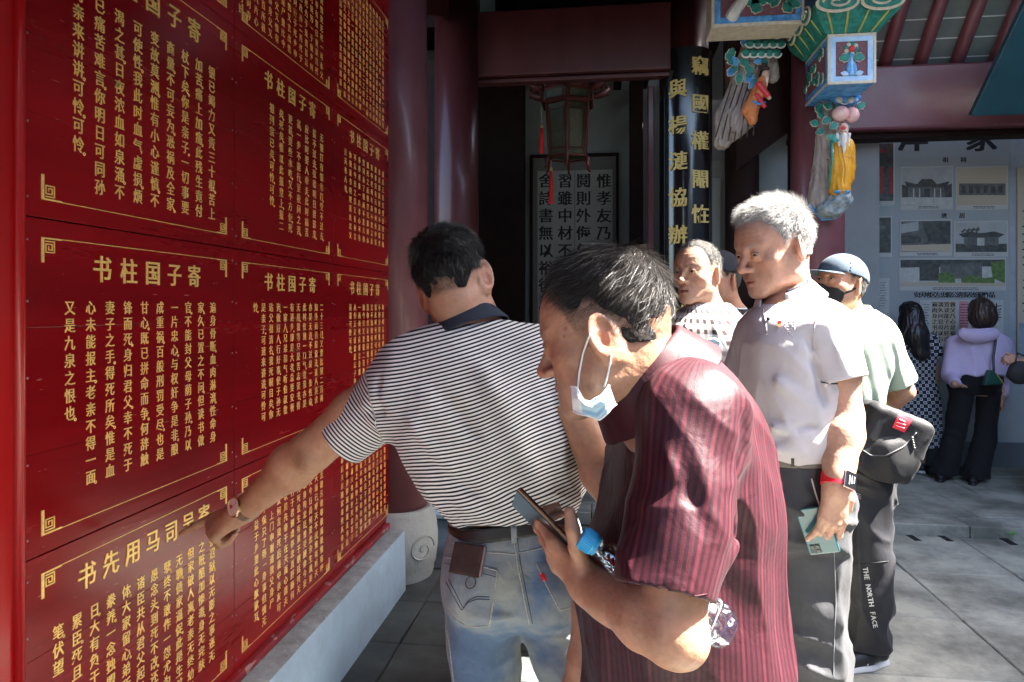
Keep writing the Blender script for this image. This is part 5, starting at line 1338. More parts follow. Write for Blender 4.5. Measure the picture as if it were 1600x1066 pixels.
    A_ = lambda x, y, d=.98: P(x, y, d)
    fl = [(A_(1130, 640), A_(1120, 800), .014, .016), (A_(1100, 700, .95), A_(1150, 860, .98), .010, -.014), (A_(1120, 740), A_(1160, 880), .013, .015), (A_(1140, 700), A_(1195, 840), .012, -.014), (A_(1110, 900, .93), A_(1180, 830), .012, .014), (A_(1060, 690, .92), A_(1100, 850, .92), .014, -.008),
          (A_(1150, 640), A_(1200, 780), .018, -.013), (A_(1120, 860), A_(1190, 890), .012, -.015), (A_(1180, 700), A_(1215, 900), .018, .010), (A_(1000, 700, .96), A_(990, 850, .95), .012, -.006), (A_(1030, 680, .94), A_(1060, 760, .93), .012, .007), (A_(1140, 920), A_(1215, 1060), .016, -.010), (A_(1100, 1010), A_(1190, 1060), .014, .008), (A_(920, 900, 1.1), A_(930, 1060, 1.1), .012, .008), (A_(930, 960, 1.06), A_(1010, 1066, 1.02), .014, -.007), (A_(1070, 620, 1.0), A_(1150, 640, 1.02), .010, .006), (A_(1060, 870, .93), A_(1090, 935, .94), .008, -.006), (A_(1010, 860, .94), A_(1000, 940, .94), .008, .005)]
    fs = fold_set(fl)
    disp = lambda p: fs(p)+folds(p, V3(.25, 0, -.95), 3, 11, .0052, 22)+folds(p, V3(.8, .1, -.6), 4, 15, .0035, 25)+.004*noise(p, 11, 19)
    Sh.add(disp, P(1060, 850, 1.15), .7, 0, 'd'); sleeves(Sh, [(sh+cv(0, .01, 0), hem, .080, .0655, 'sl'), (shR, hemR, .08, .07, 'sr')], disp)
    cz = P(1070, 800, 1.19)
    def st(p):
        ds = Sh.sl['sl'](p)[0]; dt = trunk(p); q = p-cz; x = q@RT; y = q@FW
        s = np.arctan2(x, -y)*.205+.02*q[:, 2]+.004*noise(p, 6, 2); u = unit(hem-sh); e1 = unit(RT-u*np.dot(RT, u)); e2 = np.cross(u, e1); v = p-sh; s2 = np.arctan2(v@e1, v@e2)*.080
        s = np.where(ds < dt-.006, s2+.003, s); return np.stack([s, q[:, 2], ds], 1)
    m_mr = cloth('maroon_striped_shirting', 'shadow_stripe', (.050, .0085, .0145), (.023, .0055, .010), period=.0125, duty=.46, c3=(.12, .02, .032), rough=.5, crumple=.0045, cs=15, sheen=.02)
    m_mp = cloth('maroon_shirting', 'plain', (.045, .007, .012), (.030, .005, .009), rough=.6, crumple=.004, cs=18, sheen=.0)
    shirt = garment('maroon_shirt', Sh, m_mr, t, h=.0036, attrs={'st': st})
    B = tree(shirt)
    for pl in ([(1012, 640), (1060, 652), (1085, 690), (1095, 780), (1085, 850)][:0],): pass
    
    seam('sleeve_hem', B, [(978, 920), (1010, 930), (1060, 935), (1104, 928)], .0008, m_mp, shirt, n=26)
    # collar: flared leaf standing round the bent neck
    cb = P(1012, 590, 1.12); collar('collar', shirt, m_mp, cb, unit(cv(-.64, 0, .77)), .086, h=.075, flare=.38, th=.0045)
    # ---- trousers
    tr = trousers(t, 'dark_trousers', pxlv([(1200, 925, 1228, 1.235, .16), (1260, 930, 1226, 1.235, .16), (1330, 940, 1220, 1.235, .15)]), legs, [(.088, .080, .075)]*2, cloth('charcoal_trousers', 'plain', (.03, .03, .034), None, crumple=.004), h=.010)
    for l in legs: shoe(t, V3(l[2][0]+.06, l[2][1], 0), V3(l[2][0]-.21, l[2][1]+.03, 0), laces=False)
    # ---- mask under the chin, hanging from the ear
    mk = thing('face_mask', 'pale blue surgical mask pulled down under the chin of the bending man', 'face mask')
    m_mk = M('mask_blue', (.42, .60, .70), rough=.8, bump=.0006, bs=120); m_mw = M('mask_white', (.72, .74, .74), rough=.8, bump=.0005, bs=120)
    top = [(892, 604, 1.03), (901, 607, 1.015), (911, 622, 1.01), (922, 630, 1.005), (936, 620, 1.0), (952, 603, 1.005)]
    bot = [(895, 642, 1.035), (907, 646, 1.02), (920, 652, 1.015), (936, 655, 1.01), (950, 646, 1.005), (963, 630, 1.01)]
    nu, nv = 40, 22; G = np.zeros((nv, nu, 3)); tp = resample(top, nu); bp_ = resample(bot, nu)
    for i in range(nv):
        v = i/(nv-1)
        for k in range(nu):
            q = tp[k]*(1-v)+bp_[k]*v; pl = .006*math.sin(v*math.pi*3.2+k*.09)*math.sin(math.pi*min(1, k/nu*1.15)); pt = P(q[0], q[1]+3*math.sin(k*.35)*(v-.5), q[2]-.008*math.sin(v*math.pi)+pl); G[i, k] = pt
    mb = MB().grid(G[:, :9]); mb.build('white_edge', m_mw, mk, smooth=True); MB().grid(G[:, 8:]).build('pleated_panel', m_mk, mk, smooth=True)
    for a in (0, nv-1): MB().tube(G[a], .0016, 6).build('hem', m_mw, mk, smooth=True)
    Bf = tree(body)
    for pl in ([(903, 606), (905, 582), (911, 552), (921, 524), (931, 513)], [(944, 605), (949, 588), (953, 570), (955, 552)]):
        pts = [hit(Bf, *p, .0022) for p in resample(pl, 26)]; pts = np.array([p[0] if p[0] is not None and np.linalg.norm(p[0]-c) < .2 else P(*resample(pl, 26)[i], 1.01) for i, p in enumerate(pts)])
        dep = (pts-np.array([0, 0, CAMZ]))@FW; dep = np.minimum(dep, np.convolve(np.pad(dep, 3, mode='edge'), np.ones(7)/7, 'valid')); pp = resample(pl, 26)
        pts = np.array([P(q[0], q[1], dd) for q, dd in zip(pp, dep)]); MB().tube(pts, .0016, 7).build('ear_loop', m_mw, mk, smooth=True)
    # ---- phone in his hand
    ph = thing('smartphone', 'bronze edged dark smartphone held up in the hand of the man in maroon', 'smartphone')
    ld = unit(cv(-.62, .30, .56)); wd_ = unit(cv(-.30, .85, -.35)-ld*np.dot(cv(-.30, .85, -.35), ld)); nd = np.cross(ld, wd_); Rp = np.stack([wd_, ld, nd], 1); pc = P(846, 816, 1.14)
    MB().box((-.034, -.060, -.0040), (.034, .060, .0040), R=Rp, c=pc).build('frame', M('bronze_edge', (.42, .22, .12), rough=.22, metal=.9), ph, bevel=.003)
    MB().box((-.0345, -.0585, .0041), (.0345, .0585, .0050), R=Rp, c=pc).build('glass', M('dark_glass', (.01, .01, .012), rough=.06, coat=.8), ph, bevel=.0004)
    MB().box((-.0345, -.0585, -.0050), (.0345, .0585, -.0041), R=Rp, c=pc).build('back', M('phone_back', (.05, .03, .025), rough=.25), ph, bevel=.0004)
    # ---- water bottle clamped under the arm
    bt = thing('water_bottle', 'clear crumpled plastic water bottle with a blue cap, clamped under the arm', 'bottle')
    m_pet = bpy.data.materials.new('clear_plastic'); m_pet.use_nodes = True; nt_ = m_pet.node_tree; nt_.nodes.clear(); Lk = nt_.links.new
    o_ = nt_.nodes.new('ShaderNodeOutputMaterial'); mx = nt_.nodes.new('ShaderNodeMixShader'); tr_ = nt_.nodes.new('ShaderNodeBsdfTransparent'); tr_.inputs[0].default_value = (.90, .94, .96, 1); gl = nt_.nodes.new('ShaderNodeBsdfGlossy'); gl.inputs['Roughness'].default_value = .09; gl.inputs['Color'].default_value = (.9, .95, 1, 1)
    lw = nt_.nodes.new('ShaderNodeLayerWeight'); lw.inputs[0].default_value = .35; nz = nt_.nodes.new('ShaderNodeTexNoise'); nz.inputs['Scale'].default_value = 45; tcc = nt_.nodes.new('ShaderNodeTexCoord'); bpn = nt_.nodes.new('ShaderNodeBump'); bpn.inputs['Distance'].default_value = .004
    Lk(tcc.outputs['Object'], nz.inputs['Vector']); Lk(nz.outputs[0], bpn.inputs['Height']); Lk(bpn.outputs[0], gl.inputs['Normal']); Lk(bpn.outputs[0], lw.inputs['Normal'])
    mad = nt_.nodes.new('ShaderNodeMath'); mad.operation = 'MULTIPLY_ADD'; mad.inputs[1].default_value = .55; mad.inputs[2].default_value = .10; Lk(lw.outputs['Facing'], mad.inputs[0]); Lk(mad.outputs[0], mx.inputs[0]); Lk(tr_.outputs[0], mx.inputs[1]); Lk(gl.outputs[0], mx.inputs[2]); Lk(mx.outputs[0], o_.inputs['Surface'])
    m_cap = M('blue_cap', (.03, .33, .62), rough=.35)
    b0 = P(908, 838, 1.03); b1 = P(1142, 990, 1.0); ax = unit(b1-b0); e1 = unit(np.cross(ax, V3(0, 0, 1))); e2 = np.cross(ax, e1); Rb = np.stack([e1, e2, ax], 1); LB = np.linalg.norm(b1-b0)
    capz = [(.0145, 0), (.0165, .003), (.0165, .020), (.0160, .022)]
    mb = MB().lathe(capz, b0, 28, R=Rb); mb.build('cap', m_cap, bt, autos=40)
    for k in range(28):
        a = 2*math.pi*k/28; MB().tube([b0+Rb@V3(.0166*math.cos(a), .0166*math.sin(a), .004), b0+Rb@V3(.0166*math.cos(a), .0166*math.sin(a), .019)], .0008, 4).build('cap_rib', m_cap, bt)
    MB().lathe([(.0135, .0225), (.0150, .0225), (.0150, .027), (.0135, .027)], b0, 24, R=Rb).build('neck_ring', m_cap, bt)
    prof = [(.0125, .022), (.0130, .032), (.0150, .040), (.022, .056), (.0285, .074), (.0325, .090), (.0300, .094), (.0325, .100), (.0325, .120), (.0302, .124), (.0325, .129), (.0325, .150), (.0302, .154), (.0325, .160), (.0325, .180), (.0305, .185), (.0325, .190), (.0325, LB-.012), (.028, LB-.003), (.012, LB)]
    th_ = np.linspace(0, 2*math.pi, 49)[:-1]; zz = np.linspace(0, 1, 90); pz = resample([(r_, z_) for r_, z_ in prof], 90); V = []
    q_ = random.Random(4)
    for r_, z_ in pz:
        for a in th_:
            k = min(1, max(0, (z_-.03)/.05)); dent = k*(.0022*math.sin(a*3+z_*60)+.0016*math.sin(a*7-z_*95)+.0012*math.sin(a*5+z_*150)); foot = .003*abs(math.sin(a*2.5))*(z_ > LB-.02)
            V.append((max(.004, r_-abs(dent)-foot)*math.cos(a), max(.004, r_-abs(dent)-foot)*math.sin(a), z_))
    V = np.array(V); nr = len(pz); Fc = [(i*48+j, i*48+(j+1) % 48, (i+1)*48+(j+1) % 48, (i+1)*48+j) for i in range(nr-1) for j in range(48)]; Fc.append(tuple((nr-1)*48+j for j in range(48)))
    MB().add(V@Rb.T+b0, Fc).build('bottle_shell', m_pet, bt, smooth=True)
    for zr in (.092, .126, .156, .187, .212): MB().tube([b0+Rb@V3(.0318*math.cos(a), .0318*math.sin(a), zr+.0015*math.sin(a*3)) for a in np.linspace(0, 2*math.pi, 25)], .0010, 5, cap=False).build('moulded_rib', M('rib_plastic', (.55, .62, .66), rough=.1, alpha=.45), bt, smooth=True)
    MB().lathe([(.0328, .168), (.0334, .168), (.0334, .186), (.0328, .186)], b0, 40, R=Rb).build('label_strip', M('label_blue', (.10, .38, .75), rough=.4), bt)
    return t
man_maroon()
print('maroon', round(time.time()-T0, 1))
# ================================================================ the men standing in the sun
RT = V3(CY, SY, 0); FW = V3(-SY, CY, 0); UP = V3(0, 0, 1)
def cv(r, f, u): return RT*r+FW*f+UP*u
def face_dir(deg, pitch=0):
    """deg: 0 faces away from the camera, 90 faces left in the photo, 180 faces the camera"""
    a = math.radians(deg); return unit(cv(-math.sin(a), math.cos(a), 0)+UP*math.tan(math.radians(-pitch)))
def standing(name_label, head, arms_, trunk, legs, skin=(.42, .21, .125), hpx=None, res=(.003, .004, .014), stubble=.2, hairc=(.02, .017, .015), scalp=.7, lookv=(0, 1, 0), eye_=True, dis=0):
    t = thing('person', name_label, 'person'); c, R, sc, hp, hl, nb = head
    S = SDF(); make_head(S, c, R, hp, sc); S.rc(c+R@V3(0, -.032, -.05)*sc, nb, .054*sc, .064, .04); S.rc(nb, nb-UP*.09, .07, .08, .03)
    if dis: S.it.append((lambda p: dis*noise(p, 55, 3)+.00025*noise(p, 240, 4), c, .3, .01, 'd', None))
    p1, q1 = polygonize(S.ev, c-V3(.16, .16, .30), c+V3(.16, .16, .17), res[0]); p1, q1 = islands(p1, q1, 200); L_ = ((p1-c)@R)/sc
    shells = [(p1, q1, skin_color(p1, L_, hp, hl, base=skin, hairc=hairc, scalp=scalp, stubble=stubble))]
    A = SDF(); tips_all = []
    for a in arms_:
        arm(A, a['sh'], a['el'], a['wr'], *a.get('r', (.050, .043, .028)))
        tips_all.append(hand(A, a['wr'], a['d'], a['n'], a.get('side', 1), a.get('curl', [(15, 22, 15)]*4), L=a.get('L', .18), thumb=a.get('thumb'), r=a.get('hr', 1.0)))
    if arms_:
        lo, hi = A.bounds(); p2, q2 = polygonize(A.ev, lo, hi, res[1]); p2, q2 = islands(p2, q2, 100); shells.append((p2, q2, skin_color(p2, base=skin, seed=3)))
    T = SDF(); loft_items(T, trunk, pad=-.016)
    for l in legs: T.chain(l, [.075, .05, .035], .03)
    p3, q3 = polygonize(T.ev, *T.bounds(), res[2]); shells.append((p3, q3, skin_color(p3, base=skin)))
    body = join_np('body', shells, m_skin, t)
    if eye_: eyes(body, c, R, hp, sc, look=lookv)
    return t, body, tips_all
def legs_at(hx, hy, z0, hw, stance=.0, foot=None, ank=.09, dirv=None):
    """two legs from the hips at (hx,hy) standing on the floor"""
    d = RT if dirv is None else dirv; out = []
    for s in (-1, 1):
        h = V3(hx, hy, z0)+d*s*hw; f = V3(hx, hy, ank)+d*s*(hw+stance); k = (h+f)/2+FW*-.01; out.append((h, k, f))
    return out
# ---------------------------------------------------------------- white haired man in the pale polo
def man_polo():
    c = P(1207, 388, 1.90); R = frame_from(face_dir(109, 14), roll=0); sc = 1.02
    hp = dict(w=1.03, ear=.98, nose=.98, fat=.35, jaw=1.0, eye=.85, bag=1.0, lid=1.2); hl = dict(front=.066, nape=-.042, burn=-.006, fade=.05, top=.8, rec=.016)
    sh = P(1296, 515, 1.80); el = P(1319, 650, 1.77); wr = P(1308, 758, 1.70); shR = P(1192, 522, 2.02); elR = P(1165, 660, 2.05); wrR = P(1170, 770, 2.0)
    n_ = unit(cv(.25, -.95, .1)); dd = unit(cv(-.10, .05, -1))
    tr_ = pxlv([(440, 1215, 1275, 1.90, .06), (480, 1175, 1305, 1.90, .12), (560, 1155, 1320, 1.90, .13), (680, 1156, 1296, 1.90, .13), (760, 1160, 1300, 1.90, .13), (820, 1165, 1300, 1.9, .12)])
    lg = [(P(1213, 760, 1.97), P(1215, 1010, 1.99), P(1218, 1290, 2.0)), (P(1262, 770, 1.86), P(1265, 1030, 1.86), P(1268, 1340, 1.88))]
    lg = [(h, k, V3(a[0], a[1], .08)) for h, k, a in lg]
    t, body, tips = standing('silver haired man in a pale lilac polo shirt with a red watch strap, looking down', (c, R, sc, hp, hl, P(1236, 482, 1.93)),
        [dict(sh=sh, el=el, wr=wr, r=(.056, .047, .031), d=dd, n=n_, side=-1, curl=[(22, 30, 18), (30, 40, 25), (34, 46, 28), (12, 18, 12)], L=.188, hr=1.08, thumb=[(.45, -.35, .85), (.80, -.45, .35), (.85, -.5, .1)]),
         dict(sh=shR, el=elR, wr=wrR, r=(.05, .043, .03), d=V3(0, 0, -1), n=unit(cv(-1, 0, 0)))], tr_, lg, skin=(.47, .265, .185), hairc=(.30, .29, .28), scalp=.55, stubble=.12, lookv=(-.2, .9, -.45), dis=.0007, res=(.0026, .0032, .012))
    m_wh = M('silver_hair', (.36, .355, .35), rough=.5, spec=.35); m_whb = M('silver_hair_base', (.20, .195, .19), rough=.85, var=.4, vs=220, bump=.003, bs=200)
    make_hair(body, c, R, hp, hl, sc, th=.007, n=22000, ln=.020, wid=.00055, lift=.55, crown=lambda q: np.stack([q[:, 0]*2+.25, .9*(q[:, 2] > .05)+.2, -.9+8*np.clip(q[:, 2], 0, .12)], 1), mat=m_wh, shell_mat=m_whb, spread=.22, lf=lambda q: np.clip(.32+(q[:, 2]+.01)*8, .22, 1.15))
    Sh = SDF(); rows = pxlv([(466, 1206, 1282, 1.90, .07), (482, 1182, 1308, 1.90, .115), (504, 1166, 1326, 1.89, .148), (536, 1159, 1328, 1.89, .160), (580, 1156, 1320, 1.89, .162), (640, 1155, 1306, 1.89, .162), (690, 1151, 1298, 1.89, .162), (716, 1154, 1294, 1.89, .158), (727, 1160, 1290, 1.89, .145)])
    trunk = loft_items(Sh, rows, n=2.35, cap=.012); hem = P(1312, 596, 1.765); hemR = P(1160, 600, 2.04)
    A_ = lambda x, y, d=1.74: P(x, y, d)
    fs = fold_set([(A_(1170, 560), A_(1270, 640), .018, .010), (A_(1165, 600), A_(1260, 700), .016, -.010), (A_(1160, 650), A_(1280, 690), .016, .010), (A_(1200, 690), A_(1285, 660), .014, -.009), (A_(1180, 500), A_(1180, 620), .016, -.008), (A_(1262, 520), A_(1288, 640), .014, -.014), (A_(1275, 640), A_(1292, 715), .010, .012), (A_(1160, 705), A_(1290, 700), .010, .008), (A_(1300, 520, 1.7), A_(1325, 590, 1.7), .012, .008), (A_(1285, 540, 1.7), A_(1300, 595, 1.7), .010, -.008), (A_(1240, 540), A_(1280, 560), .012, .007), (A_(1215, 640), A_(1255, 715), .012, .008)])
    disp = lambda p: fs(p)+folds(p, V3(.5, 0, -.85), 4, 13, .0036, 42)+.003*noise(p, 13, 19)
    Sh.add(disp, P(1240, 600, 1.9), .6, 0, 'd'); sleeves(Sh, [(sh+cv(-.02, 0, .0), hem, .078, .069, 'sl'), (shR, hemR, .075, .068, 'sr')], disp)
    m_po = cloth('pale_lilac_pique', 'plain', (.54, .515, .53), None, crumple=.0022, cs=20, var=.04); m_nv2 = cloth('navy_trim', 'plain', (.02, .022, .035), None, crumple=.0003)
    shirt = garment('polo_shirt', Sh, m_po, t, h=.0042); B = tree(shirt)
    collar('collar', shirt, m_po, P(1229, 464, 1.905), unit(cv(-.38, -.1, 1)), .070, h=.050, flare=.60, gap=(cv(-.78, -.62, 0), .90)); collar('collar_lining', shirt, m_nv2, P(1227, 460, 1.905), unit(cv(-.38, -.1, 1)), .0650, h=.046, flare=.5, gap=(cv(-.78, -.62, 0), .86), th=.002)
    seam('placket_edge', B, [(1192, 482), (1196, 500), (1199, 522)], .0010, m_po, shirt, n=12); seam('placket_edge', B, [(1186, 520), (1199, 523)], .0012, m_po, shirt, n=8)
    seam('armhole_seam', B, [(1283, 478), (1272, 510), (1270, 548), (1280, 590)], .0011, m_nv2 if False else m_po, shirt, n=24)
    seam('sleeve_trim', B, [(1283, 597), (1300, 600), (1322, 599), (1341, 592)], .0014, m_nv2, shirt, n=24)
    p, n = hit(B, 1201, 499, .002)
    if p is not None: MB().sphere(p, (.005, .005, .005), 10).build('button', m_nv2, shirt, smooth=True)
    p, n = hit(B, 1218, 507, .002)
    if p is not None:
        pin = thing('badge_pin', 'tiny red and gold pin badge on the chest of the pale polo shirt', 'badge'); ex = unit(np.cross(UP, n)); ey = np.cross(n, ex); Rp = np.stack([ex, ey, n], 1)
        MB().prism([(-.005, .007), (.003, .010), (.005, .0), (.003, -.008), (-.004, -.003)], p, ex, ey, n, .002).build('flag', M('badge_red', (.65, .03, .02), rough=.3), pin)
        MB().prism([(-.004, -.002), (.004, -.001), (.002, -.010), (-.003, -.008)], p+n*.0021, ex, ey, n, .0012).build('gold_foot', m_goldp, pin)
    m_emb = M('white_embroidery', (.80, .79, .80), rough=.8)     # square woven crest of small strokes
    for i in range(6):
        for k in range(5):
            if (i*7+k*3) % 5 == 0: continue
            x_, y_ = 1226+k*3.4, 502+i*4.0; seam('crest_stitch', B, [(x_, y_), (x_+2.6, y_+(.3 if (i+k) % 2 else 2.4))], .0006, m_emb, shirt, n=4, off=.0003, sides=4)
    tr = trousers(t, 'charcoal_trousers', pxlv([(722, 1160, 1290, 1.89, .148), (760, 1158, 1300, 1.90, .155), (810, 1160, 1306, 1.90, .150), (850, 1170, 1306, 1.90, .13)]), lg, [(.10, .082, .070), (.102, .088, .074)], cloth('charcoal_cloth', 'plain', (.035, .036, .040), (.052, .054, .060), rough=.7, crumple=.006, cs=11, sheen=.05), h=.006, amp=.008)
    Bt = tree(tr); m_gr = M('pale_seam', (.16, .17, .19), rough=.8); seam('side_seam', Bt, [(1296, 800), (1303, 860), (1306, 940), (1303, 1010), (1302, 1062)], .0012, m_gr, tr, n=40); seam('pocket_zip', Bt, [(1268, 748), (1274, 770), (1280, 790)], .0020, M('zip_white', (.6, .6, .6), rough=.5), tr, n=12)
    # belt
    Bb = SDF(); rb = pxlv([(700, 1156, 1294, 1.89, .152), (745, 1157, 1297, 1.895, .156)]); loft_items(Bb, rb, n=2.45, cap=.003); cz = P(1230, 721, 1.75)[2]
    Bi = SDF(); loft_items(Bi, rb, n=2.45, pad=-.007, cap=.05); Bb.post.append(lambda p, d: smax(smax(d, np.abs(p[:, 2]-cz)-.016, .002), -Bi.ev(p), .002)); m_bg = M('grey_webbing_belt', (.16, .14, .12), rough=.6, bump=.0005, bs=300)
    belt = garment('belt', Bb, m_bg, t, h=.004, minv=60); Bx = tree(belt, shirt)
    for x in (1210, 1236): patch('buckle_plate', Bx, [(x, 716), (x, 729)], [(x+5, 716), (x+5, 729)], M('belt_dark', (.03, .03, .03), rough=.4), belt, nu=4, nv=5, th=.003)
    nails(body, tips[0][:4], n_)
    # phone and watch
    ph = thing('smartphone', 'teal backed smartphone hanging in the hand with the red watch strap', 'smartphone'); pc = P(1279, 833, 1.735); ld = unit(cv(.34, .1, -.93)); nd = unit(cv(-.45, -.88, 0)-ld*np.dot(cv(-.45, -.88, 0), ld)); wd_ = np.cross(ld, nd); Rp = np.stack([wd_, ld, nd], 1)
    MB().box((-.036, -.070, -.004), (.036, .055, .004), R=Rp, c=pc).build('back', M('teal_phone', (.03, .13, .15), rough=.25, coat=.5), ph, bevel=.003)
    MB().box((.006, .026, .0042), (.030, .050, .0060), R=Rp, c=pc).build('camera_island', M('phone_dark', (.02, .05, .06), rough=.3), ph, bevel=.002)
    for (a, b_) in ((.012, .032), (.024, .032), (.012, .044)): MB().lathe([(.0001, .0078), (.0042, .0078), (.0045, .0060)], pc+Rp@V3(a, b_, 0), 14, R=Rp).build('lens', m_black, ph)
    wt = thing('smart_watch', 'square black smart watch on a bright red strap, worn by the silver haired man', 'watch'); ax_ = unit(wr-el); wc = wr+ax_*-.010; wn = unit(cv(.25, -.95, 0)-ax_*np.dot(cv(.25, -.95, 0), ax_)); wx = np.cross(ax_, wn); Rw = np.stack([wx, ax_, wn], 1)
    MB().box((-.018, -.021, .031), (.018, .021, .041), R=Rw, c=wc).build('case', M('watch_steel', (.55, .40, .38), rough=.25, metal=1), wt, bevel=.004); MB().box((-.016, -.019, .0405), (.016, .019, .0425), R=Rw, c=wc).build('screen', M('watch_screen', (.008, .008, .009), rough=.08, coat=1), wt, bevel=.001)
    for k in range(3): MB().box((-.010+k*.007, -.010, .0426), (-.008+k*.007, .006+.003*k, .0429), R=Rw, c=wc).build('dial_mark', M('dial_white', (.5, .5, .5), rough=.5), wt)
    th_ = np.linspace(.0, 2*math.pi, 44); r_ = .0355; V = []
    for a in th_:
        for (rr, o) in ((r_, -.014), (r_+.003, -.014), (r_+.003, .014), (r_, .014)): V.append(wc+wn*(rr*math.cos(a))+wx*(rr*.98*math.sin(a))+ax_*o)
    MB().add(V, [(i*4+j, i*4+(j+1) % 4, (i+1)*4+(j+1) % 4, (i+1)*4+j) for i in range(43) for j in range(4)]).build('strap', M('red_strap', (.75, .012, .03), rough=.45), wt, smooth=False)
    for h, k, a in lg: shoe(t, V3(a[0], a[1], 0)+cv(.07, 0, 0), V3(a[0], a[1], 0)+cv(-.20, -.06, 0), laces=False)
man_polo(); print('polo', round(time.time()-T0, 1))
# ---------------------------------------------------------------- man in the checked shirt
def man_checked():
    c = P(1089, 426, 2.60); R = frame_from(face_dir(134, 0), roll=0); sc = .98
    hp = dict(w=.96, nose=1.05, jaw=.96, eye=.95, open=.9, chin=1.0, lid=1.2, bag=.6, cheek=1.1); hl = dict(front=.074, nape=-.040, burn=-.005, fade=.05, top=.2, rec=.006)
    sh = P(1148, 545, 2.52); el = P(1166, 650, 2.55); wr = P(1150, 750, 2.45); shR = P(1030, 545, 2.75); elR = P(1000, 650, 2.75); wrR = P(1010, 740, 2.6)
    lg = [(V3(*P(1000, 760, 2.68)), V3(*P(945, 950, 2.68)), None), (V3(*P(1075, 760, 2.55)), V3(*P(1080, 950, 2.5)), None)]; lg = [(h, k, V3(k[0], k[1]+.03, .09)) for h, k, _ in lg]
    tr_ = pxlv([(470, 1070, 1120, 2.62, .05), (500, 1050, 1145, 2.62, .09), (560, 1035, 1155, 2.62, .11), (700, 1010, 1150, 2.62, .11), (780, 990, 1130, 2.62, .11)])
    t, body, _ = standing('short haired man in a brown and white checked shirt, speaking', (c, R, sc, hp, hl, P(1103, 492, 2.63)), [dict(sh=sh, el=el, wr=wr, d=unit(cv(-.2, -.2, -1)), n=unit(cv(.5, -.8, 0)), side=-1), dict(sh=shR, el=elR, wr=wrR, d=unit(cv(.1, -.2, -1)), n=unit(cv(-.5, -.8, 0)))], tr_, lg, skin=(.44, .245, .165), hairc=(.06, .055, .05), scalp=.75, stubble=.25, lookv=(-.15, 1, 0), dis=.0006, res=(.003, .005, .016))
    m_gh = M('greying_hair', (.10, .095, .09), rough=.45, spec=.5); make_hair(body, c, R, hp, hl, sc, th=.003, n=12000, ln=.009, wid=.0007, lift=.55, mat=m_gh, shell_mat=M('greying_hair_base', (.04, .037, .034), rough=.85, bump=.002, bs=250), h=.0036)
    Sh = SDF(); rows = pxlv([(476, 1075, 1135, 2.62, .07), (490, 1052, 1152, 2.62, .11), (512, 1030, 1166, 2.62, .135), (560, 1020, 1162, 2.62, .145), (640, 1008, 1158, 2.62, .145), (720, 995, 1152, 2.62, .145), (770, 990, 1148, 2.62, .145)]); trunk = loft_items(Sh, rows, n=2.3)
    disp = lambda p: folds(p, V3(.4, 0, -.9), 4, 13, .005, 52)+.003*noise(p, 13, 29)
    Sh.add(disp, P(1080, 620, 2.6), .7, 0, 'd'); sleeves(Sh, [(sh, P(1160, 622, 2.53), .078, .070, 'sl'), (shR, P(1008, 625, 2.75), .078, .070, 'sr')], disp)
    cz = P(1090, 600, 2.62)
    def st(p): q = p-cz; x = q@RT; y = q@FW; return np.stack([np.arctan2(x+.02, -y)*.19+.12*q[:, 2]*0, q[:, 2]+.05*x, x], 1)
    m_pl = cloth('brown_check_cotton', 'plaid', (.44, .42, .42), (.045, .030, .028), period=.036, duty=.50, c3=(.50, .49, .49), crumple=.003, cs=18, soft=.03); m_pp = cloth('check_collar', 'plain', (.32, .29, .28), (.20, .16, .155), crumple=.002)
    shirt = garment('checked_shirt', Sh, m_pl, t, h=.0055, attrs={'st': st}); B = tree(shirt)
    collar('collar', shirt, m_pp, P(1101, 487, 2.625), unit(cv(-.05, -.1, 1)), .068, h=.046, flare=.7, gap=(cv(-.45, -.9, 0), .80)); seam('placket', B, [(1071, 505), (1070, 560), (1068, 600)], .0022, m_pp, shirt, n=24)
    for y_ in (512, 550, 590):
        p, n = hit(B, 1073, y_, .003)
        if p is not None: MB().sphere(p, .005, 8).build('button', m_emb_ if False else MATS['eye_white'], shirt)
    trousers(t, 'dark_trousers', pxlv([(750, 985, 1140, 2.62, .14), (800, 975, 1125, 2.62, .14), (850, 985, 1110, 2.62, .12)]), lg, [(.10, .085, .08)]*2, cloth('black_trouser_cloth', 'plain', (.022, .022, .024), None, crumple=.006, cs=12), h=.009, amp=.008)
    for h, k, a in lg: shoe(t, V3(a[0], a[1]+.07, 0), V3(a[0]-.04, a[1]-.20, 0), laces=False)
    mk = thing('face_mask', 'small folded pale blue mask tucked in the pocket of the checked shirt', 'face mask'); m_mk = MATS['mask_blue']; m_mw = MATS['mask_white']
    p, n = hit(B, 1113, 543, .010); ex = unit(np.cross(UP, n)); ey = np.cross(n, ex)
    MB().prism([(-.020, -.026), (.012, -.030), (.024, -.008), (.026, .018), (.006, .030), (-.014, .026), (-.026, .004)], p, ex, ey, n, .008).build('folded_panel', m_mk, mk, bevel=.002)
    MB().tube([p+ex*(.028*math.cos(a)+.002)+ey*(.032*math.sin(a))+n*.009 for a in np.linspace(-1.3, 2.6, 20)], .0022, 6).build('ear_loop', m_mw, mk, smooth=True)
man_checked(); print('checked', round(time.time()-T0, 1))
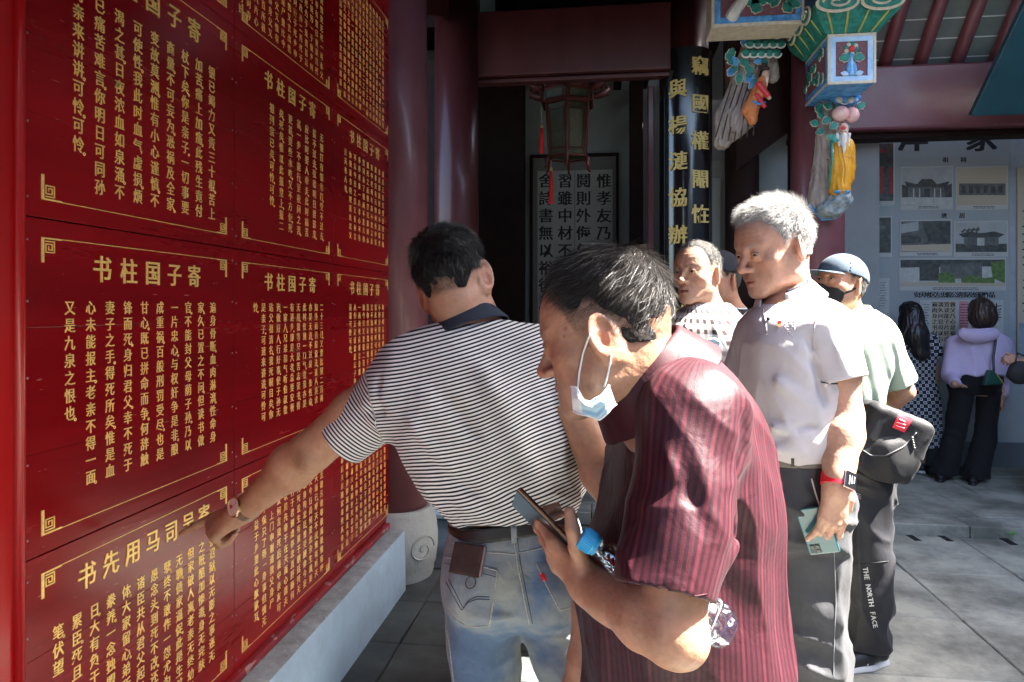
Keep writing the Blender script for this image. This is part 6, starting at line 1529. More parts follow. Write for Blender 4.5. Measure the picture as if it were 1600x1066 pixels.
# ---------------------------------------------------------------- caps
def cap(t, body, c, R, sc, hp, brim_dir, mat, brim_len=.075, lab=None):
    S = SDF(); c = np.asarray(c, float)
    def f(p):
        q = ((p-c)@R)/sc; d = ell(q, V3(0, -.014, .030), (.0755*hp.get('w', 1)+.009, .107, .100)); d = smin(d, ell(q, V3(0, .036, .035), (.070, .060, .068)), .03)
        lim = .030-.10*np.clip(-q[:, 1]-.02, 0, .1)*1.2; sd = smax(d, lim-q[:, 2], .004); d2 = d+.004; sd = smax(sd, -smax(d2, lim-.02-q[:, 2], .004), .002)
        a = np.arctan2(q[:, 0], q[:, 1]); sd = sd+.0010*np.exp(-(np.abs(np.sin(a*3))/.06)**2)
        # brim
        y = q[:, 1]-.070; L_ = brim_len; br = np.abs(q[:, 2]-(.034-.20*np.clip(y, 0, 1)-2.2*q[:, 0]**2))-.0022; e = (q[:, 0]/.080)**2+(y/(L_+.012))**2; br = np.maximum(br, (np.sqrt(e)-1)*.05); br = np.maximum(br, -y-.01); return smin(sd, br, .006)*sc
    S.add(f, c, .22, .01); return garment('cap', S, mat, t, h=.0036, minv=60)
def man_blackcap():
    c = P(1121, 437, 3.05); R = frame_from(face_dir(118, 0)); sc = 1.0; hp = dict(w=.98); hl = dict(front=.07, nape=-.04, burn=-.005)
    lg = legs_at(*P(1140, 900, 3.1)[:2], .90, .09, .03); sh = P(1195, 535, 3.05); el = P(1205, 650, 3.1); wr = P(1200, 760, 3.0)
    tr_ = pxlv([(470, 1120, 1160, 3.1, .06), (500, 1100, 1190, 3.1, .1), (600, 1085, 1200, 3.1, .12), (780, 1090, 1190, 3.1, .12), (880, 1095, 1185, 3.1, .1)])
    t, body, _ = standing('man in a black cap and glasses, mostly hidden behind the checked shirt', (c, R, sc, hp, hl, P(1145, 500, 3.1)), [dict(sh=sh, el=el, wr=wr, d=V3(0, 0, -1), n=unit(cv(1, -.3, 0)), side=-1)], tr_, lg, skin=(.42, .22, .14), lookv=(0, 1, 0), res=(.0036, .008, .018))
    make_hair(body, c, R, hp, hl, sc, th=.005, n=1500, ln=.008, mat=MATS['greying_hair'], shell_mat=MATS['greying_hair_base'], h=.0045)
    cp_ = cap(t, body, c, R, sc, hp, None, cloth('black_cap_cloth', 'plain', (.018, .020, .028), None, crumple=.0008)); 
    rim = M('spectacle_rim', (.05, .05, .06), rough=.3, metal=.6); gl = thing('glasses', 'thin rimmed glasses on the man in the black cap', 'glasses')
    for s_ in (-1, 1):
        cc = V3(s_*.032, .100, -.002); MB().tube([c+R@(cc+V3(.024*math.cos(a), 0, .016*math.sin(a))) for a in np.linspace(0, 2*math.pi, 20)], .0011, 6, cap=False).build('rim', rim, gl)
        MB().tube([c+R@V3(s_*.056, .100, .002), c+R@V3(s_*.078, .06, .004), c+R@V3(s_*.080, -.01, .002)], .0012, 6).build('temple_arm', rim, gl)
    MB().tube([c+R@V3(-.009, .101, 0), c+R@V3(.009, .101, 0)], .0012, 6).build('bridge', rim, gl)
    Sh = SDF(); loft_items(Sh, pxlv([(484, 1120, 1165, 3.1, .07), (500, 1102, 1190, 3.1, .12), (530, 1090, 1208, 3.1, .15), (620, 1085, 1212, 3.1, .15), (760, 1085, 1205, 3.1, .15), (820, 1088, 1200, 3.1, .14)]), n=2.3); disp = lambda p: folds(p, V3(.4, 0, -.9), 4, 12, .006, 62)
    Sh.add(disp, P(1145, 640, 3.1), .7, 0, 'd'); Sh.chain([sh, el, wr+UP*.03], [.078, .066, .050], .04); garment('black_jacket', Sh, cloth('black_jacket_cloth', 'plain', (.018, .018, .022), None, crumple=.005), t, h=.008)
    collar('pale_shirt_collar', t, cloth('pale_collar', 'plain', (.5, .6, .66), None), P(1142, 488, 3.09), UP, .062, h=.04, flare=.6)
    trousers(t, 'dark_trousers', pxlv([(800, 1088, 1200, 3.1, .14), (900, 1090, 1195, 3.1, .13)]), lg, [(.09, .08, .07)]*2, MATS['black_trouser_cloth'], h=.012)
    for h, k, a in lg: shoe(t, V3(a[0]+.06, a[1], 0), V3(a[0]-.2, a[1]-.05, 0), laces=False)
man_blackcap()
# ---------------------------------------------------------------- man in the grey cap with the black bag
def man_greycap():
    c = P(1313, 444, 3.05); R = frame_from(face_dir(112, -14)); sc = 1.05; hp = dict(w=1.0, ear=1.1); hl = dict(front=.07, nape=-.040, burn=-.003, fade=.05)
    sh = P(1376, 535, 3.02); el = P(1412, 612, 3.04); wr = P(1366, 640, 3.22); shR = P(1290, 530, 3.2); elR = P(1275, 640, 3.3); wrR = P(1300, 700, 3.2)
    lg = [(P(1315, 700, 3.12), P(1312, 850, 3.16), P(1312, 965, 3.24)), (P(1350, 700, 2.98), P(1350, 860, 2.96), P(1356, 990, 2.96))]; lg = [(h, k, V3(a[0], a[1], .075)) for h, k, a in lg]
    tr_ = pxlv([(478, 1305, 1350, 3.08, .06), (500, 1290, 1370, 3.06, .11), (580, 1280, 1380, 3.06, .13), (680, 1285, 1375, 3.05, .12), (720, 1290, 1378, 3.05, .12)])
    t, body, tips = standing('man in a grey cap, black mask and pale green shirt', (c, R, sc, hp, hl, P(1330, 500, 3.1)), [dict(sh=sh, el=el, wr=wr, d=unit(cv(-.9, .2, -.3)), n=unit(cv(.2, 1, .2)), r=(.052, .046, .032)), dict(sh=shR, el=elR, wr=wrR, d=unit(cv(.5, 0, -.6)), n=unit(cv(0, -1, 0)))], tr_, lg, skin=(.46, .24, .15), lookv=(-.25, 1, .2), hairc=(.04, .036, .03), res=(.0032, .005, .016))
    make_hair(body, c, R, hp, hl, sc, th=.005, n=2500, ln=.008, mat=MATS['greying_hair'], shell_mat=MATS['greying_hair_base'], h=.0042)
    m_cp = cloth('blue_grey_cap_cloth', 'plain', (.055, .078, .105), None, crumple=.0012, cs=40); cap(t, body, c, R, sc, hp, None, m_cp, .085)
    # mask hooked on the chin and ear
    mk = thing('face_mask', 'black cloth mask worn low across the chin under the grey cap', 'face mask'); m_bk = M('black_cloth', (.012, .012, .013), rough=.8)
    S = SDF(); S.add(lambda p: (lambda q: smax(smax(head_sdf(q, hp)-.0035, -(head_sdf(q, hp)-.0005), .001), np.maximum(np.maximum(q[:, 2]+.042-.25*(q[:, 1]-.05), -q[:, 2]-.125), .035-q[:, 1]), .003)*sc)(((p-c)@R)/sc), c, .16, .005); garment('mask_cup', S, m_bk, mk, h=.0026, minv=40)
    S = SDF()
    for s_ in (-1, 1):
        a, b_, e = V3(s_*.058, .045, -.056), V3(s_*.074, .010, -.030), V3(s_*.079, -.012, -.012)
        MB().tube([c+R@(q*sc) for q in (a, b_, e)], [.007, .0055, .003], 8).build('ear_strap', m_bk, mk, smooth=True)
    Sh = SDF(); rows = pxlv([(486, 1305, 1362, 3.08, .08), (500, 1286, 1384, 3.06, .13), (530, 1275, 1396, 3.05, .15), (580, 1275, 1388, 3.05, .155), (640, 1278, 1370, 3.05, .155), (690, 1280, 1364, 3.05, .15), (722, 1282, 1366, 3.05, .145)]); trunk = loft_items(Sh, rows, n=2.3)
    A_ = lambda x, y, d=2.92: P(x, y, d); fs = fold_set([(A_(1345, 560), A_(1375, 690), .02, -.014), (A_(1350, 600), A_(1340, 700), .018, .012), (A_(1370, 520), A_(1400, 600), .02, .01)])
    disp = lambda p: fs(p)+folds(p, V3(.3, 0, -.95), 4, 11, .006, 72)+.003*noise(p, 13, 29)
    Sh.add(disp, P(1330, 600, 3.05), .6, 0, 'd'); sleeves(Sh, [(sh, P(1404, 600, 3.03), .085, .075, 'sl'), (shR, P(1278, 610, 3.28), .08, .07, 'sr')], disp)
    m_gn = cloth('pale_green_cotton', 'plain', (.33, .40, .32), None, crumple=.003, cs=14, var=.04); shirt = garment('green_shirt', Sh, m_gn, t, h=.0058); collar('collar', shirt, m_gn, P(1333, 486, 3.08), unit(cv(-.1, 0, 1)), .064, h=.04, flare=.6)
    m_tk = cloth('black_track_cloth', 'plain', (.020, .020, .024), None, rough=.5, crumple=.005, cs=9, sheen=.05); tr = trousers(t, 'black_track_trousers', pxlv([(708, 1282, 1378, 3.05, .15), (745, 1284, 1388, 3.05, .15), (790, 1292, 1388, 3.05, .13)]), lg, [(.098, .092, .078), (.10, .098, .088)], m_tk, h=.007, amp=.010)
    Bt = tree(tr); m_lt = M('reflective_print', (.50, .49, .46), rough=.5); pts = [(1352+i*1.15, 889+i*6.85) for i in range(14)]
    print_text('leg_lettering', Bt, 'THE NORTH FACE', pts, .027, m_lt, tr, off=.004)
    for k in range(3): seam('dome_stripe', Bt, [(1330+k*2.4, 781), (1332+k*2.2, 773+k), (1338+k, 770+k*2.6), (1345, 773+k*3.4)], .0011, m_lt, tr, n=10, off=.002, sides=5)
    for y_ in (776, 780, 784): seam('print_line', Bt, [(1322, y_-3), (1331, y_-2)], .0012, m_lt, tr, n=4, off=.002, sides=4)
    seam('knee_seam', Bt, [(1325, 884), (1350, 881), (1388, 877)], .0014, m_lt if False else m_tk, tr, n=24)
    for (h, k, a), sd in zip(lg, (0, 1)): shoe(t, V3(a[0], a[1], 0)+cv(.085, .02, 0), V3(a[0], a[1], 0)+cv(-.17, -.08, 0), w_=.048, stripes=True, h=.09)
    # bag
    bg_ = thing('shoulder_bag', 'bulging black shoulder bag with a red label hanging at the hip', 'bag'); m_bgc = cloth('black_nylon', 'plain', (.016, .016, .018), None, rough=.6, crumple=.005, cs=10)
    S = SDF(); bc = P(1385, 690, 2.86); tb = unit(cv(.78, 0, .62)); Rb = np.stack([unit(cv(.82, .15, -.50)), unit(cv(-.1, .99, .05)), unit(cv(.55, 0, .84))], 1)
    Rb = np.array(Matrix.Rotation(math.radians(-7.5), 3, 'Z')).T if False else frame_from(FW, roll=22)
    S.add(lambda p: rbox(p, bc+Rb@V3(0, 0, -.01), Rb, (.128, .062, .125), .035), bc, .22, .02); S.ell(bc+Rb@V3(.0, -.02, -.06), (.105, .065, .085), Rb, .05)
    S.it.append((lambda p: folds(p, V3(.4, 0, -.9), 5, 13, .010, 81)+.006*noise(p, 16, 3), bc, .3, 0, 'd', None)); bag = garment('bag_body', S, m_bgc, bg_, h=.006)
    S = SDF(); S.add(lambda p: rbox(p, bc+Rb@V3(0, -.006, .02), Rb, (.136, .070, .112), .035), bc, .22, .02); S.add(lambda p: (lambda q: -q[:, 2]-.045+1.6*q[:, 0]**2)((p-bc)@Rb), bc, .3, .01, 'i'); S.it.append((lambda p: folds(p, V3(.9, 0, .3), 5, 13, .006, 83), bc, .3, 0, 'd', None)); flap = garment('flap', S, m_bgc, bg_, h=.006)
    Bg = tree(bag, flap); seam('flap_piping', Bg, [(1343, 700), (1360, 712), (1385, 712), (1412, 698), (1432, 676)], .003, M('grey_piping', (.06, .06, .065), rough=.5), bg_, n=30)
    lab = patch('red_label', Bg, [(1404, 647), (1394, 668)], [(1425, 657), (1413, 676)], M('label_red', (.75, .03, .05), rough=.6), bg_, nu=6, nv=6, th=.003)
    if lab:
        Bl = tree(lab, bag, flap); m_wt = M('label_white', (.8, .78, .78), rough=.7)
        for k, (x0_, x1_) in enumerate(((1405, 1414), (1401, 1415), (1400, 1413))): seam('label_writing', Bl, [(x0_, 655+k*5), (x1_, 659+k*5)], .0014, m_wt, bg_, n=6, off=.001, sides=4)
    for k in range(5): p, n = hit(Bg, 1425+k*.8, 684+k*4, .004); MB().sphere(p if p is not None else bc, .005, 6).build('zip_puller', M('steel_chain', (.4, .4, .38), rough=.3, metal=1), bg_) if p is not None else None
    MB().tube(resample([P(1408, 650, 2.93), P(1392, 600, 2.99), P(1362, 540, 3.02), P(1340, 505, 3.05)], 20), .006, 8).build('strap', m_bgc, bg_, smooth=True) if False else None
man_greycap(); print('greycap', round(time.time()-T0, 1))
# ---------------------------------------------------------------- two women and the arm at the right edge
def woman(label, c, deg, hairf, rows_top, top_mat, st, rows_bot, bot, arms_, lg, skin, sleeves_, h=.008):
    hp = dict(w=.94, jaw=.9, nose=.85, ear=.85, chin=.85); hl = dict(front=.07, nape=-.05, burn=-.01); R = frame_from(face_dir(deg, 0)); sc = .95
    t, body, _ = standing(label, (c, R, sc, hp, hl, c+V3(0, .02, -.19)), arms_, rows_top, lg, skin=skin, res=(.005, .006, .02), stubble=0)
    return t, body, R, sc, hp, hl
def woman_dress():
    c = P(1421, 494, 6.0); lg = [(P(1405, 620, 6.0), P(1400, 690, 6.0), V3(*P(1398, 740, 6.0)[:2], .13)), (P(1435, 620, 6.0), P(1438, 690, 6.02), V3(*P(1438, 735, 6.05)[:2], .13))]
    rows = pxlv([(512, 1408, 1440, 6.0, .06), (530, 1392, 1455, 6.0, .10), (590, 1395, 1452, 6.0, .10), (650, 1392, 1460, 6.0, .11)])
    arms_ = [dict(sh=P(1455, 535, 6.0), el=P(1460, 585, 6.0), wr=P(1460, 618, 5.97), r=(.045, .038, .026), d=V3(0, 0, -1), n=unit(cv(1, -.3, 0)), L=.16), dict(sh=P(1388, 535, 6.0), el=P(1383, 585, 5.95), wr=P(1392, 600, 5.75), r=(.043, .036, .026), d=unit(cv(.5, .6, 0)), n=UP, L=.16)]
    t, body, R, sc, hp, hl = woman('long haired woman in a black and white patterned dress facing the exhibition wall', c, 5, None, rows, None, None, None, None, arms_, lg, (.40, .22, .15), None)
    hm = M('woman_black_hair', (.010, .009, .010), rough=.35, spec=.6); S = SDF(); S.add(lambda p: hair_sdf(((p-c)@R)/sc, hp, dict(front=.06, nape=-.09, burn=-.02), .016)*sc, c, .16, .01); S.chain([c+cv(-.01, -.055, -.03), c+cv(-.005, -.095, -.16), c+cv(.03, -.11, -.30)], [.088, .095, .075], .04)
    S.chain([c+cv(-.05, -.04, -.02), c+cv(-.085, -.07, -.15), c+cv(-.075, -.06, -.25)], [.05, .045, .03], .04)
    S.it.append((lambda p: folds(p, V3(.1, 0, -1), 3, 60, .004, 91), c, .5, 0, 'd', None)); hs = garment('long_hair', S, hm, body, h=.0055)
    Sh = SDF(); loft_items(Sh, pxlv([(516, 1402, 1444, 6.0, .08), (528, 1386, 1458, 6.0, .115), (560, 1382, 1462, 6.0, .125), (590, 1386, 1458, 6.0, .12), (630, 1378, 1466, 6.0, .14), (690, 1374, 1466, 6.0, .17), (700, 1374, 1466, 6.0, .17)]), n=2.2)
    disp = lambda p: folds(p, V3(.1, 0, -1), 1.5, 12, .010, 95)*np.clip((1.1-p[:, 2])/.4, .3, 1); Sh.add(disp, P(1420, 620, 6), .8, 0, 'd'); sleeves(Sh, [(P(1452, 535, 6.0), P(1462, 556, 6.0), .075, .072, 'sl'), (P(1392, 535, 6.0), P(1378, 556, 6.0), .075, .072, 'sr')], disp)
    q0 = P(1420, 600, 6.0)
    def st(p): q = p-q0; x = q@RT; y = q@FW; a = np.arctan2(x, -y)*.15; return np.stack([(a+q[:, 2])*.7071, (a-q[:, 2])*.7071, a], 1)
    garment('patterned_dress', Sh, cloth('dress_print', 'dots', (.014, .015, .022), (.55, .57, .62), period=.040, crumple=.003), t, h=.008, attrs={'st': st})
    for h_, k_, a_ in lg: shoe(t, V3(a_[0]-.0, a_[1]-.07, .078), V3(a_[0]-.02, a_[1]+.14, .078), w_=.036, laces=False)
    shoe(t, P(1392, 742, 5.85)*V3(1, 1, 0)+V3(0, 0, .078), P(1425, 742, 5.85)*V3(1, 1, 0)+V3(0, 0, .078), w_=.038, laces=True, stripes=True) if False else None
woman_dress()
def woman_hood():
    c = P(1532, 490, 5.85); lg = [(P(1505, 600, 5.85), P(1492, 680, 5.85), V3(*P(1474, 745, 5.85)[:2], .10)), (P(1546, 600, 5.85), P(1540, 680, 5.8), V3(*P(1524, 750, 5.75)[:2], .10))]
    rows = pxlv([(512, 1515, 1548, 5.85, .06), (528, 1495, 1562, 5.85, .09), (570, 1496, 1560, 5.85, .10), (620, 1496, 1560, 5.85, .11)])
    arms_ = [dict(sh=P(1562, 540, 5.85), el=P(1571, 590, 5.85), wr=P(1566, 618, 5.8), r=(.045, .038, .026), d=V3(0, 0, -1), n=unit(cv(1, -.3, 0)), L=.16), dict(sh=P(1495, 540, 5.85), el=P(1485, 590, 5.8), wr=P(1492, 600, 5.6), r=(.045, .038, .026), d=unit(cv(.5, .6, 0)), n=UP, L=.16)]
    t, body, R, sc, hp, hl = woman('short haired woman in a pale lilac hooded top and wide black trousers', c, -6, None, rows, None, None, None, None, arms_, lg, (.42, .23, .16), None)
    hm = MATS['woman_black_hair']; S = SDF(); S.add(lambda p: hair_sdf(((p-c)@R)/sc, hp, dict(front=.06, nape=-.09, burn=-.03), .022)*sc, c, .17, .01); S.ell(c+cv(0, -.03, -.03), (.105, .10, .105), k=.03); S.it.append((lambda p: folds(p, V3(.1, 0, -1), 3, 60, .004, 91), c, .3, 0, 'd', None)); garment('bobbed_hair', S, M('woman_brown_hair', (.030, .018, .014), rough=.4), body, h=.005)
    m_ll = cloth('lilac_fleece', 'plain', (.50, .42, .60), None, crumple=.005, cs=11, var=.04); Sh = SDF(); loft_items(Sh, pxlv([(516, 1512, 1552, 5.85, .08), (526, 1494, 1566, 5.85, .12), (550, 1484, 1574, 5.85, .14), (585, 1480, 1574, 5.85, .155), (588, 1480, 1574, 5.85, .155)]), n=2.3)
    Sh.chain([P(1566, 540, 5.85), P(1573, 590, 5.85), P(1568, 616, 5.8)], [.068, .052, .036], .04); Sh.chain([P(1492, 540, 5.85), P(1484, 588, 5.8), P(1492, 598, 5.62)], [.068, .052, .036], .04)
    disp = lambda p: folds(p, V3(.2, 0, -1), 3, 11, .009, 97)+.004*noise(p, 12, 2); Sh.add(disp, P(1530, 560, 5.85), .7, 0, 'd')
    hc = P(1529, 522, 5.70); Sh.ell(hc, (.17, .06, .075), frame_from(FW), .02); Sh.ell(hc+V3(0, -.0, .055)+FW*-.01, (.115, .05, .05), frame_from(FW), .02, op='s'); garment('hooded_top', Sh, m_ll, t, h=.008)
    tr = trousers(t, 'wide_black_trousers', pxlv([(580, 1486, 1562, 5.85, .135), (606, 1486, 1562, 5.85, .13), (618, 1490, 1558, 5.85, .10)]), [(h, k, a*V3(1, 1, 0)+V3(0, 0, .11)) for h, k, a in lg], [(.085, .078, .100)]*2, cloth('wide_black_cloth', 'plain', (.012, .012, .014), None, crumple=.005), h=.009, amp=.006, kk=.01)
    for h_, k_, a_ in lg: shoe(t, V3(a_[0]+.02, a_[1]+.05, .078), V3(a_[0]-.10, a_[1]-.16, .078), w_=.04, laces=False, sole=m_shoe)
    hb = thing('handbag', 'small dark green shoulder bag of the woman in the lilac top', 'bag'); m_g = M('green_leather', (.015, .07, .055), rough=.45); b0 = P(1553, 592, 5.62)
    MB().prism([(-.075, -.055), (.080, -.045), (.075, -.01), (.0, .065), (-.03, .07)], b0, RT, UP, FW, .05).build('pouch', m_g, hb, bevel=.008)
    MB().tube(resample([b0+UP*.06, P(1552, 560, 5.66), P(1556, 530, 5.69), P(1553, 520, 5.75)], 16), .009, 8).build('strap', m_black, hb, smooth=True)
    for k in range(9): MB().sphere(b0+RT*(.01+.008*k)+UP*(.05-.011*k)-FW*.004, .006, 6).build('chain_bead', m_goldp, hb)
woman_hood()
def edge_person():
    c = P(1668, 470, 5.2); lg = legs_at(*P(1668, 700, 5.2)[:2], .85, .09, .02, ank=.14); rows = pxlv([(505, 1650, 1686, 5.2, .07), (525, 1628, 1708, 5.2, .11), (600, 1632, 1704, 5.2, .12), (650, 1632, 1704, 5.2, .12)])
    sh = P(1632, 545, 5.2); el = P(1622, 600, 5.15); wr = P(1597, 566, 5.05)
    R = frame_from(face_dir(60, 0)); hp = dict(w=.95); hl = dict(front=.07, nape=-.05, burn=-.01)
    t, body, _ = standing('visitor cut off by the right edge of the photo, only a hand reaching in', (c, R, 1.0, hp, hl, c+V3(0, .02, -.19)), [dict(sh=sh, el=el, wr=wr, d=unit(cv(-.9, 0, .25)), n=unit(cv(0, -.8, .6)), side=1, L=.16, curl=[(40, 50, 30)]*4), dict(sh=P(1706, 545, 5.2), el=P(1714, 600, 5.2), wr=P(1712, 650, 5.15), d=V3(0, 0, -1), n=unit(cv(1, 0, 0)))], rows, lg, skin=(.40, .22, .15), res=(.006, .006, .02))
    make_hair(body, c, R, hp, hl, 1.0, n=0, th=.012, shell_mat=MATS['woman_black_hair'], h=.006)
    Sh = SDF(); loft_items(Sh, pxlv([(510, 1645, 1690, 5.2, .08), (525, 1624, 1712, 5.2, .12), (600, 1626, 1710, 5.2, .14), (660, 1626, 1710, 5.2, .14)]), n=2.3); Sh.chain([sh, el, P(1608, 580, 5.1)], [.075, .058, .045], .03); garment('olive_top', Sh, cloth('olive_cloth', 'plain', (.12, .15, .09), None, crumple=.004), t, h=.01)
    trousers(t, 'dark_trousers', pxlv([(650, 1628, 1708, 5.2, .14), (700, 1630, 1706, 5.2, .13)]), lg, [(.09, .08, .08)]*2, MATS['black_trouser_cloth'], h=.014)
    for h_, k_, a_ in lg: shoe(t, V3(a_[0], a_[1]-.05, .078), V3(a_[0]-.1, a_[1]+.15, .078), laces=False)
    hb = thing('handbag', 'black handbag held out at the right edge of the photo', 'bag'); S = SDF(); S.ell(P(1594, 582, 5.0), (.085, .05, .085), k=.03); S.it.append((lambda p: .008*noise(p, 18, 3), P(1594, 582, 5.0), .2, 0, 'd', None)); garment('pouch', S, m_bgc_ if False else MATS['black_nylon'], hb, h=.006); MB().tube([P(1586, 568, 4.98), P(1590, 552, 5.0), P(1600, 556, 5.02)], .006, 6).build('handle', m_black, hb, smooth=True)
edge_person(); print('women', round(time.time()-T0, 1))
# ================================================================ painted brackets
p_teal = M('carving_teal', (.01, .15, .12), rough=.5, vs=30, col2=(.03, .26, .21), var=.15)
p_cream = M('carving_cream', (.62, .54, .42), rough=.55, var=.2, vs=30)
p_blue = M('carving_blue', (.03, .20, .55), rough=.5, vs=24, col2=(.14, .42, .75), var=.1)
p_paleblue = M('carving_pale_blue', (.30, .52, .80), rough=.5, vs=16, col2=(.55, .72, .88))
p_purple = M('carving_purple_ground', (.16, .05, .07), rough=.7, vs=90, col2=(.24, .12, .14), bump=.003, bs=60)
p_pink = M('carving_peach_pink', (.72, .32, .32), rough=.4, vs=14, col2=(.80, .58, .50))
p_yel = M('carving_yellow_robe', (.78, .38, .015), rough=.45, vs=20, col2=(.60, .24, .01), var=.1)
p_org = M('carving_orange_robe', (.55, .14, .03), rough=.45, vs=16, col2=(.66, .26, .10))
p_wht = M('carving_white', (.72, .70, .66), rough=.5, var=.1, vs=40)
p_bark = M('carving_bark', (.20, .15, .13), rough=.7, vs=30, col2=(.42, .36, .32), stretch=(1, 1, .2), bump=.003, bs=40)
p_rock = M('carving_rock', (.10, .15, .18), rough=.6, vs=26, col2=(.45, .48, .48), bump=.003, bs=40)
p_skin = M('carving_face', (.68, .42, .32), rough=.45)
p_red = M('carving_red', (.62, .04, .05), rough=.4); p_ye2 = M('carving_yellow_line', (.55, .48, .10), rough=.5); p_ink = M('carving_dark_line', (.05, .03, .03), rough=.6)
def blob(name, mat, par, items, k=.01, h=.006, disp=None, c=None):
    S = SDF()
    for it in items:
        if len(it) == 2: S.ell(it[0], it[1], k=k)
        else: S.rc(it[0], it[1], it[2], it[3], k)
    if disp: cc = np.mean([i[1] for i in S.it], axis=0); S.it.append((disp, cc, .8, 0, 'd', None))
    return garment(name, S, mat, par, h=h, minv=20)
def swirl(name, par, o, ex, ey, ez, r, mat, turns=1.6, w_=.010, sgn=1, seg=34):
    pts = [];
    for s in np.linspace(0, 1, seg):
        a = sgn*s*turns*2*math.pi; rr = r*(1-.80*s); pts.append(o+ex*rr*math.cos(a)+ey*rr*math.sin(a)*.72+ez*.002)
    return MB().tube(pts, [w_*(1-.4*s) for s in np.linspace(0, 1, seg)], 8).build(name, mat, par, smooth=True)
def leaf(name, par, o, d, n, L_, W_, mat, rim=None):
    d = unit(d); s = np.cross(n, d); out = []; out2 = []
    for t in np.linspace(0, 1, 9): w_ = W_*math.sin(math.pi*min(1, t*.92+.06))*(1+.22*math.cos(t*22)); out.append((t*L_, w_))
    poly = [(a, b) for a, b in out]+[(a, -b) for a, b in out[::-1]]
    if rim: MB().prism([(a*1.06-.002, b*1.22) for a, b in poly], o, d, s, n, .006).build('leaf_rim', rim, par)
    return MB().prism(poly, o+n*.003, d, s, n, .009).build(name, mat, par, bevel=.002)
br = thing('painted_bracket', 'painted bracket with a vase panel block, peaches and an old man in a yellow robe', 'carved bracket', 'painted carved brackets')
bx = P(1331, 90, 4.3); x0, x1 = bx[0]-.137, bx[0]+.137; yf = bx[1]; z0, z1 = P(1331, 130, 4.3)[2], P(1331, 53, 4.3)[2]
MB().box((x0, yf+.012, z0), (x1, 5.03, z1)).build('block', p_blue, br, bevel=.004)
for (a, b, c_, d_) in ((x0-.004, x1+.004, z1-.014, z1+.003), (x0-.004, x1+.004, z0-.003, z0+.014), (x0-.004, x0+.012, z0+.0142, z1-.0142), (x1-.012, x1+.004, z0+.0142, z1-.0142)):
    MB().box((a, yf-.002, c_), (b, yf+.0118, d_)).build('cream_edge', p_cream, br, bevel=.002)
for (a, b, c_, d_) in ((x0+.0122, x1-.0122, z1-.044, z1-.0142), (x0+.0122, x1-.0122, z0+.0142, z0+.044), (x0+.0122, x0+.044, z0+.0442, z1-.0442), (x1-.044, x1-.0122, z0+.0442, z1-.0442)):
    MB().box((a, yf+.001, c_), (b, yf+.0118, d_)).build('blue_border', p_paleblue, br)
MB().box((x0+.0442, yf+.008, z0+.0442), (x1-.0442, yf+.0115, z1-.0442)).build('panel_ground', p_purple, br)
vc = np.array([(x0+x1)/2, yf+.006, z0+.045]); prof = [(.022, 0), (.026, .01), (.034, .035), (.030, .065), (.014, .10), (.012, .12), (.020, .135)]
MB().lathe([(r, z) for r, z in prof], vc, 20, squash=(1, .45)).build('vase', p_blue, br, smooth=True)
MB().lathe([(.012, .005), (.015, .04), (.006, .10), (.004, .12)], vc+V3(0, -.008, 0), 14, squash=(1, .5)).build('vase_highlight', p_paleblue, br, smooth=True)
fc = vc+V3(0, 0, .165)
for k in range(9): a = k*2*math.pi/9; MB().sphere(fc+V3(.030*math.cos(a), 0, .030*math.sin(a)), (.016, .007, .016), 10).build('petal', p_cream if k % 2 else p_teal, br, smooth=True)
MB().sphere(fc+V3(0, -.006, 0), (.021, .010, .021), 14).build('flower_heart', p_red, br, smooth=True)
for s in (-1, 1):
    leaf('leaf', br, vc+V3(s*.012, -.003, .115), V3(s*.9, 0, -.12), V3(0, -1, 0), .062, .024, p_teal, p_cream)
    leaf('leaf', br, vc+V3(s*.022, -.003, .008), V3(s, 0, .25), V3(0, -1, 0), .045, .014, p_paleblue, p_cream)
# left side of the block: border and carved leafage
for (a, b, c_, d_) in ((yf, 5.02, z1-.016, z1), (yf, 5.02, z0, z0+.016)): MB().box((x0-.0035, a, c_), (x0-.0005, b, d_)).build('cream_edge', p_cream, br)
for (a, b, c_, d_) in ((yf+.03, 5.0, z1-.05, z1-.018), (yf+.03, 5.0, z0+.018, z0+.05)): MB().box((x0-.0025, a, c_), (x0-.0004, b, d_)).build('teal_border', p_blue, br)
MB().box((x0-.0015, yf+.05, z0+.05), (x0-.0003, 4.98, z1-.05)).build('panel_ground', p_purple, br)
for k in range(12):
    o = np.array([x0-.003, yf+.09+(k % 6)*.07+r2.uniform(-.01, .01), z0+.10+(k//6)*.09+r2.uniform(-.015, .015)]); leaf('leaf', br, o, V3(0, r2.uniform(-1, 1), r2.uniform(-1, 1)), V3(-1, 0, 0), .062, .022, p_teal, p_cream)
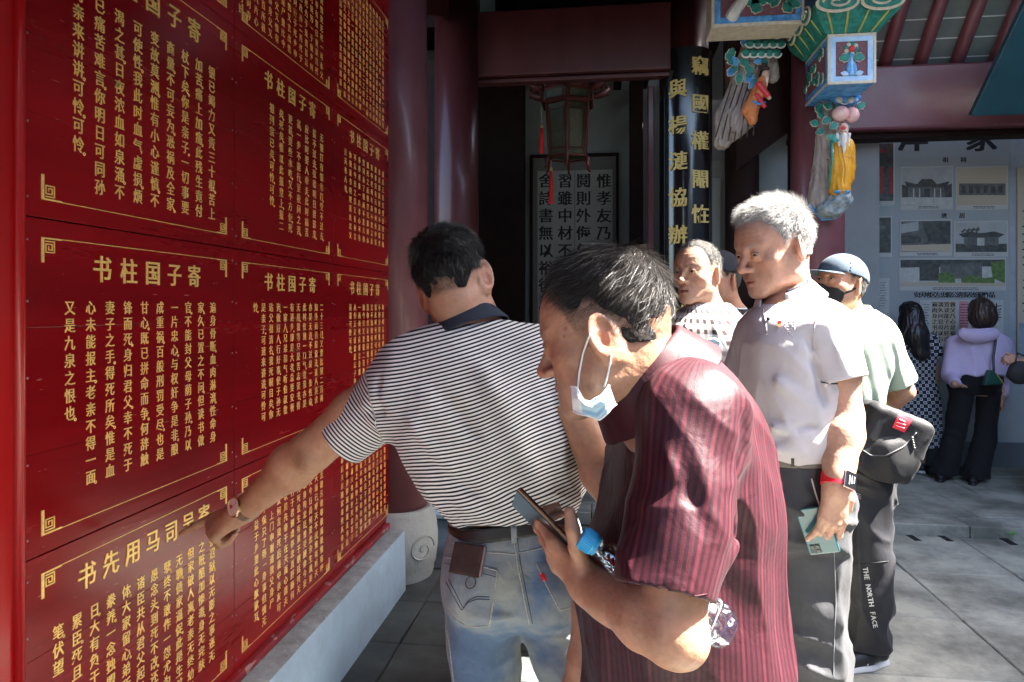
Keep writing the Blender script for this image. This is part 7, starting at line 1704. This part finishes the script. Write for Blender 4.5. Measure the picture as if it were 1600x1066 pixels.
# cloud capital
cz0, cz1 = z1+.004, z1+.15; xm = (x0+x1)/2
def ringpts(hw, y0_, y1_, z): return [(xm-hw, y0_, z), (xm+hw, y0_, z), (xm+hw, y1_, z), (xm-hw, y1_, z)]
MB().add(ringpts(.15, yf-.0, 5.03, cz0)+ringpts(.235, yf-.11, 5.06, cz0+.09)+ringpts(.25, yf-.13, 5.08, cz1), [(3, 2, 1, 0), (8, 9, 10, 11), (0, 1, 5, 4), (1, 2, 6, 5), (2, 3, 7, 6), (3, 0, 4, 7), (4, 5, 9, 8), (5, 6, 10, 9), (6, 7, 11, 10), (7, 4, 8, 11)]).build('cloud_capital', p_teal, br, bevel=.006)
for k in range(4):
    f = -.75+k*.5; MB().tube([(xm+f*.15, yf-.004, cz0+.004), (xm+f*.20, yf-.075, cz0+.055), (xm+f*.235, yf-.116, cz0+.092)], .006, 6).build('yellow_rib', p_ye2, br, smooth=True)
    y_ = yf+.05+k*.13; MB().tube([(x0-.006-.008, y_, cz0+.01), (xm-.20, y_-.03, cz0+.055), (xm-.238, y_-.05, cz0+.092)], .006, 6).build('yellow_rib', p_ye2, br, smooth=True)
for s in (-1, 1):
    o = np.array([xm+s*.128, yf-.137, cz1-.012]); e = unit(V3(0, -.10, -.06)); ey = unit(V3(0, -.25, 1))
    MB().prism([(.125*math.cos(a), .056*math.sin(a)) for a in np.linspace(0, 2*math.pi, 24)[:-1]], o, V3(1, 0, 0), ey, V3(0, -1, -.2), .010).build('cloud_lobe', p_cream, br, bevel=.003)
    MB().prism([(.108*math.cos(a), .042*math.sin(a)) for a in np.linspace(0, 2*math.pi, 24)[:-1]], o+V3(0, -.011, 0), V3(1, 0, 0), ey, V3(0, -1, -.2), .006).build('cloud_lobe_inner', p_teal, br, bevel=.002)
    swirl('cloud_swirl', br, o+V3(0, -.018, 0), V3(1, 0, 0)*s, ey*.62, V3(0, -1, 0), .088, p_cream, 1.35, .009)
for k in range(3):
    o = np.array([xm-.252, yf+.03+k*.17, cz1-.015]); ey = V3(-.1, 0, 1)
    MB().prism([(.085*math.cos(a), .052*math.sin(a)) for a in np.linspace(0, 2*math.pi, 20)[:-1]], o, V3(0, -1, 0), ey, V3(-1, 0, 0), .010).build('cloud_lobe', p_cream, br, bevel=.003)
    MB().prism([(.070*math.cos(a), .038*math.sin(a)) for a in np.linspace(0, 2*math.pi, 20)[:-1]], o+V3(-.011, 0, 0), V3(0, -1, 0), ey, V3(-1, 0, 0), .006).build('cloud_lobe_inner', p_teal, br)
    swirl('cloud_swirl', br, o+V3(-.018, 0, 0), V3(0, -1, 0), ey*.7, V3(-1, 0, 0), .055, p_cream, 1.3, .007)
for s in (-1, 1): swirl('upper_cloud', br, np.array([xm-.06+s*.07, yf+.02, cz1+.05]), V3(s, 0, 0), UP, V3(0, -1, 0), .065, p_paleblue, 1.4, .014)
MB().box((xm-.15, yf+.04, cz1+.002), (xm+.12, 5.0, cz1+.35)).build('upper_block', p_blue, br)
# hanging carving below the block
kk = 4.62/F
def G(px, py, d=4.62): return P(px, py, d)
blob('cloud_knot', p_blue, br, [(G(1322, 158), (.075, .05, .040)), (G(1310, 152), (.045, .05, .03)), (G(1334, 153), (.045, .05, .03))])
for s in (-9, 9): MB().sphere(G(1321+s, 156, 4.565), (.020, .012, .022), 12).build('cloud_eye', p_cream, br, smooth=True)
swirl('cloud_rim', br, G(1322, 158, 4.585), RT, UP, -FW, .074, p_wht, .95, .006)
blob('peach', p_pink, br, [(G(1313, 178, 4.60), (.052, .05, .054))]); blob('peach', p_pink, br, [(G(1331, 180, 4.60), (.046, .045, .050))])
for px, py, dx, dz in ((1300, 168, -1, .3), (1297, 185, -1, -.6), (1338, 168, 1, .4), (1322, 193, -.3, -1), (1307, 192, -.8, -.8)): leaf('peach_leaf', br, G(px, py, 4.60), RT*dx+UP*dz, -FW, .06, .022, p_teal, p_cream)
blob('tree_trunk', p_bark, br, [(G(1290, 150, 4.75), G(1292, 215, 4.72), .055, .062), (G(1292, 215, 4.72), G(1284, 310, 4.74), .062, .085)], k=.02, disp=lambda p: folds(p, V3(.1, 0, -1), 5, 55, .007, 7))
for k in range(7): o = G(1284+r2.uniform(-6, 6), 150+k*9, 4.66); leaf('pine_tuft', br, o, RT*r2.uniform(-1, .2)+UP*r2.uniform(-.6, .8), -FW, .06, .020, p_teal, p_cream)
# the old man: robe, sleeves, head, beard, staff
rb1 = blob('robe', p_yel, br, [(G(1318, 226), G(1313, 295), .050, .066), (G(1310, 228), G(1304, 262), .034, .030), (G(1327, 228), G(1330, 262), .034, .026), (G(1304, 262), G(1303, 282), .022, .026), (G(1330, 262), G(1328, 280), .020, .024)], k=.018, h=.0045, disp=lambda p: folds(p, V3(.08, 0, -1), 6, 65, .0045, 9))
MB().lathe([(.058, -.004), (.062, 0), (.058, .006)], G(1317, 248), 20, squash=(1, .9)).build('sash', p_org, br, smooth=True)
blob('head', p_skin, br, [(G(1318, 207, 4.60), (.030, .032, .034)), (G(1318, 199, 4.60), (.027, .028, .028)), (G(1318, 209, 4.565), (.006, .008, .008))], h=.004)
MB().sphere(G(1318, 200, 4.575), (.016, .010, .014), 12).build('forehead_mark', p_red, br, smooth=True)
for s in (-1, 1): MB().tube([G(1318+s*1.5, 205.5, 4.568), G(1318+s*5.5, 205, 4.573)], .0022, 5).build('eye', p_ink, br)
blob('beard', p_wht, br, [(G(1318, 213, 4.568), G(1319, 238, 4.560), .022, .007), (G(1308, 210, 4.59), G(1311, 228, 4.575), .010, .006), (G(1327, 210, 4.59), G(1326, 228, 4.575), .010, .006)], h=.0035, disp=lambda p: folds(p, V3(.05, 0, -1), 6, 120, .002, 11))
blob('hand', p_skin, br, [(G(1300, 236, 4.57), (.014, .014, .016))], h=.004)
MB().tube([G(1299, 218, 4.56), G(1300, 250, 4.56), G(1294, 296, 4.57)], [.010, .008, .008], 8).build('staff', p_teal, br, smooth=True)
for a in (-40, 30, 100): leaf('staff_leaf', br, G(1299, 219, 4.56), rot('Y', a)@UP, -FW, .045, .014, p_teal, p_ye2)
for px in (1308, 1323): blob('shoe', p_blue, br, [(G(px, 300, 4.57), (.022, .025, .012))], h=.004)
blob('rock_base', p_rock, br, [(G(1310, 315, 4.66), (.085, .09, .060)), (G(1298, 328, 4.68), (.095, .09, .055)), (G(1318, 308, 4.60), (.050, .05, .028))], k=.03, disp=lambda p: .012*noise(p, 26, 4)+folds(p, V3(0, 0, 1), 20, 40, .004, 13))
MB().tube([G(1267, 300, 4.74), G(1268, 325, 4.73), G(1285, 343, 4.72), G(1305, 341, 4.70), G(1318, 330, 4.66)], .011, 8).build('blue_edge', p_blue, br, smooth=True)
# second bracket: painted beam end with pine trunk and orange robed figure
b2 = thing('painted_bracket', 'painted bracket carved as a pine trunk with an orange robed figure, beside the black column', 'carved bracket', 'painted carved brackets')
yb_ = 4.62; a = onY(1112, 42, yb_); b_ = onY(1258, 42, yb_); zb2 = a[2]; X0, X1 = a[0], b_[0]
MB().box((X0, yb_+.012, zb2), (X1, yb_+.26, zb2+.42)).build('beam_end', p_cream, b2, bevel=.004)
for (q0, q1, c_, d_) in ((X0+.02, X1-.02, zb2+.020, zb2+.055), (X0+.02, X0+.055, zb2+.0552, zb2+.40), (X1-.055, X1-.02, zb2+.0552, zb2+.40)): MB().box((q0, yb_+.004, c_), (q1, yb_+.0118, d_)).build('blue_border', p_blue, b2)
MB().box((X0+.0552, yb_+.008, zb2+.0552), (X1-.0552, yb_+.0118, zb2+.40)).build('panel_ground', p_purple, b2)
for k in range(22):
    o = np.array([r2.uniform(X0+.20, X1-.11), yb_+.006-.004*(k % 3), zb2+r2.uniform(.085, .36)]); leaf('leaf', b2, o, V3(r2.uniform(-1, 1), 0, r2.uniform(-1, 1)), V3(0, -1, 0), r2.uniform(.06, .095), .03, p_teal, p_cream)
blob('rock_relief', p_wht, b2, [(np.array([X0+.13, yb_, zb2+.07]), np.array([X0+.22, yb_, zb2+.20]), .04, .03), (np.array([X0+.22, yb_, zb2+.20]), np.array([X0+.14, yb_, zb2+.36]), .03, .04)], disp=lambda p: folds(p, V3(.5, 0, 1), 5, 50, .006, 5))
def H(px, py, d=4.78): return P(px, py, d)
blob('pine_trunk', p_bark, b2, [(H(1188, 48, 4.86), H(1163, 120, 4.84), .085, .075), (H(1163, 120, 4.84), H(1142, 185, 4.84), .075, .085), (H(1142, 185, 4.84), H(1128, 222, 4.85), .100, .050), (H(1148, 200, 4.82), H(1172, 190, 4.80), .070, .035), (H(1196, 60, 4.84), H(1208, 120, 4.84), .05, .035)], k=.04, disp=lambda p: folds(p, V3(-.35, 0, -1), 3.5, 42, .012, 15))
for k in range(0, 13, 2):
    t_ = k/12; a0 = H(1150+r2.uniform(-22, 14)-0*t_, 130+r2.uniform(-10, 10), 4.74); 
    x_ = 1122+k*4.3; seam_pts = [H(x_+22, 130, 4.755+.0*k), H(x_+6, 180, 4.745), H(x_-4+k*.6, 222-abs(k-5)*1.5, 4.765)]
    MB().tube(resample(seam_pts, 8), .0045, 5).build('bark_line', p_ink, b2, smooth=True)
for k in range(22):
    px_, py_ = 1152+r2.uniform(-16, 40)-0*k, 60+k*3.2; leaf('pine_leaf', b2, H(px_, py_, 4.745), RT*r2.uniform(-1, 1)+UP*r2.uniform(-1, .6), -FW, r2.uniform(.05, .08), .024, p_teal if k % 3 else p_blue, p_cream)
blob('sleeve', p_red, b2, [(H(1186, 132, 4.68), H(1200, 150, 4.665), .022, .018), (H(1182, 150, 4.69), H(1194, 166, 4.67), .020, .014)], k=.01, h=.0045); blob('hand', p_skin, b2, [(H(1202, 153, 4.66), (.013, .013, .014))], h=.004)
MB().tube([H(1176, 158, 4.675), H(1186, 163, 4.668), H(1196, 160, 4.67)], .008, 6).build('belt', p_blue, b2, smooth=True)
for r_ in range(3):
    for k in range(5):
        c_ = H(1165+k*12+(r_ % 2)*6, 54+r_*15, 4.745-.012*r_); MB().sphere(c_, (.032, .020, .030), 12).build('leaf_cloud', p_teal, b2, smooth=True)
        MB().tube([c_+RT*(.031*math.cos(a))+UP*(.029*math.sin(a))-FW*.010 for a in np.linspace(math.pi*1.02, math.pi*1.98, 9)], .0065, 6).build('leaf_cloud_rim', p_wht, b2, smooth=True)
blob('robe', p_org, b2, [(H(1192, 128, 4.72), H(1172, 172, 4.73), .038, .052), (H(1190, 132, 4.69), H(1196, 148, 4.68), .020, .016), (H(1172, 172, 4.73), H(1176, 188, 4.73), .045, .03)], k=.02, h=.0045, disp=lambda p: folds(p, V3(-.4, 0, -1), 6, 60, .004, 19))
blob('head', p_skin, b2, [(H(1196, 117, 4.71), (.026, .028, .030))], h=.004); blob('hat', p_ink, b2, [(H(1195, 108, 4.71), (.033, .033, .012)), (H(1194, 103, 4.71), (.022, .022, .018))], h=.004); blob('beard', p_wht, b2, [(H(1198, 122, 4.69), H(1198, 134, 4.685), .012, .005)], h=.0035)
for k in range(3): MB().tube([H(1186+k*4, 134+k*6, 4.68), H(1192+k*2, 140+k*7, 4.675), H(1197, 140+k*8, 4.68)], .003, 5).build('robe_fold', p_ink, b2, smooth=True)
# ================================================================ hanging plaque, top right
pq = thing('name_plaque', 'dark teal hanging name plaque tilted down from the beam, cut by the frame', 'plaque')
pA = P(1517, 182, 5.1); pB = pA+V3(1.9, 0, 0); up_ = unit(V3(.0, -.62, 1)); hgt = .95; off = V3(.18, 0, 0)
v = [pA, pB, pB+up_*hgt+off, pA+up_*hgt+off]; nn = V3(0, -1, -.62); nn /= np.linalg.norm(nn); MB().hexa([p-nn*.05 for p in v]+[p for p in v]).build('board', m_teal, pq, bevel=.006)
mb = MB(); mbp = P(1603, 146, 5.05); put_glyph(mb, '忠', pA+V3(.46, 0, 0)+up_*.23+nn*.006, X, up_, nn, .30, off=.02, ext=.02, bold=.02, res=2); mb.build('gold_character', M('plaque_gold', (.72, .58, .16), rough=.4, metal=.3), pq)
mb = MB(); put_glyph(mb, '烈', pA+V3(.95, 0, 0)+up_*.23+nn*.006, X, up_, nn, .30, off=.02, ext=.02, bold=.02, res=2); mb.build('gold_character', MATS['plaque_gold'], pq)
MB().tube([pA+V3(.2, 0, 0)+up_*hgt, pA+V3(.2, -.1, 0)+up_*hgt+UP*.6], .008, 6).build('hanger', m_black, pq)
# ================================================================ exhibition boards and photographs
m_bd = M('exhibit_board', (.30, .33, .34), rough=.45, var=.04, vs=3); m_cap = M('caption_grey', (.42, .43, .42), rough=.5)
p_sky = M('photo_sky', (.34, .36, .36), rough=.35, var=.15, vs=9); p_dk = M('photo_dark', (.035, .04, .04), rough=.35, vs=30, col2=(.10, .10, .09)); p_gr = M('photo_grey', (.15, .16, .155), rough=.35, vs=22, col2=(.07, .075, .07)); p_gn = M('photo_green', (.05, .10, .03), rough=.35, vs=35, col2=(.16, .24, .08)); p_rd = M('photo_red', (.30, .03, .03), rough=.35); p_crm = M('photo_cream', (.42, .37, .28), rough=.4); p_lt = M('photo_pale', (.42, .43, .42), rough=.35, var=.2, vs=20)
EF = EY-.0125
bigb = thing('exhibit_board', 'large grey exhibition board covered with photographs and black headings', 'exhibition board', 'exhibition boards')
def rect(mb_, px0, py0, px1, py1, y0_, y1_): a = onY(px0, py0, y0_); b = onY(px1, py1, y0_); mb_.box((a[0], y0_, b[2]), (b[0], y1_, a[2])); return a[0], b[0], b[2], a[2]
mb = MB(); rect(mb, 1230, 200, 1578, 588, EF-.012, EF); mb.build('panel', m_bd, bigb, bevel=.003)
YB = EF-.0125
def heading(txt, px, py, step, size, par=bigb, mat=m_ink, yq=None, bold=.03):
    for i, ch in enumerate(txt):
        mb = MB(); put_glyph(mb, ch, onY(px+i*step, py, yq or YB), X, Z, -Y, size, off=.012, ext=.004, bold=bold); mb.build('heading_character', mat, par)
heading('洋', 1424, 216, 0, .26); heading('家', 1531, 216, 0, .26)
heading('祖祠', 1477, 250, 28, .05); heading('故居', 1475, 337, 28, .05); heading('现状', 1342, 419, 14, .06)
def tiny_lines(par, px0, px1, py, n=1, dy=3, mat=m_ink, h=.006, yq=None):
    for k in range(n):
        q = r2.random; x = px0+r2.uniform(0, 3)
        while x < px1-2:
            l = r2.uniform(2, 9); mb = MB(); a = onY(x, py+k*dy, yq or YB); b = onY(min(x+l, px1), py+k*dy, yq or YB); mb.box((a[0], (yq or YB)-.0009, a[2]-h/2), (b[0], (yq or YB)-.0001, a[2]+h/2)); yield mb; x += l+1.2
def text_block(par, px0, px1, py, n=1, dy=3, h=.006, name='caption_text', yq=None, mat=m_ink):
    M_ = MB()
    for mb in tiny_lines(par, px0, px1, py, n, dy, h=h, yq=yq): M_.add(mb.v[0], mb.f)
    o = M_.build(name, mat, par); o['kind'] = 'stuff'
def photo(lab, px0, py0, px1, py1, kind, grp='photographs on the exhibition wall'):
    t = thing('photograph', lab, 'photograph', grp); mb = MB(); x0_, x1_, z0_, z1_ = rect(mb, px0-2, py0-2, px1+2, py1+7, YB-.006, YB-.0005); mb.build('mount', m_cap, t)
    text_block(t, px0+(px1-px0)*.3, px0+(px1-px0)*.75, py1+3, 2, 2.2, h=.005, yq=YB-.0062)
    yq = YB-.0065; mb = MB(); rect(mb, px0, py0, px1, py1, yq-.002, yq); w_ = px1-px0; hh = py1-py0
    base = {'temple': p_sky, 'hall': p_sky, 'road': p_gr, 'lantern': p_dk, 'plaque': p_crm, 'ruin': p_dk, 'long': p_lt, 'doc': p_lt}[kind]; mb.build('print', base, t)
    def poly(pts, mat, name, lv=1): MB().prism([(onY(px0+w_*u, py0+hh*v, yq)[0], onY(px0+w_*u, py0+hh*v, yq)[2]) for u, v in pts][::-1], (0, yq-.002-.0006*lv, 0), X, Z, -Y, .0004).build(name, mat, t)
    if kind == 'temple':
        poly([(0, .78), (1, .78), (1, 1), (0, 1)], p_lt, 'forecourt'); poly([(.12, .48), (.88, .48), (.88, .80), (.12, .80)], p_gr, 'facade', 2); poly([(.05, .36), (.30, .44), (.40, .30), (.60, .30), (.70, .44), (.95, .36), (.90, .52), (.10, .52)], p_dk, 'roof', 3); poly([(.44, .56), (.56, .56), (.56, .80), (.44, .80)], p_dk, 'gate', 4); poly([(.84, .5), (1, .42), (1, .8), (.86, .8)], p_dk, 'tree', 5); poly([(0, .45), (.12, .5), (.12, .8), (0, .8)], p_dk, 'tree', 5)
        for u in (.22, .34, .64, .76): poly([(u, .56), (u+.025, .56), (u+.025, .8), (u, .8)], p_lt, 'pillar', 5)
    if kind == 'hall':
        poly([(0, .72), (1, .72), (1, 1), (0, 1)], p_dk, 'ground'); poly([(.16, .45), (.84, .45), (.84, .76), (.16, .76)], p_gr, 'facade', 2); poly([(.06, .40), (.25, .30), (.5, .36), (.75, .30), (.95, .40), (.86, .50), (.14, .50)], p_dk, 'roof', 3); poly([(.42, .52), (.56, .52), (.56, .78), (.42, .78)], p_lt, 'doorway', 4)
        for k in range(4): poly([(.10+k*.09, .30-.02*k), (.18+k*.09, .20-.02*k), (.20+k*.09, .24), (.13+k*.09, .36)], p_dk, 'roof_horn', 5)
    if kind == 'road': poly([(0, .1), (.35, 0), (.35, .3), (0, .4)], p_sky, 'sky_gap'); poly([(.42, .05), (1, .0), (1, .8), (.55, .7)], p_dk, 'tree', 2); poly([(0, .8), (1, .75), (1, 1), (0, 1)], p_crm, 'road', 3); poly([(0, .45), (.4, .5), (.4, .7), (0, .75)], p_dk, 'hedge', 4)
    if kind == 'plaque': poly([(.03, .42), (.97, .42), (.97, .74), (.03, .74)], p_gr, 'stone_tablet', 2); [poly([(.08+k*.15, .48), (.16+k*.15, .48), (.16+k*.15, .68), (.08+k*.15, .68)], p_dk, 'tablet_character', 3) for k in range(6)]
    if kind == 'lantern':
        poly([(.42, .55), (.66, .48), (.80, .65), (.70, .9), (.45, .92)], p_gr, 'round_gate', 1); poly([(.3, .04), (.72, .04), (.85, .14), (.15, .14)], p_rd, 'lantern_top', 2); poly([(.28, .16), (.74, .16), (.66, .50), (.34, .50)], M('photo_brown', (.10, .06, .05), rough=.4), 'lantern_body', 3)
        for u in (.16, .36, .74, .92): poly([(u, .40), (u+.05, .40), (u+.07, .88), (u-.01, .88)], p_rd, 'tassel', 4)
        for u in (.05, .85): poly([(u, .02), (u+.12, .0), (u+.08, .20), (u-.02, .16)], M('photo_brown', (.10, .06, .05)), 'lantern_horn', 4)
    if kind == 'ruin': [poly([(.28+k*.10, .36), (.36+k*.10, .34), (.36+k*.10, .95), (.28+k*.10, .95)], p_gr, 'pillar', 2) for k in range(5)]; poly([(.1, .22), (.9, .22), (.85, .32), (.15, .32)], p_gr, 'beam', 3)
    if kind == 'long':
        poly([(0, 0), (1, 0), (1, .25), (0, .30)], p_dk, 'shade'); poly([(.18, .05), (.37, .05), (.37, .8), (.18, .8)], p_dk, 'doorway', 2); poly([(.38, .2), (.78, .1), (.78, .7), (.38, .75)], p_gr, 'shed', 3); poly([(.36, .52), (.45, .45), (.52, .6), (.52, .95), (.36, .9)], p_gn, 'bush', 4); poly([(.58, .7), (.68, .58), (.80, .7), (.9, .65), (.9, .95), (.58, .95)], p_gn, 'bush', 4); poly([(.86, .1), (1, .05), (1, .9), (.88, .7)], p_gn, 'tree', 5); poly([(0, .85), (1, .9), (1, 1), (0, 1)], p_crm, 'path', 5)
    if kind == 'doc': text_block(t, px0+3, px1-3, py0+5, int((py1-py0-8)/4), 4, h=.004, name='printed_text', yq=yq-.0022)
    return t
photo('large dark photograph of a red lantern, left of the other photos', 1316, 226, 1396, 314, 'lantern')
photo('grey photograph of a temple gate, in the top row with the heading above', 1409, 263, 1487, 320, 'temple')
photo('cream photograph of a long stone tablet, right end of the top row', 1496, 263, 1573, 320, 'plaque')
photo('dark photograph of stone pillars, just right of the maroon column', 1318, 341, 1392, 395, 'ruin')
photo('dim photograph of trees by a road, middle of the second row', 1408, 346, 1485, 393, 'road')
photo('photograph of an old hall with curved roof ends, right end of the second row', 1493, 348, 1573, 394, 'hall')
photo('wide photograph of a courtyard with green bushes above the women\'s heads', 1407, 406, 1570, 447, 'long')
photo('pale printed document mounted right of the grey cap', 1344, 437, 1388, 488, 'doc')
photo('pale printed document behind the lower back of the woman in the patterned dress', 1372, 560, 1400, 584, 'doc')
for i, ch in enumerate('安庆地区左忠毅公遗事及馆藏作品'): heading(ch, 1432+i*8.4, 461, 0, .055)
dc = thing('document_display', 'pale board of old manuscript pages with one pink strip between the two women', 'document', 'exhibition boards')
mb = MB(); rect(mb, 1438, 469, 1568, 542, YB-.006, YB-.0005); mb.build('mount', m_cap, dc)
for (a, b, m_) in ((1456, 1492, p_crm), (1496, 1500, p_lt), (1499, 1513, M('pink_strip', (.50, .22, .26), rough=.5)), (1442, 1452, p_lt), (1552, 1564, p_lt)):
    mb = MB(); rect(mb, a, 471, b, 538, YB-.009, YB-.0065); mb.build('manuscript_page', m_, dc)
for k in range(4):
    for j in range(7):
        mb = MB(); put_glyph(mb, allc[(k*7+j*5) % len(allc)], onY(1460+k*9.5, 476+j*9, YB-.0092), X, Z, -Y, .048, ext=.004, bold=.03); mb.build('manuscript_character', m_ink, dc)
text_block(dc, 1499, 1513, 476, 14, 4.2, h=.006, name='page_text', yq=YB-.0092); text_block(dc, 1442, 1452, 476, 14, 4.2, h=.005, name='page_text', yq=YB-.0092)
for i, ch in enumerate('七三'): heading(ch, 1558, 480+i*12, 0, .07, par=dc, yq=YB-.0092)
tb = thing('exhibit_board', 'tall cream board of text at the right edge of the exhibition wall', 'exhibition board', 'exhibition boards')
mb = MB(); rect(mb, 1590, 262, 1690, 588, EF-.016, EF); mb.build('panel', p_crm, tb, bevel=.003); text_block(tb, 1597, 1680, 330, 14, 12, h=.012, name='printed_text', yq=EF-.0165)
mb = MB(); rect(mb, 1592, 505, 1686, 560, EF-.019, EF-.0165); mb.build('blue_picture', M('photo_blue', (.16, .22, .28), rough=.4, vs=14, col2=(.30, .34, .38)), tb)
